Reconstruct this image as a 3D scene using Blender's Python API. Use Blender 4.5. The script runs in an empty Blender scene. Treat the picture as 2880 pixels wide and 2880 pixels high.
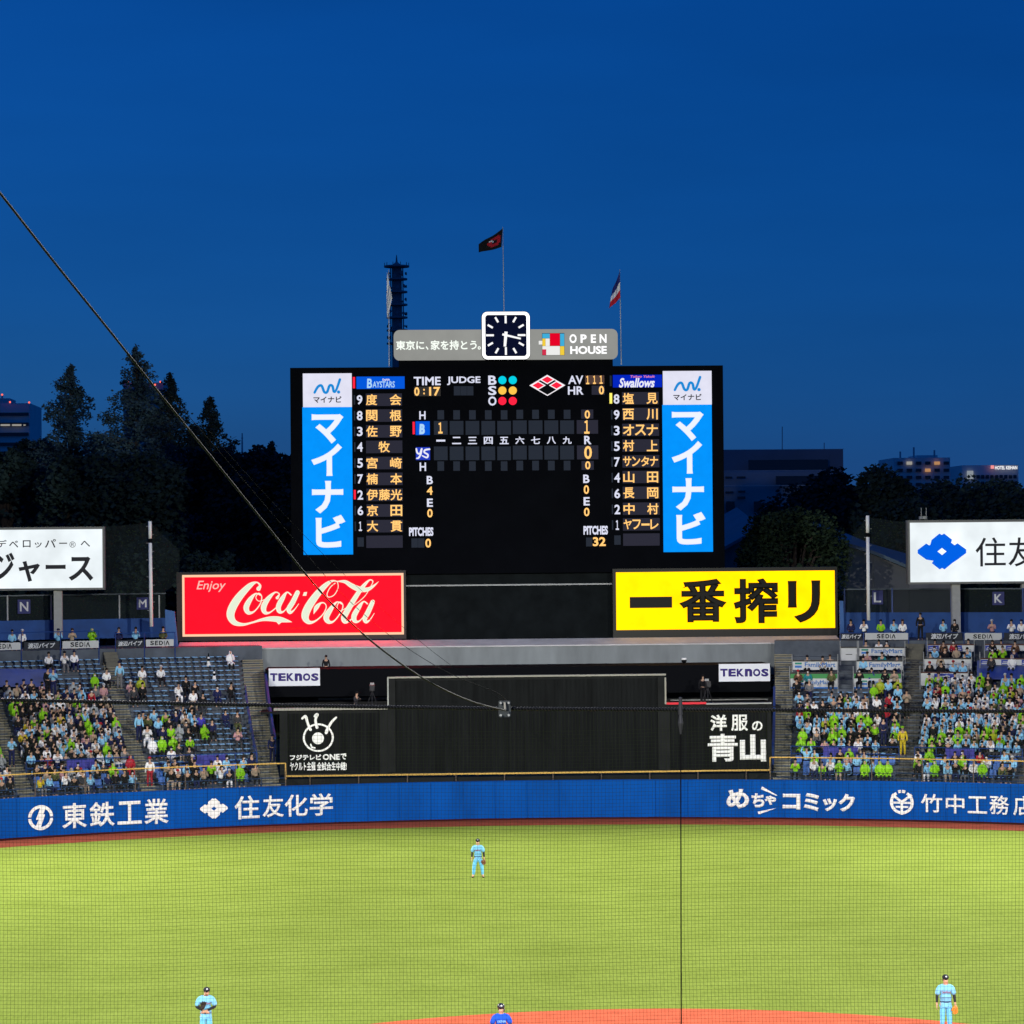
import bpy, bmesh, math, random
from mathutils import Vector, Matrix, noise
random.seed(11)
D = bpy.data; SC = bpy.context.scene; COL = SC.collection
RAD = math.radians

# ------------------------------------------------------------------ camera
F = 8184.0                                   # focal length in pixels of the 2880 px photograph
CAM = Vector((-9.0, -49.0, 16.0))            # in the stand behind home plate (home = origin, +Y = centre field)
cd = D.cameras.new('camera'); cam = D.objects.new('camera', cd); COL.objects.link(cam)
cd.sensor_fit = 'HORIZONTAL'; cd.angle = 2 * math.atan(1440 / F); cd.clip_start = 0.5; cd.clip_end = 9000
R3 = (Matrix.Rotation(RAD(-2.8), 3, 'Z') @ Matrix.Rotation(RAD(90.606), 3, 'X') @ Matrix.Rotation(RAD(-0.5), 3, 'Z'))
cam.matrix_world = Matrix.Translation(CAM) @ R3.to_4x4()
SC.camera = cam
R3T = R3.transposed()

# ------------------------------------------------------------------ dusk sky
w = D.worlds.new('World'); SC.world = w; w.use_nodes = True
nt = w.node_tree; nt.nodes.clear()
sky = nt.nodes.new('ShaderNodeTexSky'); sky.sky_type = 'NISHITA'; sky.sun_disc = False
sky.sun_elevation = RAD(3.0); sky.sun_rotation = RAD(-55); sky.ozone_density = 6.0; sky.air_density = 1.0; sky.dust_density = 0.3
tint = nt.nodes.new('ShaderNodeMix'); tint.data_type = 'RGBA'; tint.blend_type = 'MULTIPLY'; tint.inputs[0].default_value = 1.0
tint.inputs[7].default_value = (0.0225, 0.048, 0.068, 1)
base = nt.nodes.new('ShaderNodeMix'); base.data_type = 'RGBA'; base.blend_type = 'ADD'; base.inputs[0].default_value = 1.0
base.inputs[7].default_value = (-0.0245, 0.0325, 0.186, 1)           # deep blue-hour light of the overcast dusk sky
tc = nt.nodes.new('ShaderNodeTexCoord'); mp = nt.nodes.new('ShaderNodeMapping'); mp.inputs['Scale'].default_value = (2.2, 2.2, 11)
nz = nt.nodes.new('ShaderNodeTexNoise'); nz.inputs['Scale'].default_value = 1.6; nz.inputs['Detail'].default_value = 5
mr = nt.nodes.new('ShaderNodeMapRange'); mr.inputs[1].default_value = 0.3; mr.inputs[2].default_value = 0.75; mr.inputs[3].default_value = 0.87; mr.inputs[4].default_value = 1.11
cl = nt.nodes.new('ShaderNodeMix'); cl.data_type = 'RGBA'; cl.blend_type = 'MULTIPLY'; cl.inputs[0].default_value = 1.0
bg = nt.nodes.new('ShaderNodeBackground'); bg.inputs[1].default_value = 1.0
wo = nt.nodes.new('ShaderNodeOutputWorld')
L = nt.links.new
L(tc.outputs['Generated'], mp.inputs[0]); L(mp.outputs[0], nz.inputs[0]); L(nz.outputs[0], mr.inputs[0])
L(sky.outputs[0], tint.inputs[6]); L(tint.outputs[2], base.inputs[6]); L(base.outputs[2], cl.inputs[6]); L(mr.outputs[0], cl.inputs[7])
L(cl.outputs[2], bg.inputs[0]); L(bg.outputs[0], wo.inputs[0])

# ------------------------------------------------------------------ stadium floodlight towers (outside the frame)
def flood(loc, aim, kw, half, blend=0.6, col=(1.0, 0.97, 0.90)):
    l = D.lights.new('floodlight', 'SPOT'); l.energy = kw * 1000; l.spot_size = RAD(half * 2); l.spot_blend = blend
    l.color = col; l.shadow_soft_size = 1.2
    o = D.objects.new('floodlight', l); COL.objects.link(o); o.location = loc
    o.rotation_euler = (Vector(aim) - Vector(loc)).to_track_quat('-Z', 'Y').to_euler()
FLK = 1.0
flood((68, -18, 46), (-6, 78, 0), 425 * FLK, 24)
flood((-76, -18, 46), (4, 78, 0), 425 * FLK, 24)
flood((40, -62, 44), (-4, 50, 0), 320 * FLK, 23)
flood((-52, -62, 44), (4, 50, 0), 320 * FLK, 23)
flood((74, 118, 50), (-8, 46, 0), 690 * FLK, 40)
flood((-80, 114, 50), (8, 46, 0), 690 * FLK, 40)
SC.view_settings.view_transform = 'Standard'; SC.view_settings.look = 'None'
SC.view_settings.exposure = 0.0; SC.view_settings.gamma = 1.0
SC.cycles.max_bounces = 5; SC.cycles.diffuse_bounces = 3; SC.cycles.transparent_max_bounces = 12
SC.cycles.use_denoising = True

# ------------------------------------------------------------------ measuring helpers
def ray(x, y): return R3 @ Vector(((x - 1440) / F, (1440 - y) / F, -1.0))
def at(x, y, depth): return CAM + ray(x, y) * depth
def on_y(x, y, Y):
    r = ray(x, y); return CAM + r * ((Y - CAM.y) / r.y)
def on_z(x, y, Z):
    r = ray(x, y); return CAM + r * ((Z - CAM.z) / r.z)
def proj(p):
    q = R3T @ (Vector(p) - CAM); return (1440 + F * q.x / -q.z, 1440 - F * q.y / -q.z)
def zoom(x0, y0, s): return lambda x, y: (x0 + x / s, y0 + y / s)
def zbox(z, b): return z(b[0], b[1]) + z(b[2], b[3])
Z0 = zoom(0, 0, 1932 / 2880)
ZC = zoom(500, 1560, 2.76); ZL = zoom(800, 1020, 3.01875); ZR = zoom(1400, 1020, 2.9723)
ZT = zoom(800, 600, 2.76); ZU = zoom(1400, 600, 2.76); ZB = zoom(0, 1440, 2.415); ZS = zoom(0, 1750, 2.415)
ZE = zoom(700, 1780, 2.576); ZF = zoom(1430, 1780, 2.50909); ZQ = zoom(2150, 1700, 2.6466); ZK = zoom(2100, 1400, 2.4769)
ZH = zoom(1950, 1200, 2.0774); ZW = zoom(2000, 2150, 2.1955); ZN = zoom(0, 900, 2.0125)
OC = Vector((0, 62.0))                        # centre of the outfield arc
RW = 58.0                                     # outfield wall radius
def arc(R, th, z): return Vector((R * math.sin(th), OC.y + R * math.cos(th), z))
def theta_px(px, R, z):
    a, b = -1.3, 1.3
    for _ in range(48):
        m = (a + b) / 2
        if proj(arc(R, m, z))[0] < px: a = m
        else: b = m
    return (a + b) / 2
class PlaneY:
    def __init__(s, Y): s.Y = Y
    def uv(s, x, y):
        p = on_y(x, y, s.Y); return p.x, p.z
    def xyz(s, u, v, off): return Vector((u, s.Y - off, v))
class Cyl:
    def __init__(s, R): s.R = R
    def uv(s, x, y):
        r = ray(x, y); cx, cy = CAM.x, CAM.y - OC.y
        a = r.x ** 2 + r.y ** 2; b = 2 * (cx * r.x + cy * r.y); c = cx * cx + cy * cy - s.R ** 2
        t = (-b + math.sqrt(b * b - 4 * a * c)) / (2 * a); p = CAM + r * t
        return math.atan2(p.x, p.y - OC.y) * s.R, p.z
    def xyz(s, u, v, off): return arc(s.R - off, u / s.R, v)
class Sloped:                                  # outfield stand surface
    pass

# ------------------------------------------------------------------ materials
MC = {}
def mat(name, col, rough=0.75, var=0.0, scale=4.0, metal=0.0, spec=0.3, emit=None, es=1.0, alpha=None, var2=None, sampled=False, stretch=None):
    if name in MC: return MC[name]
    m = D.materials.new(name); m.use_nodes = True; n = m.node_tree.nodes; l = m.node_tree.links.new
    b = n['Principled BSDF']; b.inputs['Base Color'].default_value = (*col, 1); b.inputs['Roughness'].default_value = rough
    b.inputs['Metallic'].default_value = metal; b.inputs['Specular IOR Level'].default_value = spec
    if var:
        g = n.new('ShaderNodeNewGeometry'); t = n.new('ShaderNodeTexNoise'); t.inputs['Scale'].default_value = scale; t.inputs['Detail'].default_value = 6
        t.inputs['Roughness'].default_value = 0.6
        if stretch:
            mm = n.new('ShaderNodeMapping'); mm.inputs['Scale'].default_value = stretch; l(g.outputs['Position'], mm.inputs[0]); l(mm.outputs[0], t.inputs[0])
        else: l(g.outputs['Position'], t.inputs[0])
        r = n.new('ShaderNodeValToRGB'); c2 = var2 or tuple(min(1, c * (1 + var)) for c in col)
        r.color_ramp.elements[0].position = 0.30; r.color_ramp.elements[1].position = 0.72
        r.color_ramp.elements[0].color = (*[c * (1 - var) for c in col], 1); r.color_ramp.elements[1].color = (*c2, 1)
        l(t.outputs[0], r.inputs[0]); l(r.outputs[0], b.inputs['Base Color'])
    if emit:
        b.inputs['Emission Color'].default_value = (*emit, 1); b.inputs['Emission Strength'].default_value = es
        if not sampled: m.cycles.emission_sampling = 'NONE'
    if alpha is not None: b.inputs['Alpha'].default_value = alpha
    MC[name] = m; return m
def screen(name, col, es=1.0, sampled=False, var=0.0, scale=6.0):
    """a lit panel: dark plastic that emits; faint unevenness of the lamps behind it"""
    if name in MC: return MC[name]
    m = mat(name, tuple(min(c, 1) * 0.08 for c in col), 0.8, spec=0.05, emit=col, es=es, sampled=sampled)
    if var:
        n = m.node_tree.nodes; l = m.node_tree.links.new; b = n['Principled BSDF']
        g = n.new('ShaderNodeNewGeometry'); t = n.new('ShaderNodeTexNoise'); t.inputs['Scale'].default_value = scale; t.inputs['Detail'].default_value = 3
        r = n.new('ShaderNodeMapRange'); r.inputs[1].default_value = 0.3; r.inputs[2].default_value = 0.7; r.inputs[3].default_value = es * (1 - var); r.inputs[4].default_value = es * (1 + var * 0.5)
        l(g.outputs['Position'], t.inputs[0]); l(t.outputs[0], r.inputs[0]); l(r.outputs[0], b.inputs['Emission Strength'])
    return m
def objcol(name, rough=0.85, var=0.25):
    if name in MC: return MC[name]
    m = D.materials.new(name); m.use_nodes = True; n = m.node_tree.nodes; l = m.node_tree.links.new; b = n['Principled BSDF']
    b.inputs['Roughness'].default_value = rough; b.inputs['Specular IOR Level'].default_value = 0.2
    oi = n.new('ShaderNodeObjectInfo'); g = n.new('ShaderNodeNewGeometry'); t = n.new('ShaderNodeTexNoise'); t.inputs['Scale'].default_value = 9
    r = n.new('ShaderNodeMapRange'); r.inputs[3].default_value = 1 - var; r.inputs[4].default_value = 1 + var
    x = n.new('ShaderNodeMix'); x.data_type = 'RGBA'; x.blend_type = 'MULTIPLY'; x.inputs[0].default_value = 1
    l(g.outputs['Position'], t.inputs[0]); l(t.outputs[0], r.inputs[0]); l(oi.outputs['Color'], x.inputs[6]); l(r.outputs[0], x.inputs[7]); l(x.outputs[2], b.inputs['Base Color'])
    MC[name] = m; return m
def attrcol(name):
    if name in MC: return MC[name]
    m = D.materials.new(name); m.use_nodes = True; n = m.node_tree.nodes; l = m.node_tree.links.new; b = n['Principled BSDF']
    b.inputs['Roughness'].default_value = 0.85; b.inputs['Specular IOR Level'].default_value = 0.2
    a = n.new('ShaderNodeAttribute'); a.attribute_name = 'tone'; l(a.outputs['Color'], b.inputs['Base Color'])
    MC[name] = m; return m

# ------------------------------------------------------------------ object helpers
ORG = {}
def setp(o, label=None, cat=None, group=None, kind=None):
    if label: o['label'] = label
    if cat: o['category'] = cat
    if group: o['group'] = group
    if kind: o['kind'] = kind
    return o
def thing(name, label, cat, loc=(0, 0, 0), group=None):
    o = D.objects.new(name, None); COL.objects.link(o); o.location = loc; o.empty_display_size = 0.3
    ORG[o] = Vector(loc); return setp(o, label, cat, group)
class MB:
    def __init__(s): s.v = []; s.f = []; s.m = []
    def add(s, vs, fs, mi=0):
        k = len(s.v); s.v += [Vector(v) for v in vs]; s.f += [tuple(i + k for i in f) for f in fs]; s.m += [mi] * len(fs); return s
    def hexa(s, p, mi=0):                      # 8 corners: bottom 0-3 ccw, top 4-7
        return s.add(p, [(3, 2, 1, 0), (4, 5, 6, 7), (0, 1, 5, 4), (1, 2, 6, 5), (2, 3, 7, 6), (3, 0, 4, 7)], mi)
    def box(s, a, b, mi=0):
        x0, y0, z0 = a; x1, y1, z1 = b
        return s.hexa([(x0, y0, z0), (x1, y0, z0), (x1, y1, z0), (x0, y1, z0), (x0, y0, z1), (x1, y0, z1), (x1, y1, z1), (x0, y1, z1)], mi)
    def tube(s, pts, rad, n=6, mi=0, cap=True):
        pts = [Vector(p) for p in pts]; rads = rad if isinstance(rad, (list, tuple)) else [rad] * len(pts)
        k = len(s.v); up = Vector((0.13, 0.21, 0.97))
        for i, p in enumerate(pts):
            t = (pts[min(i + 1, len(pts) - 1)] - pts[max(i - 1, 0)]).normalized()
            a = t.cross(up)
            if a.length < 0.05: a = t.cross(Vector((1, 0.2, 0)))
            a.normalize(); b = t.cross(a)
            for j in range(n):
                w_ = 2 * math.pi * j / n; s.v.append(p + (a * math.cos(w_) + b * math.sin(w_)) * rads[i])
        for i in range(len(pts) - 1):
            for j in range(n):
                s.f.append((k + i * n + j, k + i * n + (j + 1) % n, k + (i + 1) * n + (j + 1) % n, k + (i + 1) * n + j)); s.m.append(mi)
        if cap:
            s.f.append(tuple(k + j for j in range(n))[::-1]); s.m.append(mi)
            s.f.append(tuple(k + (len(pts) - 1) * n + j for j in range(n))); s.m.append(mi)
        return s
    def ball(s, c, r, nu=10, nv=7, mi=0):
        r = Vector(r) if isinstance(r, (tuple, list, Vector)) else Vector((r, r, r)); c = Vector(c); k = len(s.v)
        s.v.append(c + Vector((0, 0, r.z)))
        for i in range(1, nv):
            a = math.pi * i / nv
            for j in range(nu):
                b = 2 * math.pi * j / nu; s.v.append(c + Vector((r.x * math.sin(a) * math.cos(b), r.y * math.sin(a) * math.sin(b), r.z * math.cos(a))))
        s.v.append(c - Vector((0, 0, r.z))); e = len(s.v) - 1
        for j in range(nu):
            s.f.append((k, k + 1 + j, k + 1 + (j + 1) % nu)); s.f.append((e, e - nu + (j + 1) % nu, e - nu + j)); s.m += [mi, mi]
        for i in range(nv - 2):
            for j in range(nu):
                a = k + 1 + i * nu; s.f.append((a + j, a + nu + j, a + nu + (j + 1) % nu, a + (j + 1) % nu)); s.m.append(mi)
        return s
    def build(s, name, mats, parent=None, org=None, smooth=False):
        o_ = ORG.get(parent, Vector((0, 0, 0))) if parent else Vector(org or (0, 0, 0))
        me = D.meshes.new(name); me.from_pydata([tuple(v - o_) for v in s.v], [], s.f); me.validate()
        for m in (mats if isinstance(mats, (list, tuple)) else [mats]): me.materials.append(m)
        if any(s.m) and len(me.polygons) == len(s.m): me.polygons.foreach_set('material_index', s.m)
        if smooth: me.polygons.foreach_set('use_smooth', [True] * len(me.polygons))
        me.update(); o = D.objects.new(name, me); COL.objects.link(o)
        if parent: o.parent = parent
        else: o.location = o_
        ORG[o] = o_; return o

# ------------------------------------------------------------------ lettering and flat marks
GC = {}
def glyph(body, bold, shear):
    k = (body, bold, shear)
    if k in GC: return GC[k]
    c = D.curves.new('text', 'FONT'); c.body = body; c.dimensions = '2D'; c.fill_mode = 'FRONT'; c.resolution_u = 3; c.shear = shear
    if bold: c.bevel_depth = bold; c.bevel_resolution = 0
    o = D.objects.new('text', c); COL.objects.link(o)
    me = D.meshes.new_from_object(o.evaluated_get(bpy.context.evaluated_depsgraph_get()))
    vs = [v.co.copy() for v in me.vertices]; fs = [tuple(p.vertices) for p in me.polygons]
    D.objects.remove(o); D.curves.remove(c); D.meshes.remove(me)
    xs = [v.x for v in vs]; ys = [v.y for v in vs]
    GC[k] = (vs, fs, min(xs), max(xs), min(ys), max(ys)); return GC[k]
def box_uv(sf, b):
    xm, ym = (b[0] + b[2]) / 2, (b[1] + b[3]) / 2
    return sf.uv(b[0], ym)[0], sf.uv(b[2], ym)[0], sf.uv(xm, b[3])[1], sf.uv(xm, b[1])[1]
def lettering(items, sf, m, parent, off=0.03, name='lettering', bold=0.022, shear=0.0):
    """items: (text, (x0,y0,x1,y1)[, bold]) measured in photo pixels, laid on the surface sf"""
    mb = MB()
    for it in items:
        vs, fs, gx0, gx1, gy0, gy1 = glyph(it[0], it[2] if len(it) > 2 else bold, shear)
        u0, u1, v0, v1 = box_uv(sf, it[1]); sx = (u1 - u0) / (gx1 - gx0); sy = (v1 - v0) / max(gy1 - gy0, 1e-6)
        mb.add([sf.xyz(u0 + (v.x - gx0) * sx, v0 + (v.y - gy0) * sy, off + v.z * min(sx, sy)) for v in vs], fs)
    return mb.build(name, m, parent)
class Frame:                                   # px -> uv about a centre, no tilt
    def __init__(s, sf, cx, cy):
        s.sf = sf; s.cx = cx; s.cy = cy; a = sf.uv(cx, cy); s.c = a
        s.du = sf.uv(cx + 10, cy)[0] - a[0]; s.dv = a[1] - sf.uv(cx, cy + 10)[1]
    def __call__(s, p, off): return s.sf.xyz(s.c[0] + (p[0] - s.cx) * s.du / 10, s.c[1] - (p[1] - s.cy) * s.dv / 10, off)
def fill(mb, pts):
    bm = bmesh.new(); f = bm.faces.new([bm.verts.new(p) for p in pts]); bmesh.ops.triangulate(bm, faces=[f])
    bm.verts.index_update(); mb.add([v.co.copy() for v in bm.verts], [tuple(v.index for v in f.verts) for f in bm.faces]); bm.free()
def spline(p, n=8):
    out = []
    for i in range(len(p) - 1):
        a, b, c, d = p[max(i - 1, 0)], p[i], p[i + 1], p[min(i + 2, len(p) - 1)]
        for j in range(n):
            t = j / n; out.append(tuple(0.5 * (2 * b[k] + (c[k] - a[k]) * t + (2 * a[k] - 5 * b[k] + 4 * c[k] - d[k]) * t * t + (3 * b[k] - a[k] - 3 * c[k] + d[k]) * t ** 3) for k in range(3)))
    return out + [tuple(p[-1])]
def stroke(mb, fr, pts, off, curved=True, caps=True):
    q = spline(pts) if curved else [tuple(p) for p in pts]; k = len(mb.v)
    for i, (x, y, wd) in enumerate(q):
        a = q[max(i - 1, 0)]; b = q[min(i + 1, len(q) - 1)]; dx, dy = b[0] - a[0], b[1] - a[1]; l = math.hypot(dx, dy) or 1
        nx, ny = -dy / l * max(wd, 0.5) / 2, dx / l * max(wd, 0.5) / 2
        mb.v += [fr((x + nx, y + ny), off), fr((x - nx, y - ny), off)]
    for i in range(len(q) - 1): mb.f.append((k + 2 * i, k + 2 * i + 1, k + 2 * i + 3, k + 2 * i + 2)); mb.m.append(0)
    if caps:
        for (x, y, wd) in (q[0], q[-1]):
            if wd > 3: fill(mb, [fr((x + wd / 2 * math.cos(a * math.pi / 5), y + wd / 2 * math.sin(a * math.pi / 5)), off + 0.001) for a in range(10)])
def circle(cx, cy, rx, ry=None, n=28, a0=0, a1=360): return [(cx + rx * math.cos(RAD(a0 + (a1 - a0) * i / n)), cy + (ry or rx) * math.sin(RAD(a0 + (a1 - a0) * i / n))) for i in range(n + (0 if a1 - a0 == 360 else 1))]
def ring(mb, fr, cx, cy, ro, ri, off, a0=0, a1=360, n=36, ys=1.0):
    k = len(mb.v)
    for i in range(n + 1):
        a = RAD(a0 + (a1 - a0) * i / n); c, s = math.cos(a), math.sin(a) * ys
        mb.v += [fr((cx + ro * c, cy + ro * s), off), fr((cx + ri * c, cy + ri * s), off)]
    for i in range(n): mb.f.append((k + 2 * i, k + 2 * i + 1, k + 2 * i + 3, k + 2 * i + 2)); mb.m.append(0)
def rrect(x0, y0, x1, y1, r, n=6):
    p = []
    for cx, cy, a in ((x1 - r, y1 - r, 0), (x0 + r, y1 - r, 90), (x0 + r, y0 + r, 180), (x1 - r, y0 + r, 270)):
        p += [(cx + r * math.cos(RAD(a + 90 * i / n)), cy + r * math.sin(RAD(a + 90 * i / n))) for i in range(n + 1)]
    return p
def slab(mb, sf, b, o0, o1, seg=1, mi=0):
    """a panel over the pixel box b on surface sf, from offset o0 (back) to o1 (front)"""
    u0, u1, v0, v1 = box_uv(sf, b)
    for i in range(seg):
        a, c = u0 + (u1 - u0) * i / seg, u0 + (u1 - u0) * (i + 1) / seg
        mb.hexa([sf.xyz(a, v0, o1), sf.xyz(c, v0, o1), sf.xyz(c, v0, o0), sf.xyz(a, v0, o0), sf.xyz(a, v1, o1), sf.xyz(c, v1, o1), sf.xyz(c, v1, o0), sf.xyz(a, v1, o0)], mi)
    return mb
def panel(name, sf, b, o0, o1, m, parent=None, seg=1, org=None): return slab(MB(), sf, b, o0, o1, seg).build(name, m, parent, org)
def prism_shape(mb, fr, pts, o0, o1):
    fill(mb, [fr(p, o1) for p in pts]); k = len(mb.v); n = len(pts)
    mb.v += [fr(p, o0) for p in pts] + [fr(p, o1) for p in pts]
    for i in range(n): mb.f.append((k + i, k + (i + 1) % n, k + n + (i + 1) % n, k + n + i)); mb.m.append(0)
ORD = 'zeroth first second third fourth fifth sixth seventh eighth ninth tenth eleventh twelfth thirteenth fourteenth fifteenth sixteenth seventeenth eighteenth nineteenth twentieth'.split()
def ordn(n):
    if n <= 20: return ORD[n]
    t = {2: 'twenty', 3: 'thirty', 4: 'forty', 5: 'fifty'}[n // 10]
    return t[:-1] + 'ieth' if n % 10 == 0 else t + '-' + ORD[n % 10]

# ================================================================== GROUND
M_grass = mat('turf', (0.164, 0.221, 0.034), 0.95, 0.10, 0.30, spec=0.02, var2=(0.182, 0.240, 0.042))
def add_fine(m, amount=0.30, scale=38.0):
    n = m.node_tree.nodes; l = m.node_tree.links.new; b = n['Principled BSDF']; src = b.inputs['Base Color'].links[0].from_socket
    g = n.new('ShaderNodeNewGeometry'); t = n.new('ShaderNodeTexNoise'); t.inputs['Scale'].default_value = scale; t.inputs['Detail'].default_value = 2
    mm = n.new('ShaderNodeMapping'); mm.inputs['Scale'].default_value = (1, 0.16, 1); l(g.outputs['Position'], mm.inputs[0]); l(mm.outputs[0], t.inputs[0])
    r = n.new('ShaderNodeMapRange'); r.inputs[1].default_value = 0.25; r.inputs[2].default_value = 0.75; r.inputs[3].default_value = 1 - amount; r.inputs[4].default_value = 1 + amount
    x = n.new('ShaderNodeMix'); x.data_type = 'RGBA'; x.blend_type = 'MULTIPLY'; x.inputs[0].default_value = 1
    l(t.outputs[0], r.inputs[0]); l(src, x.inputs[6]); l(r.outputs[0], x.inputs[7]); l(x.outputs[2], b.inputs['Base Color'])
add_fine(M_grass, 0.13, 9.0)
add_fine(M_grass, 0.10, 0.11)          # broad worn and fresh areas of the turf
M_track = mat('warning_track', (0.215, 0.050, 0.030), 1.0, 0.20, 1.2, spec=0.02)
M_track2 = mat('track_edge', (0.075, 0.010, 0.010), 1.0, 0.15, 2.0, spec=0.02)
M_dirt = mat('infield_clay', (0.50, 0.105, 0.052), 1.0, 0.16, 1.5, spec=0.02)
def disc(name, c, r, z, m, n=128, a0=0.0, a1=2 * math.pi, r_in=0.0):
    mb = MB()
    for i in range(n + 1):
        a = a0 + (a1 - a0) * i / n
        mb.v += [Vector((c[0] + r_in * math.sin(a), c[1] + r_in * math.cos(a), z)), Vector((c[0] + r * math.sin(a), c[1] + r * math.cos(a), z))]
    for i in range(n): mb.f.append((2 * i, 2 * i + 1, 2 * i + 3, 2 * i + 2)); mb.m.append(0)
    return mb.build(name, m)
setp(disc('ground', (0, 200), 6000, -0.02, mat('city_ground', (0.04, 0.045, 0.045), 0.95, 0.3, 0.05)), kind='structure')
setp(disc('field_turf', (0, 20), 110, 0.0, M_grass), kind='structure')
setp(disc('warning_track', OC, 58.05, 0.006, M_track, 160, -1.35, 1.35, 53.6), kind='structure')
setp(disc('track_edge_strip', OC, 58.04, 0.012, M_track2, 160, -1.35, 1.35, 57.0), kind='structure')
setp(disc('infield_dirt', (-0.7, 33.4), 17.1, 0.010, M_dirt), kind='structure')

# ================================================================== OUTFIELD WALL
M_blue = mat('blue_padding', (0.0004, 0.064, 0.305), 0.8, 0.18, 0.7, spec=0.08, stretch=(1, 1, 0.35))
M_white = mat('painted_white', (0.80, 0.79, 0.76), 0.9, 0.06, 2, spec=0.05)
wall = thing('outfield_wall', 'long curved blue padded wall behind the red warning track, with white lettering', 'wall', (0, 120, 0))
mb = MB(); N = 84; nc = 0
for i in range(N):
    t0, t1 = -1.35 + 2.7 * i / N, -1.35 + 2.7 * (i + 1) / N; e = 0.014 / RW
    for t, dep in ((t0 + e, 0.0), ((t0 + t1) / 2, -0.015), (t1 - e, 0.0), (t1, 0.035)):           # padded panels with a narrow joint between them
        mb.v += [arc(RW + dep, t, 0), arc(RW - 0.012 + dep, t, 1.1), arc(RW + dep, t, 2.13), arc(RW + 0.06, t, 2.17), arc(RW + 0.35, t, 2.17), arc(RW + 0.35, t, 0)]; nc += 1
for i in range(nc - 1):
    for j in range(5): mb.f.append((6 * i + j, 6 * i + 6 + j, 6 * i + 7 + j, 6 * i + 1 + j)); mb.m.append(0)
mb.build('padding', M_blue, wall)
CW = Cyl(RW - 0.03)
lettering([('東', zbox(ZS, (420, 1228, 590, 1398))), ('鉄', zbox(ZS, (607, 1218, 778, 1388))), ('工', zbox(ZS, (797, 1215, 962, 1372))), ('業', zbox(ZS, (978, 1198, 1144, 1370)))], CW, M_white, wall, bold=0.018)
lettering([('住', zbox(ZS, (1592, 1178, 1762, 1338))), ('友', zbox(ZE, (98, 1178, 252, 1335))), ('化', zbox(ZE, (258, 1170, 425, 1330))), ('学', zbox(ZE, (440, 1162, 608, 1325)))], CW, M_white, wall, bold=0.018)
lettering([('め', zbox(ZW, (95, 150, 235, 272)), 0.045), ('ち', zbox(ZW, (250, 178, 330, 265)), 0.045), ('ゃ', zbox(ZW, (330, 190, 402, 250)), 0.05),
           ('コ', zbox(ZW, (442, 180, 552, 278)), 0.045), ('ミ', zbox(ZW, (572, 176, 668, 288)), 0.045), ('ッ', zbox(ZW, (690, 208, 778, 290)), 0.045), ('ク', zbox(ZW, (785, 180, 890, 292)), 0.045)], CW, M_white, wall)
lettering([('竹', zbox(ZW, (1295, 182, 1428, 296))), ('中', zbox(ZW, (1450, 186, 1565, 303))), ('工', zbox(ZW, (1585, 197, 1705, 303))), ('務', zbox(ZW, (1720, 190, 1842, 310))), ('店', zbox(ZW, (1866, 195, 1990, 316)))], CW, M_white, wall, bold=0.014)
def conv(z, pts): return [z(*p[:2]) + tuple(p[2:]) for p in pts]
def sc_(z): return z(1, 0)[0] - z(0, 0)[0]
# lightning ring emblem
c = ZS(275, 1327); s_ = sc_(ZS); fr = Frame(CW, *c); mb = MB()
ring(mb, fr, *c, 85 * s_, 64 * s_, 0.03, 4, 176); ring(mb, fr, *c, 85 * s_, 64 * s_, 0.03, 184, 356)
fill(mb, [fr(p, 0.03) for p in conv(ZS, [(272, 1262), (312, 1258), (292, 1306), (304, 1306), (304, 1312), (276, 1392), (236, 1396), (262, 1340), (244, 1340), (244, 1334)])])
mb.build('emblem', M_white, wall)
# crossed-well emblem: four notched lobes with a hole
def well(sf, cx, cy, s, m1, m2, parent, off):
    q = [(14, 105), (60, 68), (50, 54), (74, 36), (92, 47), (142, 10), (132, 0)]
    pts = [(0, 97)] + q + [(x, -y) for x, y in q[-2::-1]] + [(0, -97)] + [(-x, -y) for x, y in q] + [(-x, y) for x, y in q[-2::-1]]
    fr = Frame(sf, cx, cy); mb = MB(); fill(mb, [fr((cx + x * s, cy - y * s), off) for x, y in pts]); e = mb.build('emblem', m1, parent)
    mb = MB(); fill(mb, [fr((cx + x * s, cy - y * s), off + 0.012) for x, y in ((0, 21), (27, 0), (0, -21), (-27, 0))]); mb.build('emblem_hole', m2, parent)
well(CW, *ZS(1452, 1265), 0.66 * s_, M_white, M_blue, wall, 0.03)
# ring emblem with forked bars
c = ZW(1178, 234); s2 = sc_(ZW); fr = Frame(CW, *c); mb = MB()
ring(mb, fr, *c, 73 * s2, 55 * s2, 0.03, -60, 85); ring(mb, fr, *c, 73 * s2, 55 * s2, 0.03, 95, 240); ring(mb, fr, *c, 77 * s2, 59 * s2, 0.03, 252, 267); ring(mb, fr, *c, 77 * s2, 59 * s2, 0.03, 273, 288)
for p in ([(1115, 236, 13), (1242, 236, 13)], [(1178, 236, 15), (1178, 310, 15)], [(1178, 232, 15), (1118, 186, 15)], [(1178, 232, 15), (1240, 186, 15)], [(1140, 262, 12), (1218, 262, 12)]):
    stroke(mb, fr, conv(ZW, [(x, y, 0) for x, y, w_ in p]) and [ZW(x, y) + (w_ * s2,) for x, y, w_ in p], 0.032, False, False)
mb.build('emblem', M_white, wall)
# accent strokes round the comic lettering
fr = Frame(CW, *ZW(350, 220)); mb = MB()
fill(mb, [fr(p, 0.03) for p in conv(ZW, [(316, 136), (410, 190), (400, 192), (308, 152)])]); fill(mb, [fr(p, 0.03) for p in conv(ZW, [(288, 292), (404, 268), (300, 306), (290, 306)])])
mb.build('accent_mark', M_white, wall)

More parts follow.
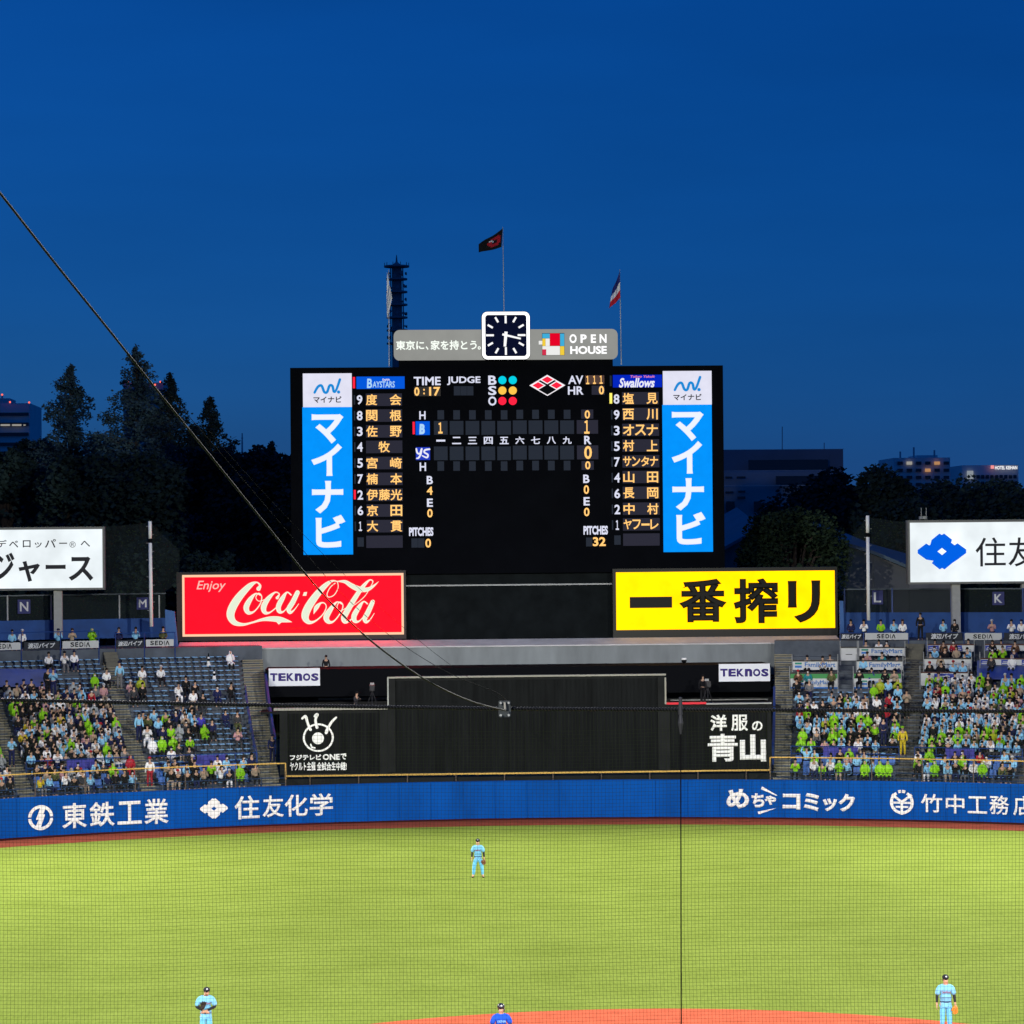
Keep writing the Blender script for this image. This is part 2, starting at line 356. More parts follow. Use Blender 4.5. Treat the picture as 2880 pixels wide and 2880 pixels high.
# ================================================================== BACKSCREEN STRUCTURE
M_blk = mat('black_cladding', (0.008, 0.009, 0.010), 0.9, 0.35, 0.8, stretch=(3, 3, 0.3), spec=0.08)
M_blk2 = mat('black_frame', (0.014, 0.015, 0.016), 0.9, 0.2, 1.0, spec=0.08)
M_dark = mat('dark_housing', (0.004, 0.0045, 0.006), 0.9, spec=0.05)
M_cap = mat('pale_edge', (0.28, 0.27, 0.24), 0.7, 0.1)
M_conc = mat('old_concrete', (0.205, 0.228, 0.236), 0.95, 0.22, 0.6, stretch=(1, 1, 0.25))
M_conc2 = mat('stand_concrete', (0.085, 0.100, 0.120), 0.95, 0.30, 0.8)
M_yel = mat('yellow_paint', (0.62, 0.38, 0.09), 0.7, 0.10)
M_steel = mat('galvanised_steel', (0.30, 0.31, 0.31), 0.55, 0.12, 3)
M_rail = mat('blue_rail_paint', (0.012, 0.045, 0.19), 0.5, 0.1)
M_bluew = mat('blue_wall_paint', (0.012, 0.060, 0.22), 0.7, 0.22, 0.9)
M_letw = mat('screen_lettering', (0.85, 0.85, 0.82), 0.9, 0.06, 3, spec=0.05)
YB = 121.4; PB = PlaneY(YB)
def ribs(mb, b, n, off0, off1):
    u0, u1, v0, v1 = box_uv(PB, b)
    for i in range(n):
        u = u0 + (u1 - u0) * (i + 0.5) / n + random.uniform(-0.03, 0.03); wd = 0.018
        mb.box((u - wd, YB - off1, v0), (u + wd, YB - off0, v1))
def backscreen(name, b, label, fr_w, nr):
    t = thing(name, label, 'backscreen', on_y((b[0] + b[2]) / 2, b[3], YB))
    panel('backing', PB, b, -0.3, 0.0, M_blk2, t)
    mb = MB(); inner = (b[0] + fr_w, b[1] + 9, b[2] - fr_w, b[3] - 5); slab(mb, PB, inner, 0.0, 0.05); ribs(mb, inner, nr, 0.05, 0.075); mb.build('slatted_face', M_blk, t)
    for bb in ((b[0], b[1], b[0] + fr_w, b[3]), (b[2] - fr_w, b[1], b[2], b[3])): panel('side_frame', PB, bb, 0.0, 0.16, M_blk2, t)
    return t
bl = backscreen('side_backscreen', (787, 1997, 1090, 2178), 'low black slatted screen with a white one-eyed emblem, beside the yellow steps', 22, 26)
bc = backscreen('backscreen', (1090, 1902, 1872, 2172), 'tall wide plain black slatted batter screen with pale top edge', 22, 62)
br = backscreen('side_backscreen', (1872, 1981, 2169, 2168), 'low black slatted screen with big white kanji, below the red rail', 12, 26)
panel('top_edge', PB, (1090, 1899, 1872, 1903.5), -0.3, 0.18, M_cap, bc); panel('edge_strip', PB, (1868.5, 1905, 1873, 1980), 0.17, 0.19, M_cap, bc); panel('edge_strip', PB, (1089, 1905, 1093, 1985), 0.17, 0.19, M_steel, bc)
panel('top_edge', PB, (770, 1990, 1090, 1996.5), -0.3, 0.2, M_cap, bl)
panel('red_lit_edge', PB, (1874, 1975, 1985, 1980.5), -0.3, 0.2, mat('red_light_paint', (0.65, 0.02, 0.04), 0.6), br); panel('top_edge', PB, (1985, 1976.5, 2169, 1980), -0.3, 0.2, M_steel, br)  # red light on part of the top edge, put into its paint
# eye emblem: ring, pupil, three lashes
c = ZE(503, 758); s3 = sc_(ZE); fr = Frame(PB, *c); mb = MB()
ring(mb, fr, *c, 112 * s3, 98 * s3, 0.09, n=44, ys=0.92)
fill(mb, [fr(p, 0.09) for p in circle(*ZE(501, 763), 43 * s3)])
for p in ([(388, 618, 16), (400, 608, 18), (414, 606, 20), (428, 655, 18), (447, 700, 20)], [(478, 604, 16), (488, 592, 18), (498, 592, 18), (484, 630, 18), (494, 684, 22)], [(634, 614, 14), (604, 642, 18), (576, 685, 20), (560, 722, 24)], [(448, 806, 10), (456, 826, 12), (478, 832, 10)]):
    stroke(mb, fr, [ZE(x, y) + (w_ * s3,) for x, y, w_ in p], 0.092)
mb.build('emblem', M_letw, bl)
lettering([('フジテレビ', zbox(ZE, (298, 880, 526, 922)), 0.05), ('ONE', zbox(ZE, (535, 876, 660, 920)), 0.045), ('で', zbox(ZE, (664, 872, 708, 918)), 0.04)], PB, M_letw, bl, 0.09)
lettering([('ヤクルト主催', zbox(ZE, (298, 934, 482, 998)), 0.03), ('全試合生中継!', zbox(ZE, (492, 934, 708, 996)), 0.03)], PB, M_letw, bl, 0.09)
lettering([('洋', zbox(ZF, (1422, 576, 1540, 692)), 0.035), ('服', zbox(ZF, (1570, 576, 1690, 692)), 0.022), ('の', zbox(ZF, (1716, 622, 1792, 692)), 0.03), ('青', zbox(ZF, (1405, 712, 1617, 908)), 0.022), ('山', zbox(ZF, (1632, 716, 1816, 908)), 0.05)], PB, M_letw, br, 0.09)
# black parapet block behind, floor of the camera deck
par = thing('camera_deck', 'black camera deck parapet with dark walkway behind the batter screens', 'camera deck', on_y(1455, 1990, 136))
P134 = PlaneY(134.0)
panel('parapet', P134, (746, 1876, 2168, 1953), -4.0, 0.0, M_dark, par)
panel('walkway_wall', PlaneY(136.5), (738, 1945, 2180, 2060), -1.0, 0.0, mat('deck_wall', (0.035, 0.037, 0.038), 0.9, 0.3, 1.2), par)
for b in ((895, 1962, 1090, 1968), (1885, 1966, 2160, 1971)): panel('pipe_rail', PlaneY(136.3), b, 0.0, 0.06, M_steel, par)
for b, lab in ((zbox(ZE, (144, 256, 515, 384)), 'white rectangular board with violet lettering at the end above the eye emblem'), (zbox(ZF, (1484, 218, 1845, 342)), 'white rectangular board with violet lettering at the end above the big kanji')):
    t = thing('sign_board', lab, 'sign', on_y((b[0] + b[2]) / 2, b[3], 134), 'white boards on the deck parapet')
    panel('panel', P134, b, 0.0, 0.06, mat('sign_white', (0.80, 0.82, 0.86), 0.8), t)
    h = b[3] - b[1]; wd = b[2] - b[0]; x0, x1 = b[0] + 0.02 * wd, b[2] - 0.02 * wd; n = 'TEKNOS'
    lettering([(ch, (x0 + (x1 - x0) * i / 6 + wd * 0.008, b[1] + h * 0.28, x0 + (x1 - x0) * (i + 1) / 6 - wd * 0.008, b[1] + h * 0.72), 0.05) for i, ch in enumerate('TEKnOS')], P134, mat('violet_ink', (0.035, 0.018, 0.17), 0.6), t, 0.065)
# ------------------------------------------------------------ yellow home-run rail and fence
ft = thing('fence', 'thin mesh fence with yellow top rail above the blue wall by the left seats', 'fence', arc(58.2, -0.4, 2.15))
ft2 = thing('fence', 'thin mesh fence with yellow top rail above the blue wall by the right seats', 'fence', arc(58.2, 0.4, 2.15))
fc = thing('fence', 'low yellow rail on short posts below the black batter screens', 'fence', (0, 120.7, 2.15))
tl = theta_px(803, 58.25, 3.4); tr = theta_px(2166, 58.25, 3.4)
M_post = mat('brown_post', (0.10, 0.075, 0.06), 0.7)
for t, a, b in ((ft, -1.2, tl), (ft2, tr, 1.2)):
    n = 40; MB().tube([arc(58.25, a + (b - a) * i / n, 3.46) for i in range(n + 1)], 0.036, 6).build('top_rail', M_yel, t)
    k = 0; n = int(abs(b - a) * 58.25 / 2.9)
    for i in range(n + 1):
        th = a + (b - a) * i / n; mb = MB().tube([arc(58.25, th, 1.9), arc(58.25, th, 3.46)], 0.035, 5); mb.build('post', M_post, t)
    mb = MB()
    for i in range(int(abs(b - a) * 58.25 / 0.35)):
        th = a + 0.35 / 58.25 * i; mb.tube([arc(58.25, th, 2.0), arc(58.25, th, 3.44)], 0.004, 3, cap=False)
    for z in (2.4, 2.75, 3.1):
        mb.tube([arc(58.25, a + (b - a) * i / 40, z) for i in range(41)], 0.004, 3, cap=False)
    mb.build('mesh', mat('fence_wire', (0.05, 0.05, 0.05), 0.6), t)
pl, pr = on_y(803, 2187, 120.7), on_y(2166, 2172, 120.7); zc = 2.55
pl.z = pr.z = zc
MB().tube([arc(58.25, tl, 3.46), arc(58.25, tl, zc), pl], 0.04, 6).build('end_rail', M_yel, fc)
MB().tube([arc(58.25, tr, 3.46), arc(58.25, tr, zc), pr], 0.04, 6).build('end_rail', M_yel, fc)
MB().tube([pl, pr], 0.055, 6).build('top_rail', M_yel, fc)
for i in range(10):
    x = pl.x + (pr.x - pl.x) * (i + 0.5) / 10; MB().tube([(x, 120.7, 1.6), (x, 120.7, zc)], 0.035, 5).build('post', M_post, fc)
setp(MB().box((pl.x - 0.4, 120.9, 0), (pr.x + 0.4, 121.2, 2.35)).build('kick_wall', M_blk2, org=(0, 121, 0)), 'dark low wall strip under the batter screens', 'wall')

# ------------------------------------------------------------ concrete wall and sloping ledge under the signs
P_CW = PlaneY(139.48)
cw = setp(panel('concrete_wall', P_CW, (500, 1818, 2366, 1905), -1.8, 0.0, M_conc, org=(0, 141, 0)), 'long weathered grey concrete wall under the lit signs', 'wall')
a, b = on_y(500, 1815, 139.4), on_y(2366, 1815, 139.4); zf = on_y(1440, 1815, 139.4).z; zb = on_y(1440, 1797, 141.4).z
mb = MB().hexa([(a.x, 139.4, zf - 0.08), (b.x, 139.4, zf - 0.08), (b.x, 141.4, zf - 0.3), (a.x, 141.4, zf - 0.3), (a.x, 139.4, zf), (b.x, 139.4, zf), (b.x, 141.4, zb), (a.x, 141.4, zb)])
setp(mb.build('ledge', mat('pale_ledge', (0.50, 0.50, 0.50), 0.8, 0.15, 1.0), org=(0, 142, zf)), 'pale sloping ledge lit red and yellow beneath the glowing signs', 'ledge')

# ================================================================== SCOREBOARD
YS = 142.0; PS = PlaneY(YS)
sb = thing('scoreboard', 'giant black baseball scoreboard with glowing line-ups and two blue advert columns', 'scoreboard', on_y(1426, 1790, YS))
M_hous = mat('black_housing', (0.0022, 0.0026, 0.004), 0.9, 0.2, 0.5, spec=0.03)
panel('housing', PS, (818, 1031, 2036, 1612), -3.0, 0.0, M_hous, sb)
panel('plinth', PS, (1122, 1008, 1724, 1032), -2.0, -0.1, M_hous, sb)
panel('lower_wall', PS, (1130, 1612, 1735, 1808), -2.4, -0.4, mat('lower_wall', (0.006, 0.008, 0.009), 0.9, 0.3, 1.0, spec=0.05), sb)
panel('lower_wall_edge', PS, (1142, 1643, 1722, 1647), -0.4, -0.25, M_steel, sb)
E_or = screen('amber_lamps', (1.0, 0.56, 0.17), 1.15); E_wh = screen('white_lamps', (0.74, 0.76, 0.92), 0.95); E_cell = mat('dim_glow_cell', (0.006, 0.006, 0.009), 0.8, spec=0.05, emit=(0.024, 0.024, 0.040), es=0.8)  # blank cells get a faint added emission though their lamps are off
E_cell2 = mat('dim_glow_cell_blue', (0.006, 0.007, 0.009), 0.8, spec=0.05, emit=(0.018, 0.024, 0.038), es=0.8)
E_red = screen('red_lamps', (1.0, 0.015, 0.05), 1.1)
def row(z, cell, items, m, part='lineup_row', extra=None, cm=None):
    o = panel(part, PS, zbox(z, cell), 0.0, 0.04, cm or E_cell, sb)
    if items: lettering([(t, zbox(z, b)) + ((bo,) if bo is not None else ()) for t, b, bo in items], PS, m, o, 0.055)
    if extra:
        for nm, its, mm in extra: lettering([(t, zbox(z, b)) + ((bo,) if bo is not None else ()) for t, b, bo in its], PS, mm, o, 0.055, name=nm)
    return o
def digit_box(x0, x1, y, h, ch): 
    w_ = (x1 - x0); return (x0 + w_ * 0.2, y - h, x1 - w_ * 0.25, y + h) if ch == '1' else (x0, y - h, x1, y + h)
LEFT = [('9', '度', '', '会', 316), ('8', '関', '', '根', 450), ('3', '佐', '', '野', 584), ('4', '', '牧', '', 716), ('5', '宮', '', '﨑', 853), ('7', '楠', '', '本', 988), ('2', '伊', '藤', '光', 1123), ('6', '京', '', '田', 1256), ('1', '大', '', '貫', 1389)]
for i, (d, a, b, c, y) in enumerate(LEFT):
    k = i * 1.0; xs = ((692 + k, 788 + k), (795 + k, 892 + k), (893 + k, 993 + k))
    row(ZL, (690 + k, y - 54, 998 + k, y + 52), [(ch, (x[0], y - 48, x[1], y + 46), 0.019) for ch, x in zip((a, b, c), xs) if ch], E_or, extra=[('position_number', [(d.replace('1', '１'), digit_box(614 + k, 662 + k, y, 40, d), 0.022)], E_wh)])
    panel('number_cell', PS, zbox(ZL, (588 + k, y - 40, 600 + k, y + 40)), 0.0, 0.035, E_cell2, sb)
row(ZL, (695, 1468, 1004, 1572), None, None); panel('number_cell', PS, zbox(ZL, (620, 1484, 674, 1562)), 0.0, 0.035, E_cell2, sb)
panel('batting_mark', PS, zbox(ZL, (588, 1080, 606, 1160)), 0.0, 0.05, E_red, sb); panel('batting_mark', PS, zbox(ZL, (580, 122, 600, 218)), 0.0, 0.05, E_red, sb)
RIGHT = [('8', ['塩', '', '見'], 299), ('9', ['西', '', '川'], 431), ('3', ['オ', 'ス', 'ナ'], 563), ('5', ['村', '', '上'], 694), ('7', ['サ', 'ン', 'タ', 'ナ'], 826), ('4', ['山', '', '田'], 957), ('6', ['長', '', '岡'], 1089), ('2', ['中', '', '村'], 1222), ('1', ['ヤ', 'フ', 'ー', 'レ'], 1353)]
for i, (d, cs, y) in enumerate(RIGHT):
    k = i * 1.0; x0, x1 = 1040 + k, 1338 + k; n = len(cs); wd = (x1 - x0) / n
    its = []
    for j, ch in enumerate(cs):
        if not ch: continue
        xa, xb = x0 + j * wd + 3, x0 + (j + 1) * wd - 3
        if ch == 'ー': its.append((ch, (xa, y - 9, xb, y + 9), 0.02))
        else: its.append((ch, (xa, y - 46, xb, y + 46) if n == 3 else (xa, y - 42, xb, y + 40), 0.019))
    row(ZR, (1038 + k, y - 53, 1346 + k, y + 50), its, E_or, extra=[('position_number', [(d.replace('1', '１'), digit_box(968 + k, 1016 + k, y + 5, 40, d), 0.022)], E_wh)])
    panel('number_cell', PS, zbox(ZR, (946 + k, y - 36, 957 + k, y + 44)), 0.0, 0.035, E_cell2, sb)
row(ZR, (1048, 1428, 1353, 1530), None, None); panel('number_cell', PS, zbox(ZR, (974, 1444, 1027, 1522)), 0.0, 0.035, E_cell2, sb)
panel('batting_mark', PS, zbox(ZR, (934, 254, 956, 342)), 0.0, 0.05, screen('yellow_lamps', (1.0, 0.85, 0.15), 1.1), sb)
# headings
def head(z, items, m=None, name='heading'): lettering([(t, zbox(z, b), bo) for t, b, bo in items], PS, m or E_wh, sb, 0.05, name=name)
head(ZL, [('TIME', (1097, 120, 1326, 192), 0.026)]); head(ZL, [('JUDGE', (1380, 117, 1664, 190), 0.026)])
row(ZL, (1100, 204, 1325, 284), [('0', (1102, 208, 1146, 282), 0.03), (':', (1178, 222, 1192, 270), 0.03), ('17', (1228, 207, 1322, 282), 0.03)], E_or, 'time_cell', cm=mat('clock_cell', (0.02, 0.015, 0.012), 0.6))
for i in range(3): panel('judge_cell', PS, zbox(ZL, (1438 + 56 * i, 200, 1492 + 56 * i, 278)), 0.0, 0.035, E_cell2, sb)
E_cy = screen('cyan_lamps', (0.0, 0.62, 0.78), 1.0); E_ye = screen('amber_disc', (1.0, 0.55, 0.07), 1.0)
for i, (ch, m, yl, yr) in enumerate((('B', E_cy, 150, 146), ('S', E_ye, 238, 233), ('O', E_red, 327, 320))):
    head(ZL, [(ch, (1730, yl - 40, 1800, yl + 38), 0.026)])
    for x in (38, 125):
        c = ZR(x, yr); fr = Frame(PS, *c); mb = MB(); prism_shape(mb, fr, circle(*c, 11.5, n=22), 0.0, 0.06); mb.build('count_lamp', m, sb)
# base diamond
c = ZR(414, 190); fr = Frame(PS, *c); mb = MB()
def dia(x, y, w_, h_): return conv(ZR, [(x - w_, y), (x, y - h_), (x + w_, y), (x, y + h_)])
fill(mb, [fr(p, 0.03) for p in dia(414, 190, 150, 88)]); d0 = mb.build('base_diamond', screen('diamond_white', (0.95, 0.90, 0.95), 1.0), sb)
mb = MB(); fill(mb, [fr(p, 0.036) for p in dia(414, 190, 136, 79)]); mb.build('base_field', M_dark, d0)
for x, y, m in ((414, 143, E_red), (337, 190, E_red), (491, 190, E_red), (414, 236, None)):
    if not m: continue
    mb = MB(); fill(mb, [fr(p, 0.042) for p in dia(x, y, 64, 37)]); mb.build('base_border', MC['diamond_white'], d0)
    mb = MB(); fill(mb, [fr(p, 0.05) for p in dia(x, y, 48, 28)]); mb.build('base_lamp', m, d0)
head(ZR, [('AV', (588, 108, 714, 180), 0.022)]); head(ZR, [('HR', (586, 198, 716, 268), 0.022)])
row(ZR, (730, 106, 890, 180), [('１', (738, 110, 764, 180), 0.03), ('１', (795, 109, 820, 178), 0.03), ('１', (850, 108, 876, 177), 0.03)], E_or, 'average_cell', cm=mat('brown_cell', (0.05, 0.025, 0.02), 0.6, emit=(0.05, 0.022, 0.015), es=0.8))
row(ZR, (785, 192, 893, 268), [('0', (844, 194, 888, 266), 0.03)], E_or, 'homer_cell')
# innings
head(ZL, [('H', (1145, 412, 1198, 482), 0.022)]); head(ZL, [('H', (1148, 848, 1202, 920), 0.022)])
for i in range(9):
    if i < 5: z, x = ZL, 1327 + 134.5 * i
    else: z, x = ZR, 52 + 131.8 * (i - 4)
    q = i / 8.0; e = 0 if i < 5 else 1
    ys = ((404, 482), (495, 612), (712, 828), (838, 918)) if not e else ((394, 470), (483, 596), (694, 810), (820, 900))
    for j, (y0, y1) in enumerate(ys):
        hw = (28, 58, 58, 28)[j]
        o = panel('inning_cell', PS, zbox(z, (x - hw, y0, x + hw, y1)), 0.0, 0.035, E_cell2, sb)
        if i == 0 and j == 1: lettering([('１', zbox(ZL, (1306, 508, 1342, 602)), 0.03)], PS, E_or, o, 0.055)
    ch = '一二三四五六七八九'[i]; ym = 662 if not e else 650
    head(z, [(ch, (x - 38, ym - (8 if i == 0 else 32), x + 38, ym + (8 if i == 0 else 30)), 0.022)])
for cell, ch, bx in (((697, 392, 798, 468), '0', (726, 398, 770, 468)), ((660, 480, 838, 594), '１', (722, 482, 766, 594)), ((662, 692, 840, 808), '0', (722, 696, 786, 806)), ((700, 822, 802, 896), '0', (730, 824, 774, 892))):
    row(ZR, cell, [(ch, bx, 0.022)], E_or, 'total_cell')
head(ZR, [('R', (722, 612, 782, 682), 0.026)])
head(ZL, [('B', (1208, 962, 1260, 1032), 0.026)]); head(ZL, [('4', (1208, 1052, 1258, 1122), 0.022)], E_or); head(ZL, [('E', (1210, 1154, 1260, 1224), 0.026)]); head(ZL, [('0', (1212, 1242, 1258, 1314), 0.022)], E_or)
head(ZR, [('B', (714, 936, 766, 1006), 0.026)]); head(ZR, [('0', (718, 1024, 762, 1098), 0.022)], E_or); head(ZR, [('E', (717, 1124, 768, 1194), 0.026)]); head(ZR, [('0', (720, 1212, 766, 1284), 0.022)], E_or)
head(ZL, [('PITCHES', (1058, 1398, 1264, 1472), 0.045)]); head(ZR, [('PITCHES', (716, 1364, 920, 1438), 0.045)])
for i in range(2): panel('pitch_cell', PS, zbox(ZL, (1078 + 56 * i, 1492, 1132 + 56 * i, 1570)), 0.0, 0.035, E_cell2, sb)
panel('pitch_cell', PS, zbox(ZR, (738, 1462, 790, 1536)), 0.0, 0.035, E_cell2, sb)
head(ZL, [('0', (1196, 1494, 1244, 1570), 0.022)], E_or); head(ZR, [('32', (794, 1458, 902, 1534), 0.03)], E_or)
# team badges
E_bl = screen('badge_blue', (0.0, 0.10, 0.75), 0.9); E_lb = screen('badge_pale', (0.45, 0.72, 1.0), 0.9); E_nv = screen('badge_navy', (0.0, 0.02, 0.22), 0.7)
o = panel('team_badge', PS, zbox(ZL, (611, 118, 1020, 222)), 0.0, 0.04, E_bl, sb)
lettering([('B', zbox(ZL, (700, 136, 745, 216)), 0.03), ('AYSTARS', zbox(ZL, (748, 158, 936, 212)), 0.02)], PS, E_lb, o, 0.05, shear=0.05)
lettering([('DeNA', zbox(ZL, (832, 136, 896, 154)), 0.03)], PS, screen('badge_white', (0.9, 0.9, 1.0), 0.9), o, 0.05)
o = panel('team_badge', PS, zbox(ZL, (1114, 498, 1234, 614)), 0.0, 0.04, E_bl, sb)
lettering([('B', zbox(ZL, (1144, 520, 1192, 608)), 0.06)], PS, E_lb, o, 0.05, shear=0.08); lettering([('B', zbox(ZL, (1149, 526, 1187, 602)), 0.01)], PS, E_nv, o, 0.075, shear=0.08)
panel('batting_mark', PS, zbox(ZL, (1088, 502, 1106, 608)), 0.0, 0.05, E_red, sb)
o = panel('team_badge', PS, zbox(ZL, (1116, 718, 1236, 826)), 0.0, 0.04, screen('badge_royal', (0.02, 0.05, 0.55), 0.9), sb)
fr = Frame(PS, *ZL(1175, 772)); mb = MB(); s4 = sc_(ZL)
for p in ([(1120, 732, 14), (1128, 765, 14), (1150, 772, 14), (1162, 735, 12)], [(1166, 732, 14), (1158, 775, 14), (1138, 808, 14), (1118, 812, 8)], [(1232, 735, 14), (1195, 742, 16), (1188, 762, 14), (1218, 782, 14), (1208, 806, 14), (1170, 790, 10)]):
    stroke(mb, fr, [ZL(x, y) + (w_ * s4,) for x, y, w_ in p], 0.05)
mb.build('emblem', screen('badge_white', (0.9, 0.9, 1.0), 0.9), o)
o = panel('team_badge', PS, zbox(ZR, (962, 102, 1372, 206)), 0.0, 0.04, screen('badge_deep', (0.0, 0.02, 0.55), 0.9), sb)
lettering([('Swallows', zbox(ZR, (1012, 128, 1312, 208)), 0.03)], PS, screen('badge_white', (0.9, 0.9, 1.0), 0.9), o, 0.05, shear=0.25)
lettering([('Tokyo Yakult', zbox(ZR, (1108, 106, 1312, 132)), 0.02)], PS, screen('badge_pink', (0.9, 0.25, 0.4), 0.9), o, 0.05, shear=0.2)
panel('number_cell', PS, zbox(ZR, (936, 108, 952, 196)), 0.0, 0.035, E_cell2, sb)
# blue advert columns
E_ab = screen('advert_blue', (0.0, 0.30, 1.0), 0.95, True, 0.06, 2.0); E_aw = screen('advert_white', (0.80, 0.80, 0.95), 0.92, True, 0.05, 2.0); E_at = screen('advert_text', (0.84, 0.88, 0.97), 0.98)
E_wave = screen('wave_blue', (0.01, 0.27, 0.72), 0.9); E_ink = mat('advert_ink', (0.02, 0.02, 0.03), 0.6)
def advert(z, whole, split, chars, wave, dot, small):
    o = panel('advert_panel', PS, zbox(z, (whole[0], split, whole[2], whole[3])), 0.0, 0.12, E_ab, sb)
    lettering([(t, zbox(z, b), bo) for t, b, bo in chars], PS, E_at, o, 0.14)
    o = panel('advert_panel', PS, zbox(z, (whole[0], whole[1], whole[2] - 6, split)), 0.0, 0.14, E_aw, sb)
    fr = Frame(PS, *z(*dot)); mb = MB(); s = sc_(z); stroke(mb, fr, [z(x, y) + (w_ * s,) for x, y, w_ in wave], 0.15); fill(mb, [fr(p, 0.15) for p in circle(*z(*dot), 14 * s, n=16)]); mb.build('emblem', E_wave, o)
    lettering([('マイナビ', zbox(z, small), 0.025)], PS, E_ink, o, 0.15)
advert(ZL, (157, 92, 578, 1630), 378, [('マ', (232, 437, 502, 688), 0.035), ('イ', (228, 688, 490, 962), 0.035), ('ナ', (234, 1004, 500, 1280), 0.035), ('ビ', (265, 1292, 518, 1570), 0.035)],
       [(256, 254, 20), (285, 205, 22), (316, 196, 22), (338, 248, 22), (362, 250, 22), (384, 196, 22), (408, 200, 22), (420, 246, 22), (440, 232, 20), (472, 144, 22)], (460, 250), (246, 286, 486, 342))
advert(ZR, (1380, 70, 1792, 1582), 352, [('マ', (1454, 410, 1720, 656), 0.035), ('イ', (1452, 656, 1708, 928), 0.035), ('ナ', (1458, 966, 1722, 1236), 0.035), ('ビ', (1490, 1248, 1736, 1520), 0.035)],
       [(1478, 228, 20), (1506, 180, 22), (1536, 171, 22), (1558, 222, 22), (1582, 224, 22), (1602, 172, 22), (1626, 176, 22), (1638, 222, 22), (1658, 208, 20), (1690, 122, 22)], (1680, 226), (1466, 262, 1702, 316))
# ------------------------------------------------------------ banner and clock on top
P_BN = PlaneY(141.8)
bn = thing('banner_sign', 'long pale grey rounded banner on top of the scoreboard with white lettering', 'sign', on_y(1425, 1011, 141.8))
c = (1423, 969); fr = Frame(P_BN, *c); mb = MB(); prism_shape(mb, fr, rrect(1108, 926.5, 1738, 1011.5, 17), -0.5, 0.0)
mb.build('panel', screen('banner_grey', (0.33, 0.335, 0.315), 0.85, True, 0.08, 0.8), bn)
E_bt = screen('banner_text', (0.90, 0.96, 0.88), 1.1)
lettering([('東京に', zbox(ZT, (865, 988, 1085, 1060)), 0.022), ('、', zbox(ZT, (1096, 1032, 1118, 1060)), 0.02), ('家を持とう', zbox(ZT, (1134, 985, 1492, 1060)), 0.022), ('。', zbox(ZT, (1500, 1032, 1524, 1058)), 0.02)], P_BN, E_bt, bn, 0.03)
lettering([(t, zbox(ZU, b), 0.035) for t, b in (('O', (556, 938, 612, 1008)), ('P', (642, 940, 690, 1006)), ('E', (722, 940, 762, 1006)), ('N', (790, 938, 844, 1006)), ('HOUSE', (562, 1030, 846, 1092)))], P_BN, screen('banner_white', (1, 1, 1), 1.1), bn, 0.03)
blocks = [((346, 934, 403, 970), (0.05, 0.45, 0.75)), ((405, 932, 481, 1028), (0.85, 0.0, 0.02)), ((484, 934, 516, 1030), (0.05, 0.45, 0.75)), ((346, 972, 370, 1030), (0.95, 0.65, 0.05)), ((371, 972, 403, 1030), (0.9, 0.9, 0.88)), ((346, 1031, 482, 1056), (0.9, 0.9, 0.88)), ((376, 1056, 482, 1100), (0.9, 0.9, 0.88)), ((346, 1056, 375, 1100), (0.7, 0.03, 0.08)), ((484, 1032, 516, 1100), (0.95, 0.65, 0.05)), ((318, 990, 345, 1018), (0.9, 0.9, 0.88))]
o = panel('emblem', P_BN, zbox(ZU, (344, 930, 518, 1102)), 0.0, 0.02, M_dark, bn)
for i, (b, col) in enumerate(blocks): panel('colour_block', P_BN, zbox(ZU, b), 0.0, 0.04 + 0.001 * i, screen('block_%s' % '_'.join(str(int(v * 100)) for v in col), col, 0.9), o)
P_CK = PlaneY(141.4)
ck = thing('clock', 'square navy clock with glowing white border and hands, topmost on the scoreboard', 'clock', on_y(1423, 1012, 141.4))
fr = Frame(P_CK, 1423, 943.5); mb = MB(); prism_shape(mb, fr, rrect(1355, 876, 1491, 1011.5, 15), -0.6, -0.02); mb.build('case', mat('clock_case', (0.03, 0.03, 0.04), 0.6), ck)
mb = MB(); a_, b_ = rrect(1356, 877, 1490, 1010.5, 15), rrect(1365, 885.5, 1481, 1002, 8); n = len(a_); mb.v = [fr(p, 0.0) for p in a_] + [fr(p, 0.0) for p in b_]
for i in range(n): mb.f.append((i, (i + 1) % n, n + (i + 1) % n, n + i)); mb.m.append(0)
mb.build('border', screen('clock_light', (1, 1, 1), 1.6, True), ck)
panel('face', P_CK, (1365, 885, 1481, 1002), -0.02, -0.01, mat('clock_navy', (0.005, 0.008, 0.040), 0.8, spec=0.03), ck)
cx, cy = ZT(1718, 946)
for h in range(12):
    a = RAD(30 * h); s, c_ = math.sin(a), -math.cos(a); mx = max(abs(s), abs(c_)); ro = 55.5 if h % 3 == 0 else 58.5; ri = ro - (22 if h % 3 == 0 else 16.5)
    mb = MB(); stroke(mb, fr, [(cx + s * ri, cy + c_ * ri, 5.6), (cx + s * ro, cy + c_ * ro, 5.6)], 0.01, False, False); mb.build('hour_mark', screen('clock_mark', (1, 1, 1), 1.0), ck)
for nm, (x, y), w_, of in (('hour_hand', ZT(1710, 1034), 9, 0.03), ('minute_hand', ZT(1834, 974), 6, 0.045)):
    dx, dy = x - cx, y - cy; l = math.hypot(dx, dy); mb = MB(); stroke(mb, fr, [(cx - dx / l * 10, cy - dy / l * 10, w_), (x, y, w_ * 0.8)], of, False, False); mb.build(nm, screen('clock_mark', (1, 1, 1), 1.0), ck)
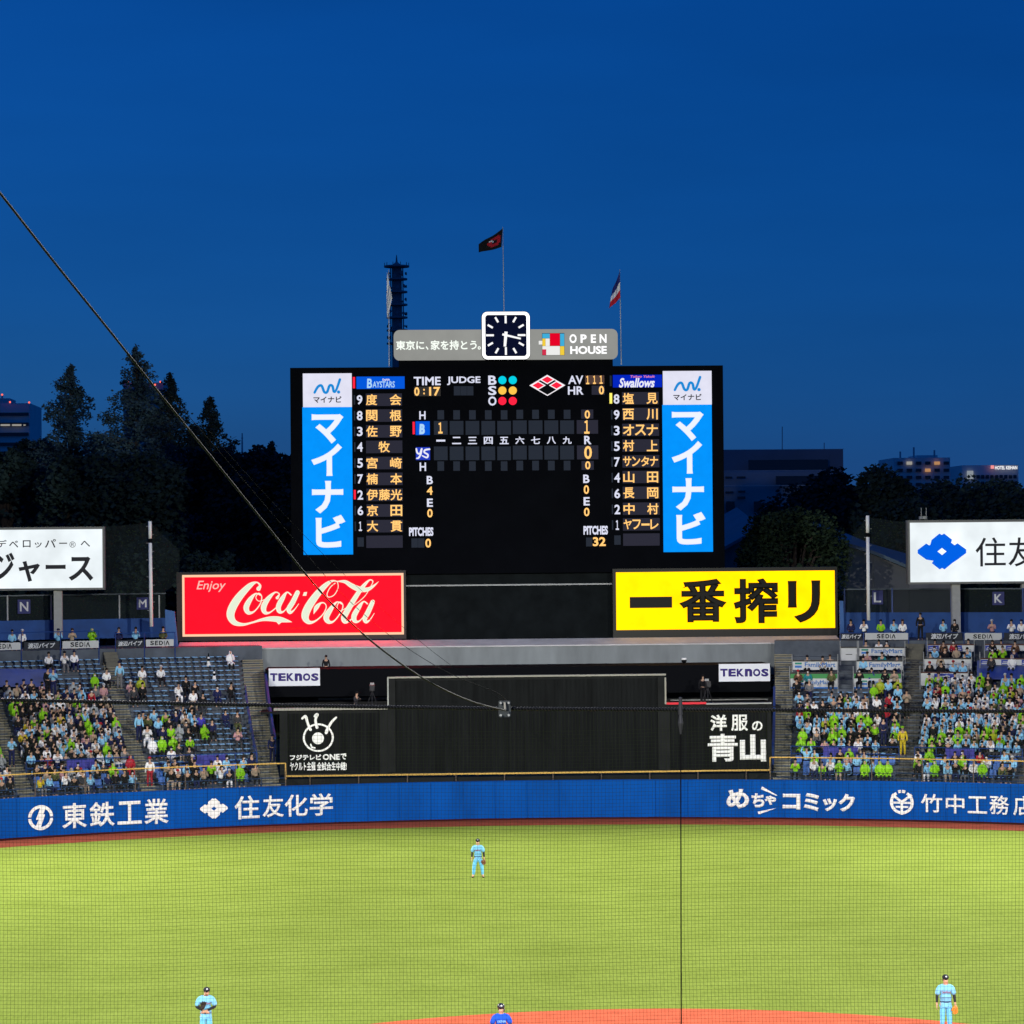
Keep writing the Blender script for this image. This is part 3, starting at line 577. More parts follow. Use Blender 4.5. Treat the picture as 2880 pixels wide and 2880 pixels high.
# flags
def flag(px, top, bot, Y, label, cloth, cols):
    t = thing('flag', label, 'flag', on_y(px[1], bot, Y), 'flags on poles above the scoreboard')
    a, b = on_y(px[0], top, Y), on_y(px[1], bot, Y); MB().tube([a, b], [0.022, 0.035], 6).build('pole', mat('flag_pole', (0.45, 0.47, 0.48), 0.5), t)
    # cloth: grid between pole edge and fly edge, with folds
    hoist, fly = cloth; nu, nv = 14, 10; mb = MB(); P = PlaneY(Y)
    for i in range(nu + 1):
        for j in range(nv + 1):
            u, v = i / nu, j / nv; p = [hoist[0][k] * (1 - u) * (1 - v) + hoist[1][k] * (1 - u) * v + fly[0][k] * u * (1 - v) + fly[1][k] * u * v for k in (0, 1)]
            p[1] += 4 * math.sin(u * 5.5) * u; q = on_y(p[0], p[1], Y); q.y += -0.3 + 0.28 * math.sin(u * 8 + v * 1.3) * u; mb.v.append(q)
    ms = []
    for i in range(nu):
        for j in range(nv):
            k = i * (nv + 1) + j; mb.f.append((k, k + nv + 1, k + nv + 2, k + 1)); mb.m.append(cols[1]((i + .5) / nu, (j + .5) / nv))
    mb.build('cloth', cols[0], t, smooth=True)
fk, frd, fw, fb = mat('flag_black', (0.006, 0.006, 0.008), 0.9), mat('flag_red', (0.5, 0.015, 0.03), 0.9), mat('flag_white', (0.75, 0.75, 0.78), 0.9), mat('flag_blue', (0.02, 0.025, 0.17), 0.9)
flag((1414, 1417.5), 638, 876, 142.5, 'black flag with a red ring on the tallest pole above the clock', (((1413, 644), (1410, 696)), ((1346, 690), (1346, 714))),
     ([fk, frd, fw], lambda u, v: 1 if 0.10 < math.hypot((u - 0.33) * 1.05, v - 0.50) < 0.30 and not (u > 0.33 and 0.3 < v < 0.45) else (2 if 0.36 < u < 0.62 and abs(v - 0.36 - abs(u - 0.47) * 0.8) < 0.07 else 0)))
flag((1743, 1747.5), 758, 1026, 142.5, 'limp red, white and blue flag on the pole over the banner end', (((1742, 764), (1743, 838)), ((1722, 818), (1712, 872))), ([fb, fw, frd], lambda u, v: 0 if v < 0.36 else (1 if v < 0.66 else 2)))
flag((1093, 1094.5), 758, 1031, 142.5, 'limp white flag on the pole beside the lattice tower', (((1088.5, 766), (1087, 862)), ((1103, 840), (1089, 903))), ([fw], lambda u, v: 0))

# ================================================================== LIT SIGNS
P_SG = PlaneY(141.6)
ck_ = thing('lit_sign', 'glowing red sign with flowing white script and pale border', 'sign', on_y(825, 1790, 141.6))
panel('housing', P_SG, (497, 1607, 1142, 1800), -1.4, -0.03, mat('sign_housing', (0.03, 0.022, 0.022), 0.6), ck_)
b = zbox(ZC, (35, 150, 1754, 628))
panel('border', P_SG, b, -0.03, 0.0, screen('sign_cream', (1.0, 0.60, 0.38), 1.0, True), ck_)
panel('red_face', P_SG, (b[0] + 6.5, b[1] + 6.5, b[2] - 6.5, b[3] - 6.5), 0.0, 0.03, screen('sign_red', (7.0, 0.006, 0.024), 1.0, True, 0.06, 1.5), ck_)
fr = Frame(P_SG, *ZC(900, 380)); mb = MB(); s5 = sc_(ZC)
SCRIPT = [
 [(628, 262, 34), (640, 236, 18), (612, 212, 12), (560, 238, 40), (480, 320, 58), (425, 405, 64), (410, 470, 60), (440, 522, 42), (505, 538, 22), (575, 524, 14), (650, 503, 22), (720, 496, 38), (790, 502, 44), (850, 514, 22), (886, 523, 2)],
 [(642, 312, 9), (606, 300, 12), (562, 345, 36), (532, 405, 44), (548, 446, 32), (592, 438, 12), (640, 380, 9), (652, 322, 8), (628, 297, 8), (607, 330, 6), (632, 358, 6), (690, 340, 6)],
 [(772, 334, 24), (788, 304, 9), (755, 292, 12), (700, 342, 36), (667, 402, 44), (676, 445, 32), (716, 446, 12), (778, 398, 8)],
 [(880, 312, 12), (848, 292, 12), (812, 340, 36), (782, 400, 40), (790, 440, 32), (824, 438, 10), (884, 366, 8)],
 [(930, 294, 36), (892, 370, 40), (862, 420, 38), (872, 448, 26), (902, 430, 10), (940, 380, 4)],
 [(1246, 214, 7), (1206, 206, 14), (1155, 235, 36), (1080, 312, 54), (1012, 410, 62), (988, 480, 58), (1014, 524, 34), (1064, 518, 14), (1124, 468, 9), (1152, 412, 8), (1140, 380, 8), (1110, 378, 14), (1076, 412, 34), (1054, 462, 3)],
 [(1240, 210, 6), (1246, 258, 6), (1216, 314, 7), (1172, 332, 7), (1160, 306, 7), (1186, 255, 7), (1226, 222, 7)],
 [(1236, 210, 5), (1300, 214, 26), (1352, 246, 38), (1410, 272, 42), (1470, 276, 32), (1520, 250, 18), (1562, 214, 2)],
 [(1272, 386, 9), (1234, 372, 12), (1184, 430, 38), (1152, 488, 46), (1170, 524, 32), (1212, 518, 12), (1266, 450, 9), (1282, 396, 8), (1257, 371, 8), (1236, 410, 6), (1264, 440, 6), (1328, 402, 6)],
 [(1508, 240, 4), (1516, 212, 9), (1490, 203, 12), (1440, 252, 30), (1382, 332, 38), (1322, 430, 44), (1290, 490, 46), (1296, 524, 32), (1332, 518, 12), (1388, 462, 8)],
 [(1516, 222, 5), (1452, 328, 6), (1352, 410, 6)],
 [(1472, 386, 12), (1442, 370, 12), (1402, 420, 36), (1368, 480, 42), (1376, 520, 32), (1412, 518, 10), (1472, 448, 9)],
 [(1514, 372, 34), (1478, 450, 40), (1452, 500, 38), (1462, 528, 24), (1492, 510, 10), (1526, 460, 4)]]
for p in SCRIPT: stroke(mb, fr, [ZC(x, y) + (w_ * s5,) for x, y, w_ in p], 0.045 + 0.001 * SCRIPT.index(p))
fill(mb, [fr(ZC(*p), 0.044) for p in ((755, 508), (770, 528), (783, 541), (795, 528), (822, 512))]); fill(mb, [fr(ZC(*p), 0.045) for p in ((980, 292), (1005, 290), (998, 320), (970, 320))])
mb.build('script', screen('script_cream', (0.86, 0.92, 0.72), 0.9), ck_)
lettering([('Enjoy', zbox(ZC, (146, 202, 374, 290)), 0.006)], P_SG, screen('script_pink', (1.0, 0.55, 0.5), 0.9), ck_, 0.045, shear=0.25)
lettering([('TRADE-MARK ®', zbox(ZC, (842, 562, 1002, 578)), 0.03)], P_SG, mat('sign_print', (0.12, 0.0, 0.0), 0.6), ck_, 0.045)
ye = thing('lit_sign', 'glowing yellow sign with heavy black kanji', 'sign', on_y(2040, 1785, 141.6))
panel('housing', P_SG, (1724, 1597, 2356, 1796), -1.4, -0.03, mat('sign_housing_dark', (0.02, 0.02, 0.016), 0.6), ye)
panel('yellow_face', P_SG, (1733, 1607, 2348, 1769), -0.03, 0.0, screen('sign_yellow', (2.0, 0.96, 0.0), 1.0, True, 0.14, 0.7), ye)
lettering([('一', Z0(1188, 1126) + Z0(1268, 1147), 0.0), ('番', Z0(1281, 1092) + Z0(1371, 1174), 0.035), ('搾', Z0(1384, 1091) + Z0(1468, 1176), 0.035), ('リ', Z0(1486, 1095) + Z0(1548, 1175), 0.04)], P_SG, mat('black_ink', (0.006, 0.006, 0.004), 0.7), ye, 0.03)
# white billboards over the side stands
def billboard(label, b, Y, legs, org):
    t = thing('billboard', label, 'billboard', org); P = PlaneY(Y)
    panel('frame', P, (b[0] - 6, b[1] - 7, b[2] + 6, b[3] + 6), -0.8, -0.03, mat('board_frame', (0.16, 0.16, 0.15), 0.6), t)
    panel('face', P, b, -0.03, 0.0, screen('board_white', (0.90, 0.97, 1.0), 1.0, True, 0.16, 0.45), t)
    for x in legs: panel('leg', P, (x, b[3] + 6, x + 23, 1790), -0.75, -0.3, mat('board_leg', (0.36, 0.36, 0.34), 0.8, 0.1), t)
    return t, P
lb, P1 = billboard('glowing white billboard with dark katakana, above the letter N plate', (-190, 1490, 288, 1655), 139.0, (150,), on_y(100, 1780, 139))
mk = mat('billboard_ink', (0.030, 0.030, 0.034), 0.7)
lettering([('デ', zbox(ZB, (-18, 190, 46, 242)), 0.012), ('ベ', zbox(ZB, (62, 194, 124, 242)), 0.012), ('ロ', zbox(ZB, (155, 192, 208, 240)), 0.012), ('ッ', zbox(ZB, (236, 206, 284, 242)), 0.012), ('パ', zbox(ZB, (304, 184, 380, 242)), 0.012), ('ー', zbox(ZB, (402, 208, 456, 216)), 0.0), ('®', zbox(ZB, (472, 200, 514, 242)), 0.0), ('へ', zbox(ZB, (548, 196, 612, 236)), 0.012)], P1, mk, lb, 0.02)
lettering([('ジ', zbox(ZB, (-58, 276, 100, 470)), 0.028), ('ャ', zbox(ZB, (126, 332, 272, 474)), 0.03), ('ー', zbox(ZB, (310, 358, 446, 388)), 0.0), ('ス', zbox(ZB, (466, 304, 634, 468)), 0.028)], P1, mk, lb, 0.02)
rb, P2 = billboard('glowing white billboard with a blue well-frame emblem, above the letter K plate', (2560, 1467, 3330, 1634), 139.0, (2681, 2878, 3075), on_y(2750, 1780, 139))
well(P2, *ZK(1360, 374), sc_(ZK) * 1.19, screen('emblem_blue', (0.0, 0.13, 0.85), 0.9), screen('board_white', (1, 1, 1)), rb, 0.02)
lettering([('住', zbox(ZK, (1594, 276, 1804, 478)), 0.004), ('友', zbox(ZK, (1822, 276, 2032, 478)), 0.004), ('化', zbox(ZK, (2050, 276, 2260, 478)), 0.004), ('学', zbox(ZK, (2278, 276, 2488, 478)), 0.004)], P2, mk, rb, 0.02)
panel('ladder_guard', P2, (2589, 1452, 2608, 1460), -0.6, 0.0, M_steel, rb)
for x in (2591, 2605): MB().tube([on_y(x, 1428, 138.9), on_y(x, 1460, 138.9)], 0.025, 5).build('guard_post', M_steel, rb)
# white light poles with step pegs
for xa, ya, xb, yb, lab in ((421.5, 1466, 425.7, 1762, 'white steel pole with climbing pegs beside the letter M plate'), (2440, 1450, 2443, 1745, 'white steel pole with climbing pegs beside the letter L plate')):
    t = thing('pole', lab, 'pole', on_y(xb, yb, 139.4)); a, b = on_y(xa, ya, 139.4), on_y(xb, yb, 139.4); p = lambda k: a.lerp(b, k)
    MB().tube([p(0), p(0.17)], 0.115, 10).tube([p(0.20), p(1)], 0.115, 10).build('shaft', mat('pole_white', (0.80, 0.80, 0.77), 0.6, 0.06), t, smooth=True)
    MB().tube([p(0.165), p(0.205)], 0.122, 10).build('black_band', M_dark, t)
    for i in range(11):
        q = p(0.05 + 0.08 * i); s = 1 if i % 2 else -1; MB().tube([q, q + Vector((0.24 * s, -0.05, 0.02))], 0.02, 5).build('peg', M_steel, t)

# ================================================================== OUTFIELD STANDS
R_0, Z_0, TR, RI, NK = 60.5, 1.95, 0.70, 0.262, 26
def rowR(k): return R_0 + TR * k
def rowZ(k): return Z_0 + RI * k
def bound(pb, pt):
    a, b = theta_px(pb, rowR(0), rowZ(0)), theta_px(pt, rowR(NK), rowZ(NK)); return lambda k: a + (b - a) * k / NK
A1L, A1R = bound(52, -66), bound(96, -21)
A2L, A2R = bound(395, 286), bound(439, 324)
A3L, A3R = bound(735, 679), bound(789, 737)
A4L, A4R = bound(2175, 2178), bound(2222, 2227)
A5L, A5R = bound(2522, 2549), bound(2564, 2603)
A6L, A6R = bound(2862, 2930), bound(2905, 2975)
def stand(name, label, t0, t1):
    t = thing(name, label, 'stand', arc(70, (t0(0) + t1(0)) / 2, 0)); mb = MB(); n = 40
    prof = [(58.36, 0.0), (58.36, 1.93), (R_0 - 0.3, 1.93)]
    for k in range(NK): prof += [(rowR(k) - 0.28, rowZ(k)), (rowR(k + 1) - 0.28, rowZ(k)), ]
    prof += [(rowR(NK) - 0.28, rowZ(NK) + 0.75), (84.5, rowZ(NK) + 0.75), (84.5, 0.0)]
    m = len(prof)
    for i in range(n + 1):
        for (r, z) in prof:
            k = max(0, min(NK, (r - R_0) / TR)); a, b = t0(k), t1(k); mb.v.append(arc(r, a + (b - a) * i / n, z))
    for i in range(n):
        for j in range(m - 1): mb.f.append((i * m + j, (i + 1) * m + j, (i + 1) * m + j + 1, i * m + j + 1)); mb.m.append(0)
    mb.f += [tuple(range(m))[::-1], tuple(n * m + j for j in range(m))]; mb.m += [0, 0]
    mb.build('terrace', M_conc2, t); return t
st_l = stand('outfield_stand', 'terraced concrete stand with blue seats beside the red sign', lambda k: -1.0, A3R)
st_r = stand('outfield_stand', 'terraced concrete stand with blue seats beside the yellow sign', A4L, lambda k: 1.0)
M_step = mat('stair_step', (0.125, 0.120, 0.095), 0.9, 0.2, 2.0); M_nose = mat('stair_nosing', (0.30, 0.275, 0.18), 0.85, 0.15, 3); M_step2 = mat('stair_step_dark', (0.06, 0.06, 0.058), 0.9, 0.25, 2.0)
def aisle(par, tl_, tr_, light, k1=NK):
    mb, nb = MB(), MB()
    for k in range(0, k1):
        for h in (0, 1):
            r0 = rowR(k) - 0.28 + 0.35 * h; z1 = rowZ(k) - (RI / 2 if h == 0 else 0) + 0.13 + 0.004; kk = k + h * .5
            a, b = tl_(kk), tr_(kk); q = [arc(r0, a, z1 - 0.40), arc(r0, b, z1 - 0.40), arc(r0 + 0.36, b, z1 - 0.40), arc(r0 + 0.36, a, z1 - 0.40)]
            mb.hexa(q + [p + Vector((0, 0, 0.40)) for p in q])
            q = [arc(r0 - 0.01, a, z1 - 0.03), arc(r0 - 0.01, b, z1 - 0.03), arc(r0 + 0.08, b, z1 - 0.03), arc(r0 + 0.08, a, z1 - 0.03)]; nb.hexa(q + [p + Vector((0, 0, 0.036)) for p in q])
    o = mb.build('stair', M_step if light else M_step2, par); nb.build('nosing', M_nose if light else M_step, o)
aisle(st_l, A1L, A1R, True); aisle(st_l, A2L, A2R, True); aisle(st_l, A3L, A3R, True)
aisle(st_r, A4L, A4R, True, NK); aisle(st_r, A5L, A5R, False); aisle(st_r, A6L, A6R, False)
def deck_steps(par, ta, tb):
    mb = MB()
    for i in range(4):
        a, b = ta(NK), tb(NK); z1 = rowZ(NK) + 0.19 * i - 0.02; r0 = rowR(NK) - 0.30 - 0.22 * (4 - i); q = [arc(r0, a, z1 - 0.5), arc(r0, b, z1 - 0.5), arc(rowR(NK) - 0.285, b, z1 - 0.5), arc(rowR(NK) - 0.285, a, z1 - 0.5)]
        mb.hexa(q + [p + Vector((0, 0, 0.5)) for p in q])
    mb.build('deck_steps', M_step, par)
deck_steps(st_l, A2L, A2R); deck_steps(st_r, A5L, A5R)
# blue stair side walls and hand rails
def side_wall(par, th, k0, k1, h, dth, name='stair_side_wall', m=None):
    mb = MB(); n = 12
    for i in range(n + 1):
        k = k0 + (k1 - k0) * i / n; r = rowR(k); z = rowZ(k)
        for d in (0, dth): mb.v += [arc(r, th(k) + d, z - 0.3), arc(r, th(k) + d, z + h)]
    for i in range(n):
        a = 4 * i
        for p, q in ((0, 1), (1, 3), (3, 2)): mb.f.append((a + p, a + q, a + 4 + q, a + 4 + p)); mb.m.append(0)
    mb.f += [(0, 2, 3, 1), (4 * n, 4 * n + 1, 4 * n + 3, 4 * n + 2)]; mb.m += [0, 0]
    return mb.build(name, m or M_rail, par)
side_wall(st_l, A3R, 6, 19, 1.05, 0.002); side_wall(st_r, A4L, 3, 15, 1.05, -0.002)
def hand_rail(par, th, k0, k1, h=0.9):
    mb = MB()
    for hh in (h, h * 0.5): mb.tube([arc(rowR(k0 + (k1 - k0) * i / 8), th(k0 + (k1 - k0) * i / 8), rowZ(k0 + (k1 - k0) * i / 8) + hh) for i in range(9)], 0.03, 5)
    o = mb.build('hand_rail', M_rail, par); mb = MB()
    for i in range(9):
        k = k0 + (k1 - k0) * i / 8; mb = MB().tube([arc(rowR(k), th(k), rowZ(k) - 0.1), arc(rowR(k), th(k), rowZ(k) + h)], 0.03, 5); mb.build('rail_post', M_rail, o)
hand_rail(st_l, A3L, 4, 17)
# cross-aisle rail with violet mesh panels, low front rail
M_vio = mat('violet_mesh', (0.045, 0.045, 0.27), 0.7, 0.12, 4)
def cross_rail(par, ta, tb, pan):
    k = 3.4; r, z = rowR(k), rowZ(3); a, b = ta(k), tb(k); mb = MB()
    for h in (1.05, 0.62): mb.tube([arc(r, a + (b - a) * i / 16, z + h) for i in range(17)], 0.03, 5)
    o = mb.build('cross_rail', M_rail, par); n = max(2, int((b - a) * r / 1.1))
    for i in range(n + 1): MB().tube([arc(r, a + (b - a) * i / n, z - 0.2), arc(r, a + (b - a) * i / n, z + 1.05)], 0.03, 5).build('rail_post', M_rail, o)
    for (x0, x1) in pan:
        p, q = theta_px(x0, r, z), theta_px(x1, r, z); mb = MB()
        for i in range(6):
            u, v = p + (q - p) * i / 6, p + (q - p) * (i + 0.96) / 6; w4 = [arc(r - 0.06, u, z + 0.15), arc(r - 0.06, v, z + 0.15), arc(r - 0.03, v, z + 0.15), arc(r - 0.03, u, z + 0.15)]; mb.hexa(w4 + [s + Vector((0, 0, 0.86)) for s in w4])
        mb.build('mesh_panel', M_vio, o)
cross_rail(st_l, A1R, A2L, [(187, 272)]); cross_rail(st_l, A2R, A3L, [(538, 636)]); cross_rail(st_r, A4R, A5L, [(2316, 2414)]); cross_rail(st_r, A5R, A6L, [(2660, 2742)])
for par, a, b in ((st_l, -0.95, A3R(0)), (st_r, A4L(0), 0.95)):
    mb = MB()
    for h in (0.30, 0.62): mb.tube([arc(58.9, a + (b - a) * i / 40, 1.95 + h) for i in range(41)], 0.028, 5)
    o = mb.build('front_rail', mat('dark_blue_rail', (0.02, 0.04, 0.09), 0.5), par); n = int((b - a) * 58.9 / 1.4)
    for i in range(n): MB().tube([arc(58.9, a + (b - a) * i / n, 1.9), arc(58.9, a + (b - a) * i / n, 2.57)], 0.028, 5).build('rail_post', MC['dark_blue_rail'], o)
# ------------------------------------------------------------ upper deck: rail with banners, blue back wall, net fence, letter plates
DK = rowZ(NK) + 0.75
RB = rowR(NK) - 0.30
CB = Cyl(RB); CN = Cyl(84.2); CWL = Cyl(84.0)
def deck_rail(par, x0, x1, posts):
    y = 1785; a, b = theta_px(x0, RB, 10), theta_px(x1, RB, 10); mb = MB()
    mb.tube([arc(RB, a + (b - a) * i / 16, CB.uv((x0 + x1) / 2, 1780)[1]) for i in range(17)], 0.03, 5)
    o = mb.build('deck_rail', M_rail, par)
    for x in posts:
        t = theta_px(x, RB, 10); MB().tube([arc(RB, t, DK - 1.6), arc(RB, t, CB.uv((x0 + x1) / 2, 1780)[1])], 0.035, 5).build('rail_post', M_rail, o)
deck_rail(st_l, -250, 280, [-200, -52, 60, 170, 278]); deck_rail(st_l, 322, 494, [325, 406, 492])
deck_rail(st_r, 2362, 2556, [2363, 2429, 2555]); deck_rail(st_r, 2604, 3000, [2605, 2711, 2820, 2900])
M_bw, M_bk = mat('rail_banner_white', (0.50, 0.51, 0.50), 0.7, 0.05, 2), mat('banner_black', (0.014, 0.018, 0.028), 0.7)
M_gk = mat('banner_ink', (0.02, 0.022, 0.025), 0.7); M_wk = mat('banner_letters', (0.62, 0.63, 0.64), 0.7)
BANN = [(ZB, (-110, 888, 137, 938), 1, (-40, 896, 78, 928), 'at the far end beside the outermost black banner'), (ZB, (160, 880, 402, 935), 0, (186, 888, 372, 926), 'between two white banners, under the glowing katakana board'), (ZB, (422, 875, 668, 925), 1, (476, 884, 610, 916), 'left of the gap by the letter M plate'),
        (ZB, (787, 868, 975, 920), 0, (800, 876, 964, 910), 'right of the stair gap, near the red sign'), (ZB, (990, 865, 1178, 912), 1, (1018, 874, 1150, 904), 'nearest to the red sign'),
        (ZQ, (567, 215, 728, 264), 0, (574, 222, 722, 256), 'nearest to the yellow sign'), (ZQ, (750, 212, 1070, 262), 1, (838, 220, 978, 252), 'below the letter L plate'), (ZQ, (1203, 210, 1475, 268), 0, (1240, 216, 1444, 258), 'right of the guard on the stairs'), (ZQ, (1493, 212, 1768, 264), 1, (1556, 222, 1700, 254), 'below the letter K plate'), (ZQ, (1785, 212, 2050, 266), 0, (1822, 218, 2020, 260), 'at the far end under the blue-emblem board')]
for z, b, wh, tb, where in BANN:
    t = thing('banner', ('white banner with thin grey capitals, ' if wh else 'black banner with white kanji and kana, ') + where, 'banner', CB.xyz(*CB.uv(*z((b[0] + b[2]) / 2, b[3])), 0), 'banners along the upper rail')
    panel('sheet', CB, zbox(z, b), 0.05, 0.075, M_bw if wh else M_bk, t, seg=6)
    if wh:
        x0, y0, x1, y1 = tb; wds = [('S', 0, .2), ('E', .245, .40), ('D', .46, .66), ('I', .715, .745), ('Λ', .78, 1.0)]
        lettering([(ch, zbox(z, (x0 + (x1 - x0) * a, y0, x0 + (x1 - x0) * c_, y1)), 0.035) for ch, a, c_ in wds], CB, M_gk, t, 0.085)
    else: lettering([('渡辺パイプ', zbox(z, tb), 0.035)], CB, M_wk, t, 0.085, shear=0.12)
# back wall and fence, left and right
M_net = mat('dark_net', (0.010, 0.018, 0.020), 0.9, alpha=0.55); M_net2 = mat('far_net', (0.014, 0.022, 0.022), 0.9, alpha=0.35)
for side, x0, x1, posts, lab in (('l', -330, 466, (-140, 20, 143, 335, 447), 'beside the red sign'), ('r', 2372, 3250, (2376, 2510, 2676, 2878, 3050), 'beside the yellow sign')):
    t = setp(panel('back_wall', CWL, (x0, 1745 if side == 'l' else 1722, x1, 1800), -0.2, 0.0, M_bluew, None, 14, CWL.xyz(*CWL.uv((x0 + x1) / 2, 1800), 0)), 'blue painted back wall of the upper deck ' + lab, 'wall')
    f = thing('net_fence', 'dark net fence on posts above the blue back wall ' + lab, 'fence', CN.xyz(*CN.uv((x0 + x1) / 2, 1745), 0))
    panel('net', CN, (x0, 1674 if side == 'l' else 1656, x1, 1748), 0.0, 0.02, M_net, f, 14)
    for x in posts: panel('post', CN, (x - 2, 1674 if side == 'l' else 1654, x + 2, 1748), 0.02, 0.12, M_steel if side == 'l' else M_rail, f)
    panel('top_tube', CN, (x0, 1673 if side == 'l' else 1654, x1, 1676.5 if side == 'l' else 1657.5), 0.02, 0.08, mat('fence_tube', (0.08, 0.10, 0.12), 0.6), f, 14)
for z, b, ch, lab in ((ZB, (115, 595, 202, 690), 'N', 'navy square plate with a white letter N'), (ZB, (925, 580, 1005, 662), 'M', 'navy square plate with a white letter M'), (ZK, (875, 645, 952, 742), 'L', 'navy square plate with a white letter L'), (ZK, (1715, 655, 1798, 747), 'K', 'navy square plate with a white letter K')):
    bb = zbox(z, b); t = thing('letter_plate', lab + ' on the net fence', 'sign', CN.xyz(*CN.uv(bb[0], bb[3]), 0.1), 'letter plates on the net fence')
    panel('plate', CN, bb, 0.14, 0.17, mat('plate_navy', (0.018, 0.024, 0.13), 0.6), t); q = (b[2] - b[0])
    lettering([(ch, zbox(z, (b[0] + q * 0.17, b[1] + q * 0.18, b[2] - q * 0.17, b[3] - q * 0.18)), 0.02)], CN, M_wk, t, 0.185)
# tall nets strung from the white poles to the billboards
for pts, lab, Y in (([(292, 1482), (422, 1471), (505, 1550), (503, 1640), (447, 1675), (292, 1672)], 'tall dark net strung between the white pole and the katakana billboard', 139.6), ([(2555, 1470), (2441, 1454), (2392, 1512), (2372, 1655), (2555, 1655)], 'tall dark net strung between the white pole and the blue-emblem billboard', 139.6)):
    P = PlaneY(Y); fr = Frame(P, *pts[0]); mb = MB(); fill(mb, [fr(p, 0) for p in pts]); t = setp(mb.build('safety_net', M_net2, org=fr(pts[-1], 0)), lab, 'net')
# slanted blue end panels of the upper deck
for pts, lab in (([(464, 1714), (491, 1720), (499, 1800), (506, 1868), (490, 1868), (486, 1800), (466, 1796)], 'slanted pale blue end panel beside the red sign'), ([(2361, 1690), (2372, 1690), (2374, 1870), (2362, 1870)], 'narrow blue end post beside the yellow sign')):
    fr = Frame(PlaneY(139.2), *pts[0]); mb = MB(); prism_shape(mb, fr, pts, -0.15, 0); setp(mb.build('end_panel', mat('pale_blue_paint', (0.05, 0.13, 0.33), 0.7, 0.1), org=fr(pts[-1], 0)), lab, 'panel')

# ================================================================== SEATS
def on_stand(x, y):
    lo, hi = R_0 - 1.5, rowR(NK) + 4
    for _ in range(40):
        r = (lo + hi) / 2; z = max(Z_0, rowZ((r - R_0) / TR)); t = theta_px(x, r, z)
        if proj(arc(r, t, z))[1] > y: lo = r
        else: hi = r
    return t, r, z
COUNTERS = []       # (side, pixel box) of terrace boxes and tarps where no plain seats are built
def inside(px, py, bs): return any(b[0] <= px <= b[2] and b[1] <= py <= b[3] for b in bs)
NOSEAT = [(-400, 1896, 152, 1952), (2215, 1760, 2548, 1945), (2600, 1760, 3400, 1935)]
SECT = {'A': (lambda k: A1L(k) - 0.11, A1L, 'outer left stairs'), 'B': (A1R, A2L, 'middle left stairs'), 'C': (A2R, A3L, 'yellow left stairs'), 'D': (A4R, A5L, 'yellow right stairs'), 'E': (A5R, A6L, 'vendor stairs'), 'F': (A6R, lambda k: A6R(k) + 0.10, 'outer right stairs')}
SEATS = []          # (section, k, index from the named stairs, theta, R, z, px, py)
for s, (ta, tb, nm) in SECT.items():
    for k in range(NK):
        if k == 3: continue
        a, b = ta(k), tb(k); r = rowR(k) + 0.10; wd = (b - a) * r - 0.35; n = int(wd / 0.49)
        for i in range(n):
            t = a + 0.18 / r + (i + 0.5) * (wd / n) / r; z = rowZ(k); px, py = proj(arc(r, t, z + 0.35))
            if inside(px, py, NOSEAT): continue
            j = n - i if s in 'BC' else i + 1
            if s == 'A': j = n - i
            SEATS.append((s, k, j, t, r, z, px, py))
def seat_bm(back):
    mb = MB(); mb.add([(-.17, -.17, .40), (.17, -.17, .40), (.18, .16, .39), (-.18, .16, .39), (-.16, -.18, .36), (.16, -.18, .36), (.17, .17, .35), (-.17, .17, .35)], [(0, 1, 2, 3), (7, 6, 5, 4), (0, 4, 5, 1), (1, 5, 6, 2), (2, 6, 7, 3), (3, 7, 4, 0)])
    if back: mb.hexa([(-.20, .15, .42), (.20, .15, .42), (.20, .19, .42), (-.20, .19, .42), (-.18, .22, .80), (.18, .22, .80), (.18, .25, .80), (-.18, .25, .80)])
    else: mb.hexa([(-.18, .15, .385), (.18, .15, .385), (.18, .18, .385), (-.18, .18, .385), (-.18, .18, .405), (.18, .18, .405), (.18, .205, .405), (-.18, .205, .405)])
    mb.hexa([(-.05, -.05, 0), (.05, -.05, 0), (.05, .08, 0), (-.05, .08, 0), (-.05, -.05, .36), (.05, -.05, .36), (.05, .08, .36), (-.05, .08, .36)], 1)
    return mb
M_seat = mat('seat_plastic_pale', (0.17, 0.36, 0.58), 0.5, 0.22, 3); M_seat2 = mat('seat_plastic_blue', (0.012, 0.10, 0.38), 0.45, 0.12, 3)
def mesh_of(mb, name, mats):
    o = mb.build(name, mats); me = o.data; D.objects.remove(o); return me
SEAT_ME = mesh_of(seat_bm(False), 'seat', [M_seat, M_conc2]); SEAT_BK = mesh_of(seat_bm(True), 'seat', [M_seat2, M_conc2])
# blue tarpaulins over seats
def tarp(pts, lab):
    mb = MB(); g = []
    n, m = 16, 7
    for i in range(n + 1):
        for j in range(m + 1):
            x = pts[0] + (pts[2] - pts[0]) * i / n; y = pts[1] + (pts[3] - pts[1]) * j / m; t, r, z = on_stand(x, y); mb.v.append(arc(r, t, z + 0.50 + 0.07 * math.sin(j * 3.0) + 0.03 * math.sin(i * 2.1 + j)))
    for i in range(n):
        for j in range(m): a = i * (m + 1) + j; mb.f.append((a, a + m + 1, a + m + 2, a + 1)); mb.m.append(0)
    setp(mb.build('tarpaulin', mat('blue_tarp', (0.012, 0.045, 0.28), 0.4, 0.2, 1.5, spec=0.5), org=mb.v[0], smooth=True), lab, 'tarpaulin')
tarp((-420, 1904, 158, 1958), 'shiny blue tarpaulin covering rows of seats above the crowd by the middle left stairs'); tarp((2748, 1880, 3350, 1936), 'shiny blue tarpaulin covering rows of seats below the counter with small logo boards')

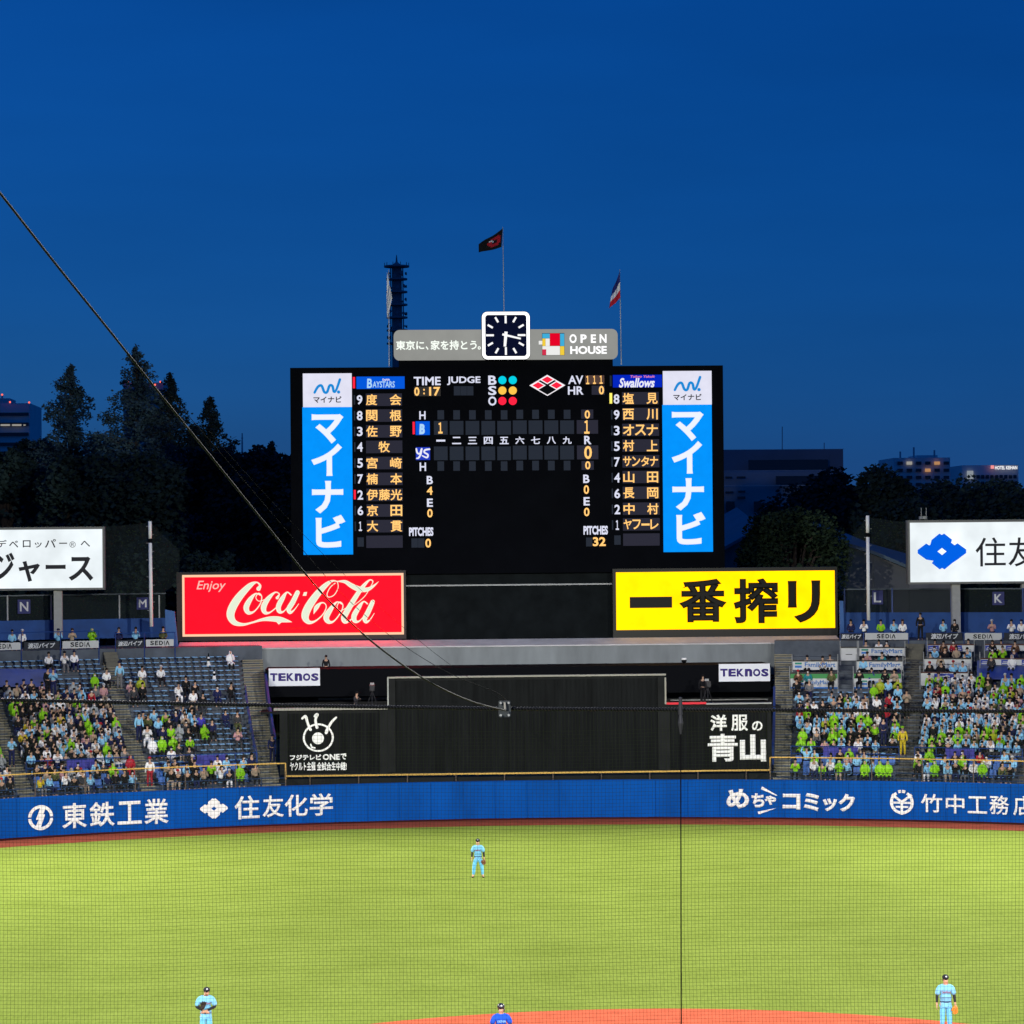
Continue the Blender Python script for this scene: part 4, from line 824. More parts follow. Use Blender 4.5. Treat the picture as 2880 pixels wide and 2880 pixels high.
# ================================================================== TERRACE BOXES (right stand)
M_ct = mat('counter_brown', (0.085, 0.032, 0.026), 0.7, 0.1); M_bx = mat('box_white', (0.55, 0.56, 0.56), 0.7, 0.06, 2); M_grn = mat('box_green', (0.05, 0.26, 0.075), 0.6); M_bxb = mat('box_blue', (0.03, 0.16, 0.50), 0.6); M_teal = mat('box_teal', (0.02, 0.24, 0.16), 0.6); M_fb = mat('box_letter_blue', (0.035, 0.16, 0.46), 0.6)
def on_stand_h(x, y, h):
    lo, hi = R_0 - 1.5, rowR(NK) + 4
    for _ in range(40):
        r = (lo + hi) / 2; z = max(Z_0, rowZ((r - R_0) / TR)); t = theta_px(x, r, z)
        if proj(arc(r, t, z + h))[1] > y: lo = r
        else: hi = r
    return t, r, z
def terrace(b, label, style, text=None):
    bb = zbox(ZQ, b); t_, r, z = on_stand_h((bb[0] + bb[2]) / 2, bb[1], 1.02); cy = Cyl(r); t = thing('terrace_counter', label, 'counter', arc(r, t_, z), 'terrace counters in the right stand')
    front = {'fm': M_bx, 'fm2': M_bx, 'ito': M_bx, 'ito2': M_bx, 'plain': M_bx}[style]
    panel('front_board', cy, bb, -0.04, 0.0, front, t, 6)
    top = (bb[0] - 3, bb[1] - 3.5, bb[2] + 3, bb[1] - 0.5); panel('counter_top', cy, top, -0.45, 0.06, M_ct if 'ito' in style else mat('counter_dark', (0.03, 0.03, 0.03), 0.6), t, 6)
    x0, y0, x1, y1 = b; h = y1 - y0; w_ = x1 - x0
    if style in ('fm', 'fm2'):
        if style == 'fm2':
            panel('green_band', cy, zbox(ZQ, (x0, y0, x1, y0 + h * 0.31)), 0.0, 0.012, M_grn, t, 6); panel('blue_band', cy, zbox(ZQ, (x0, y1 - h * 0.11, x1, y1)), 0.0, 0.012, M_bxb, t, 6)
            ly0, ly1, fx = y0 + h * 0.44, y0 + h * 0.74, 0.20; tx0, tx1 = x0 + w_ * 0.33, x0 + w_ * 0.85
        else: ly0, ly1, fx = y0 + h * 0.12, y0 + h * 0.74, 0.06; tx0, tx1 = x0 + w_ * 0.27, x0 + w_ * 0.95
        lx0 = x0 + w_ * fx * 0.85; lx1 = lx0 + w_ * (0.11 if style == 'fm2' else 0.15); hh = ly1 - ly0
        panel('logo_stripe', cy, zbox(ZQ, (lx0, ly0, lx1, ly0 + hh * 0.36)), 0.0, 0.014, M_teal, t); panel('logo_stripe', cy, zbox(ZQ, (lx0, ly0 + hh * 0.58, lx1, ly1)), 0.0, 0.014, M_bxb, t)
        lettering([('FamilyMart', zbox(ZQ, (tx0, ly0 - hh * 0.04, tx1, ly1 + hh * 0.14)), 0.015)], cy, M_fb, t, 0.02)
    elif style == 'ito':
        b2 = (x0 + w_ * 0.29, y0 + h * 0.04, x0 + w_ * 0.72, y1); panel('blue_panel', cy, zbox(ZQ, b2), 0.0, 0.012, mat('ito_blue', (0.03, 0.055, 0.34), 0.6), t)
        ww = b2[2] - b2[0]; lettering([('ITOCHU', zbox(ZQ, (b2[0] + ww * 0.12, y0 + h * 0.56, b2[2] - ww * 0.12, y0 + h * 0.84)), 0.03)], cy, M_bw, t, 0.02)
        panel('logo_stripe', cy, zbox(ZQ, (b2[0] + ww * 0.24, y0 + h * 0.2, b2[2] - ww * 0.24, y0 + h * 0.3)), 0.012, 0.02, M_bw, t); panel('logo_stripe', cy, zbox(ZQ, (b2[0] + ww * 0.2, y0 + h * 0.38, b2[2] - ww * 0.2, y0 + h * 0.46)), 0.012, 0.02, M_bw, t)
    elif style == 'ito2':
        n = max(3, int(w_ / 72))
        for i in range(n):
            q = (x0 + w_ * i / n + 3, y0 + 2, x0 + w_ * (i + 1) / n - 3, y1 - 2)
            if i % 2 == 0: o = panel('blue_panel', cy, zbox(ZQ, q), 0.0, 0.012, mat('ito_blue', (0.03, 0.055, 0.34), 0.6), t); panel('logo_stripe', cy, zbox(ZQ, (q[0] + 12, q[1] + h * 0.3, q[2] - 12, q[1] + h * 0.42)), 0.012, 0.02, M_bw, o); panel('logo_stripe', cy, zbox(ZQ, (q[0] + 6, q[1] + h * 0.55, q[2] - 6, q[1] + h * 0.75)), 0.012, 0.02, M_bw, o)
    elif style == 'plain': panel('hatch', cy, zbox(ZQ, (x0 + w_ * 0.3, y0 + h * 0.48, x0 + w_ * 0.7, y0 + h * 0.53)), 0.0, 0.012, M_gk, t)
    for xx in (bb[0] - 1, bb[2] + 1):
        th = theta_px(xx, r - 0.1, z); MB().tube([arc(r - 0.1, th, z - 0.4), arc(r - 0.1, th, z + 1.5)], 0.028, 5).build('end_post', M_steel, t)
    # narrow floor behind the counter so that the seated guests rest on something real
    return t
TERR = [((210, 425, 545, 487), 'white counter board with blue script next to the wide yellow stairs, upper one', 'fm'), ((192, 517, 545, 627), 'green, white and blue counter board next to the wide yellow stairs', 'fm2'),
        ((705, 325, 1045, 382), 'topmost white counter board with blue script beside the blank hatch', 'fm'), ((688, 425, 1030, 487), 'white counter board with blue script in the middle of three by the vendor stairs', 'fm'), ((665, 517, 1018, 627), 'green, white and blue counter board by the vendor stairs, lowest of three', 'fm2'),
        ((568, 325, 690, 418), 'blank white hatch board at the head of the dark stairs', 'plain'),
        ((1162, 512, 1515, 606), 'counter board with one wide blue logo panel, above the dense crowd', 'ito'), ((1188, 408, 1540, 484), 'white counter board with brown top, middle of three right of vendor stairs', 'plain'), ((1215, 304, 1560, 350), 'counter board with small blue logos directly below the black kana banner', 'ito2'),
        ((1642, 304, 2100, 345), 'counter board with small logos at the outer end, below the thin-lettered banner', 'ito2'), ((1608, 410, 2140, 452), 'counter board with alternating blue and white squares above the blue tarpaulin', 'ito2')]
for b, lab, stl in TERR: terrace(b, lab, stl)

# ================================================================== BACKGROUND: TREES AND BUILDINGS
def leafmesh(name, parent, m, pts, size):
    mb = MB()
    for p, s in pts:
        a = random.uniform(0, 6.28); b = random.uniform(-1.2, 1.2); u = Vector((math.cos(a), math.sin(a), math.sin(b) * 0.5)) * s * size; v = Vector((-math.sin(a) * math.sin(b), math.cos(a) * math.sin(b), math.cos(b))) * s * size * 0.75
        k = len(mb.v); mb.v += [p - u, p - v * 0.8, p + u, p + v]; mb.f.append((k, k + 1, k + 2, k + 3)); mb.m.append(0)
    return mb.build(name, m, parent)
M_bark = mat('bark', (0.045, 0.035, 0.028), 0.95, 0.2)
LM = [mat('leaf_tone_%s' % n, c, 0.8, 0.35, 0.5, spec=0.1) for n, c in (('a', (0.042, 0.078, 0.086)), ('b', (0.020, 0.038, 0.034)), ('c', (0.020, 0.036, 0.018)))]  # tones a and b: distance haze mixed into the leaf colour
def conifer(px, top, base, hw, depth, label, m=0):
    b = at(px, 1526.5, depth); b.z = 0; tp = at(px, top, depth).z; hw = 3.1 * hw * depth / F
    t = thing('tree', label, 'tree', b, 'tall feathery conifers behind the left stand'); P = lambda z, r=0, a=0: Vector((b.x + r * math.cos(a), b.y + r * math.sin(a), z))
    MB().tube([P(0), P(tp * 0.5, 0.1, 1), P(tp * 0.8, 0.15, 2), P(tp)], [0.55, 0.35, 0.18, 0.03], 7).build('trunk', M_bark, t, smooth=True)
    z0 = tp * 0.30; pts = []; mb = MB(); n = 170
    for i in range(n):
        u = (i + random.random()) / n; z = z0 + (tp - z0) * u; prof = min(1.0, 1.12 * (1 - u) ** 0.88 + 0.02) * (0.86 + 0.14 * math.sin(u * 23 + px)); L_ = hw * prof * random.uniform(0.65, 1.1); a = random.uniform(0, 6.28)
        e = P(z + L_ * 0.30, L_, a); s = P(z - L_ * 0.10, 0.1, a); mb.tube([s, s.lerp(e, 0.5) + Vector((0, 0, -0.1)), e], [0.05, 0.03, 0.01], 3, cap=False)
        for j in range(int(30 + 520 * L_ / hw)):
            w_ = random.random() ** 0.85 * 1.06; q = s.lerp(e, w_) + Vector((0, 0, -0.35 * w_ * w_)); sp = (0.14 + 0.26 * math.sin(min(1, w_) * math.pi)) * (0.25 + 0.75 * min(1, L_ / 2.2))
            pts.append((q + Vector((random.gauss(0, sp), random.gauss(0, sp), random.gauss(-0.16, sp))), random.uniform(0.5, 1.3)))
    mb.build('limbs', M_bark, t); leafmesh('crown', t, LM[m], pts, 0.125)
for a in ((201, 1020, 1480, 95, 240, 'tall pointed feathery conifer standing nearest the far tower block', 0), (388, 970, 1480, 108, 232, 'tallest pointed feathery conifer, crossed by the long cable', 0), (480, 1046, 1480, 90, 244, 'pointed feathery conifer just right of the tallest one, behind the cable', 1), (593, 1112, 1480, 80, 250, 'shortest of the four tall feathery conifers, nearest the scoreboard', 1)): conifer(*a)
def broad(px, top, hw, depth, label, m=1, group=None, zb=None, n=4200, leaf=0.22, flat=0.85):
    b = at(px, 1526.5, depth); b.z = 0; tp = at(px, top, depth).z; r = hw * depth / F; zc = tp - r * flat
    t = thing('tree', label, 'tree', b, group); MB().tube([b, b + Vector((0.2, 0, max(zc * 0.6, 1))), b + Vector((0, 0.2, zc))], [0.5, 0.4, 0.2], 7).build('trunk', M_bark, t, smooth=True)
    mb = MB(); clumps = []
    for i in range(26):
        v = Vector((random.gauss(0, 1), random.gauss(0, 1), random.gauss(0.25, 0.9))).normalized(); q = Vector((b.x, b.y, zc)) + Vector((v.x * r * 0.78, v.y * r * 0.78, v.z * r * flat * 0.80)); clumps.append((q, r * random.uniform(0.24, 0.42)))
        mb.tube([Vector((b.x, b.y, zc * 0.75)), q.lerp(Vector((b.x, b.y, zc)), 0.5), q], [0.16, 0.09, 0.03], 4, cap=False)
    mb.build('limbs', M_bark, t); pts = []
    for i in range(n):
        q, cr = random.choice(clumps); v = Vector((random.gauss(0, 1), random.gauss(0, 1), random.gauss(0.2, 1))).normalized() * cr * random.uniform(0.6, 1.08); p = q + v
        if p.z < 1: continue
        pts.append((p, random.uniform(0.6, 1.35)))
    # lower skirt of foliage down to the ground behind the stands
    for i in range(n // 2):
        a = random.uniform(0, 6.28); z = random.uniform(2, zc); rr = r * (0.55 + 0.45 * z / zc) * random.uniform(0.75, 1.05); pts.append((Vector((b.x + rr * math.cos(a), b.y + rr * math.sin(a), z)), random.uniform(0.7, 1.5)))
    leafmesh('crown', t, LM[m], pts, leaf)
TG = 'dark broadleaf trees behind the left stand'; TG2 = 'dark broadleaf trees behind the right stand'
for px, top, hw, dep, lab in ((20, 1275, 95, 236, 'dark bushy tree under the far tower block'), (118, 1235, 80, 250, 'bushy tree left of the outermost tall conifer'), (205, 1290, 100, 228, 'dark bushy tree below the outermost tall conifer'), (310, 1285, 110, 226, 'dark bushy tree below the gap between the two tallest conifers'), (420, 1290, 120, 224, 'broad dark tree under the tallest conifer'), (530, 1270, 110, 238, 'broad dark tree under the cable, below the two rear conifers'), (640, 1275, 90, 236, 'dark tree below the shortest conifer'), (708, 1265, 70, 246, 'round dark tree left of the small spire conifer'), (790, 1275, 70, 240, 'dark tree touching the scoreboard edge'), (705, 1335, 115, 226, 'dark tree filling the gap below the thin mast'), (800, 1345, 100, 222, 'dark tree half hidden by the scoreboard edge'), (605, 1560, 110, 208, 'low dark greenish tree just behind the red sign'), (440, 1520, 120, 214, 'low dark tree behind the white pole with the M plate')):
    broad(px, top, hw, dep, lab, 1, TG)
for px, top, lab in ((40, 1345, 'farther dark tree low behind the katakana billboard'), (235, 1340, 'farther dark tree low between the billboard and the white pole'), (430, 1335, 'farther dark tree low behind the white pole'), (620, 1330, 'farther dark tree low behind the red sign corner'), (800, 1330, 'farther dark tree low behind the scoreboard edge')): broad(px, top, 165, 285, lab, 1, TG, n=7000, leaf=0.36)
for px, top, lab in ((2470, 1395, 'farther dark tree low behind the largest domed tree'), (2700, 1400, 'farther dark tree low behind the blue-emblem billboard')): broad(px, top, 190, 300, lab, 1, TG2, n=7000, leaf=0.36)
conifer(765, 1240, 1400, 38, 252, 'small spire-topped conifer close to the scoreboard edge', 1)
TG2 = 'dark broadleaf trees behind the right stand'
broad(2232, 1450, 152, 206, 'rounded dense green tree directly behind the yellow sign', 2, TG2, n=15000, leaf=0.14, flat=0.8)
broad(2430, 1310, 175, 250, 'largest dark domed tree below the far apartment block', 1, TG2, n=15000, leaf=0.24)
broad(2250, 1385, 115, 262, 'dark tree left of the largest domed tree', 1, TG2); broad(2560, 1420, 110, 246, 'dark tree between the largest domed tree and the billboard', 1, TG2); broad(2690, 1355, 130, 262, 'dark domed tree below the hotel', 1, TG2, n=3500); broad(2810, 1358, 110, 268, 'dark domed tree near the frame edge below the hotel', 1, TG2, n=3500); broad(2900, 1390, 110, 262, 'outermost dark tree beside the hotel', 1, TG2)
# buildings
def facade(t, m, x0, x1, ytop, dep, depth_m, name='wall'):
    a, b = at(x0, 1526, dep), at(x1, 1526, dep); z = at((x0 + x1) / 2, ytop, dep).z
    MB().box((a.x, a.y, 0), (b.x, a.y + depth_m, z)).build(name, m, t); return a, b, z
M_far = mat('far_concrete_hazed', (0.62, 0.62, 0.62), 0.9, 0.1, 0.1); M_far2 = mat('far_concrete_dark_hazed', (0.42, 0.42, 0.44), 0.9, 0.1, 0.1); M_glass = mat('far_glass', (0.02, 0.025, 0.035), 0.2, spec=0.5)  # far walls made paler, distance haze is put into their colour
E_warm = screen('lit_window_warm', (1.0, 0.50, 0.22), 0.45); E_cool = screen('lit_window_pale', (0.9, 0.85, 0.75), 0.35); E_bea = screen('beacon_light', (1.0, 0.14, 0.09), 1.6)
def win(t, dep, b, m, name='window'):
    p, q = at(b[0], b[3], dep), at(b[2], b[1], dep); MB().box((p.x, p.y - 0.25, p.z), (q.x, p.y + 0.1, q.z)).build(name, m, t)
def beacon(t, x, y, dep): MB().ball(at(x, y, dep - 1), 0.24 * dep / 700, 8, 6).build('beacon', E_bea, t)
t = thing('tower_block', 'distant bluish tower block with red roof beacons at the frame edge', 'building', at(20, 1526, 700)); facade(t, M_far, -90, 85.5, 1134, 700, 25); facade(t, M_far2, -60, 30, 1120, 705, 12, 'roof_housing')
for x, y in ((6, 1110), (28, 1131), (82, 1132)): beacon(t, x, y, 700)
MB().tube([at(6, 1134, 702), at(6, 1108, 702)], 0.25, 5).build('mast', M_far2, t)
for i in range(7): win(t, 700, (-60, 1160 + 28 * i, 80, 1170 + 28 * i), M_glass, 'window_band')
for b in ((2, 1193, 28, 1198), (34, 1193, 60, 1198), (66, 1194, 72, 1197)): win(t, 699.8, b, E_cool)
t = thing('tower_block', 'faint far tower block with red beacons glimpsed between the conifers', 'building', at(400, 1526, 900)); facade(t, M_far2, 350, 462, 1076, 900, 25)
for x, y in ((361, 1075), (436, 1082), (451, 1074)): beacon(t, x, y, 900)
for i in range(5): win(t, 900, (356, 1095 + 30 * i, 456, 1105 + 30 * i), M_glass, 'window_band')
t = thing('mast', 'thin far aerial mast between the shortest conifer and the scoreboard', 'mast', at(681, 1290, 500)); MB().tube([at(681, 1300, 500), at(681, 1218, 500)], [0.22, 0.10], 5).build('shaft', M_far2, t)
for y in (1232, 1246): MB().tube([at(678, y, 500), at(684, y, 500)], 0.06, 4).build('crossarm', M_far2, t)
# lattice communication tower behind the scoreboard
t = thing('communication_tower', 'far dark communication tower with ringed dish platforms behind the banner', 'tower', at(1122, 1526, 1300)); c0 = at(1122, 1526, 1300)
def zz(y): return at(1122, y, 1300).z
def rr(px): return px * 1300 / F
M_tow = mat('tower_steel', (0.20, 0.20, 0.22), 0.8)
MB().tube([(c0.x, c0.y, 0), (c0.x, c0.y, zz(748))], [rr(18), rr(14)], 12).build('core', M_tow, t)
for s in (-1, 1):
    for d in (-1, 1): MB().tube([(c0.x + s * rr(22), c0.y + d * rr(22), 0), (c0.x + s * rr(17), c0.y + d * rr(17), zz(750))], rr(1.6), 5).build('corner_leg', M_tow, t)
for i, y in enumerate((748, 784, 820, 856, 892, 928, 965)):
    MB().tube([(c0.x, c0.y, zz(y + 3)), (c0.x, c0.y, zz(y - 1.5))], [rr(30 if i else 36)] * 2, 16).build('platform', M_tow, t)
    if i:
        for k in range(9):
            a = 6.283 * k / 9 + i; rd = rr(random.uniform(3, 5.5)); q = Vector((c0.x + rr(25) * math.cos(a), c0.y + rr(25) * math.sin(a), zz(y - random.uniform(7, 17)))); o_ = Vector((math.cos(a), math.sin(a), 0))
            MB().tube([q, q + o_ * rd * 0.7], [rd * 0.5, rd], 10).build('dish', M_tow, t)
MB().tube([(c0.x, c0.y, zz(748)), (c0.x, c0.y, zz(736)), (c0.x, c0.y, zz(716))], [rr(16), rr(3), rr(1)], 10).build('spire', M_tow, t)
for k in range(10):
    a = 6.283 * k / 10; q = Vector((c0.x + rr(34) * math.cos(a), c0.y + rr(34) * math.sin(a), 0)); MB().tube([q + Vector((0, 0, zz(746))), q + Vector((0, 0, zz(738)))], rr(1), 4).build('rail_post', M_tow, t)
# right-hand buildings
M_off = mat('office_panel', (0.24, 0.29, 0.34), 0.85, 0.12, 0.15); M_off2 = mat('office_dark', (0.15, 0.18, 0.22), 0.85, 0.1, 0.2)
t = thing('office_building', 'wide low stepped office building directly right of the scoreboard', 'building', at(2200, 1526, 330)); facade(t, M_off2, 1980, 2377, 1264, 345, 30, 'upper_storey'); facade(t, M_off, 1980, 2350, 1322, 330, 20, 'lower_storeys')
for b in ((1980, 1322, 2352, 1325), (1980, 1364, 2310, 1368), (1980, 1262, 2378, 1265)): win(t, 329 if b[1] > 1300 else 344, b, M_far, 'ledge')
for b in ((2105, 1292, 2330, 1322),): win(t, 344, b, M_glass, 'window_band')
for b in ((2040, 1340, 2058, 1346), (2072, 1340, 2096, 1346), (2182, 1338, 2310, 1362), (2040, 1382, 2062, 1388), (2076, 1380, 2096, 1386), (2074, 1396, 2096, 1404), (2042, 1410, 2066, 1440), (2120, 1410, 2140, 1440)): win(t, 329.6, b, M_glass)
for x in (2200, 2318): MB().tube([at(x, 1265, 350), at(x, 1200 if x == 2200 else 1245, 350)], 0.05, 5).build('aerial', M_off2, t)
t = thing('apartment_block', 'far apartment block with a few warm lit windows above the domed tree', 'building', at(2600, 1526, 600)); facade(t, M_far, 2516, 2676, 1287, 600, 18); facade(t, M_far, 2582, 2640, 1280, 604, 10, 'roof_housing')
for i in range(5):
    for j in range(6):
        x, y = 2524 + 26 * j, 1298 + 20 * i
        win(t, 600, (x, y, x + 15, y + 9), E_warm if (i, j) in ((0, 4), (1, 3)) else (E_cool if (i, j) == (0, 1) else M_glass))
for x, y in ((2532, 1270), (2570, 1258), (2628, 1266)): MB().tube([at(x, 1290, 603), at(x, y, 603)], 0.2, 5).build('aerial', M_far2, t)
t = thing('hotel_building', 'far hotel with a small glowing white rooftop name near the frame edge', 'building', at(2780, 1526, 650)); facade(t, M_far, 2708, 2868, 1308, 650, 20); PH = PlaneY(at(2780, 1400, 649).y)
for i in range(3):
    for j in range(9): win(t, 650, (2746 + 13 * j, 1336 + 18 * i, 2755 + 13 * j, 1346 + 18 * i), M_glass)
win(t, 649.6, (2720, 1324, 2737, 1347), screen('lit_board', (0.55, 0.62, 0.68), 0.45), 'lit_board')
lettering([('HOTEL KEIHAN', zbox(ZH, (1762, 229, 1892, 250)), 0.03)], PH, screen('hotel_sign', (1, 1, 1), 1.0), t, 0.1); win(t, 649.5, zbox(ZH, (1738, 226, 1756, 246)), screen('hotel_mark', (0.9, 0.3, 0.3), 1.0), 'emblem')
# sheds behind the right stand
def shed(pts, dep, roof_d, lab, m_r, m_w):
    t = thing('shed', lab, 'building', at(pts[0][0], 1526, dep)); q = [at(x, y, dep) for x, y in pts]; back = Vector((0, roof_d, 1.6))
    mb = MB()
    for i in range(len(q) - 1):
        a, b = q[i], q[i + 1]; mb.hexa([a, b, b + back, a + back, a + Vector((0, 0, .25)), b + Vector((0, 0, .25)), b + back + Vector((0, 0, .25)), a + back + Vector((0, 0, .25))])
    mb.build('roof', m_r, t); mb = MB()
    for i in range(len(q) - 1):
        a, b = q[i], q[i + 1]; y = a.y + 0.4; mb.hexa([(a.x, y, 0), (b.x, y, 0), (b.x, y + 4, 0), (a.x, y + 4, 0), (a.x, y, a.z - .02), (b.x, y, b.z - .02), (b.x, y + 4, b.z - .02), (a.x, y + 4, a.z - .02)])
    mb.build('wall', m_w, t)
M_rf = mat('shed_roof', (0.10, 0.155, 0.20), 0.6, 0.1, 0.5); M_sw = mat('shed_wall', (0.15, 0.155, 0.165), 0.85, 0.15, 0.4)
shed([(2000, 1590), (2036, 1548), (2140, 1490)], 215, 14, 'low shed with sloping blue-grey roof between scoreboard and round tree', M_rf, M_sw)
shed([(2372, 1532), (2460, 1560), (2560, 1602), (2700, 1640)], 212, 16, 'long shed with sloping blue-grey roof behind the white pole and L plate', M_rf, M_sw)

# ================================================================== PEOPLE
def skin(joints, edges, sub=1):
    """one continuous tapered surface grown round a skeleton of joints {name: (co, radius)}"""
    names = list(joints); me = D.meshes.new('skeleton'); me.from_pydata([joints[n][0] for n in names], [(names.index(a), names.index(b)) for a, b in edges], [])
    o = D.objects.new('skeleton', me); COL.objects.link(o); o.modifiers.new('skin', 'SKIN'); sv = me.skin_vertices[0].data
    for i, n in enumerate(names):
        r = joints[n][1]; sv[i].radius = r if isinstance(r, tuple) else (r, r); sv[i].use_root = (i == 0)
    if sub: m = o.modifiers.new('sub', 'SUBSURF'); m.levels = sub; m.render_levels = sub
    r = D.meshes.new_from_object(o.evaluated_get(bpy.context.evaluated_depsgraph_get())); D.objects.remove(o); D.meshes.remove(me)
    r.polygons.foreach_set('use_smooth', [True] * len(r.polygons)); return r
def figure(pose):
    """joint positions of a figure facing -Y, floor at z = 0"""
    sit = pose.startswith('sit')
    J = {}
    if pose == 'sit_lean': pz, cz, lean = 0.48, 0.86, -0.22
    elif sit: pz, cz, lean = 0.48, 0.92, -0.04
    else: pz, cz, lean = 0.94, 1.36, 0.0
    J['pelvis'] = (0, 0.02, pz); J['waist'] = (0, 0.04 + lean * .3, pz + 0.20); J['chest'] = (0, 0.03 + lean, cz); J['neck'] = (0, 0.01 + lean, cz + 0.16); J['head'] = (0, -0.03 + lean, cz + 0.30); J['crown'] = (0, -0.02 + lean, cz + 0.39)
    for s, n in ((-1, 'l'), (1, 'r')):
        J['shoulder_' + n] = (0.17 * s, 0.03 + lean, cz + 0.06)
        if pose in ('sit_lap', 'sit'): e, h = (0.24 * s, -0.02, cz - 0.20), (0.10 * s, -0.27, cz - 0.30)
        elif pose in ('sit_clap', 'stand_clap'): e, h = (0.25 * s, -0.08, cz - 0.18), (0.04 * s, -0.30, cz - 0.02)
        elif pose == 'sit_phone': e, h = (0.23 * s, -0.08, cz - 0.20), (0.07 * s, -0.20, cz + 0.18 if s > 0 else cz - 0.24)
        elif pose == 'sit_lean': e, h = (0.22 * s, -0.30, cz - 0.34), (0.05 * s, -0.42, cz - 0.30)
        elif pose == 'sit_up': e, h = (0.33 * s, -0.05, cz + 0.12), (0.20 * s, -0.12, cz + 0.42)
        elif pose == 'stand_cross': e, h = (0.26 * s, -0.06, cz - 0.22), (-0.06 * s, -0.20, cz - 0.16)
        else: e, h = (0.25 * s, 0.03, cz - 0.24), (0.25 * s, -0.06, cz - 0.48)
        J['elbow_' + n] = e; J['hand_' + n] = h
        if sit: hip, kn, an, to = (0.09 * s, 0.0, 0.47), (0.13 * s, -0.40, 0.48), (0.13 * s, -0.38, 0.09), (0.14 * s, -0.52, 0.04)
        else: hip, kn, an, to = (0.09 * s, 0.0, 0.90), (0.11 * s, -0.01, 0.49), (0.12 * s, 0.02, 0.09), (0.13 * s, -0.12, 0.04)
        J['hip_' + n], J['knee_' + n], J['ankle_' + n], J['toe_' + n] = hip, kn, an, to
    return J
BODY_R = {'pelvis': (.13, .10), 'waist': (.11, .085), 'chest': (.14, .10), 'neck': .052, 'head': (.078, .09), 'crown': (.062, .072), 'shoulder': .055, 'elbow': .038, 'hand': .036, 'hip': .08, 'knee': .055, 'ankle': .038, 'toe': .035}
def rr_(n): return BODY_R[n.split('_')[0]]
SPINE = [('pelvis', 'waist'), ('waist', 'chest')]
def arms(a='hand'): return [e for n in 'lr' for e in ((('chest', 'shoulder_' + n), ('shoulder_' + n, 'elbow_' + n)) + ((('elbow_' + n, 'hand_' + n),) if a == 'hand' else ()))]
def legs(a='toe'): return [e for n in 'lr' for e in ((('pelvis', 'hip_' + n), ('hip_' + n, 'knee_' + n), ('knee_' + n, 'ankle_' + n)) + ((('ankle_' + n, 'toe_' + n),) if a == 'toe' else ()))]
def sub_j(J, edges, grow, over={}):
    ns = []
    for a, b in edges:
        for n in (a, b):
            if n not in ns: ns.append(n)
    out = {}
    for n in ns:
        r = rr_(n); r = r if isinstance(r, tuple) else (r, r); g = over.get(n.split('_')[0], grow); out[n] = (J[n], (r[0] + g, r[1] + g))
    return out
def grow_part(J, edges, grow, over={}, sub=1): return skin(sub_j(J, edges, grow, over), edges, sub)
def hair_me(J, kind):
    h = Vector(J['head']); mb = MB()
    if kind == 'hair': mb.ball(h + Vector((0, 0.022, 0.045)), (.096, .104, .098), 10, 7)
    elif kind == 'long_hair': mb.ball(h + Vector((0, 0.022, 0.045)), (.098, .106, .098), 10, 7).tube([h + Vector((0, .06, .06)), h + Vector((0, .075, -.10)), h + Vector((0, .08, -.27))], [.08, .09, .05], 8)
    elif kind == 'mask': mb.ball(h + Vector((0, -.062, -.052)), (.062, .05, .045), 10, 6)
    elif kind == 'cap':
        mb.ball(h + Vector((0, 0.008, 0.055)), (.102, .112, .086), 12, 7); k = h + Vector((0, -.10, .045)); mb.hexa([k + Vector(v) for v in ((-.07, -.085, -.022), (.07, -.085, -.022), (.085, .02, -.005), (-.085, .02, -.005), (-.07, -.085, -.010), (.07, -.085, -.010), (.085, .02, .012), (-.085, .02, .012))])
    me = D.meshes.new(kind); me.from_pydata([tuple(v) for v in mb.v], [], mb.f); me.polygons.foreach_set('use_smooth', [True] * len(me.polygons)); return me
OC_skin, OC_cloth = objcol('skin_tone', 0.6, 0.08), objcol('cloth', 0.9, 0.16)
OC_wet = objcol('rain_vinyl', 0.35, 0.12)
PT = {}
for pose in ('sit_lap', 'sit_clap', 'sit_phone', 'sit_lean', 'sit_up', 'stand', 'stand_cross', 'stand_clap'):
    J = figure(pose); d = {}
    be = SPINE + [('chest', 'neck'), ('neck', 'head'), ('head', 'crown')] + arms() + legs()
    d['body'] = grow_part(J, be, 0.0); d['jacket'] = grow_part(J, SPINE + arms(), 0.030, {'hand': 0.004, 'elbow': 0.022, 'shoulder': 0.028, 'pelvis': 0.03}); d['trousers'] = grow_part(J, legs('ankle'), 0.022, {'pelvis': 0.018})
    pe = SPINE + [('chest', 'neck'), ('neck', 'head'), ('head', 'crown')] + arms() + ([e for n in 'lr' for e in (('pelvis', 'hip_' + n), ('hip_' + n, 'knee_' + n))])
    J2 = dict(J)
    for n in ('neck', 'head', 'crown'): J2[n] = (J[n][0], J[n][1] + 0.045, J[n][2] + 0.005)
    d['poncho'] = grow_part(J2, pe, 0.055, {'head': 0.030, 'crown': 0.034, 'neck': 0.05, 'hand': 0.030, 'elbow': 0.060, 'knee': 0.075, 'hip': 0.07})
    for hk in ('hair', 'long_hair', 'cap', 'mask'): d[hk] = hair_me(J, hk)
    for k, m in d.items():
        m.materials.clear(); m.materials.append(OC_skin if k == 'body' else (OC_wet if k == 'poncho' else OC_cloth)); m.name = k
    PT[pose] = d
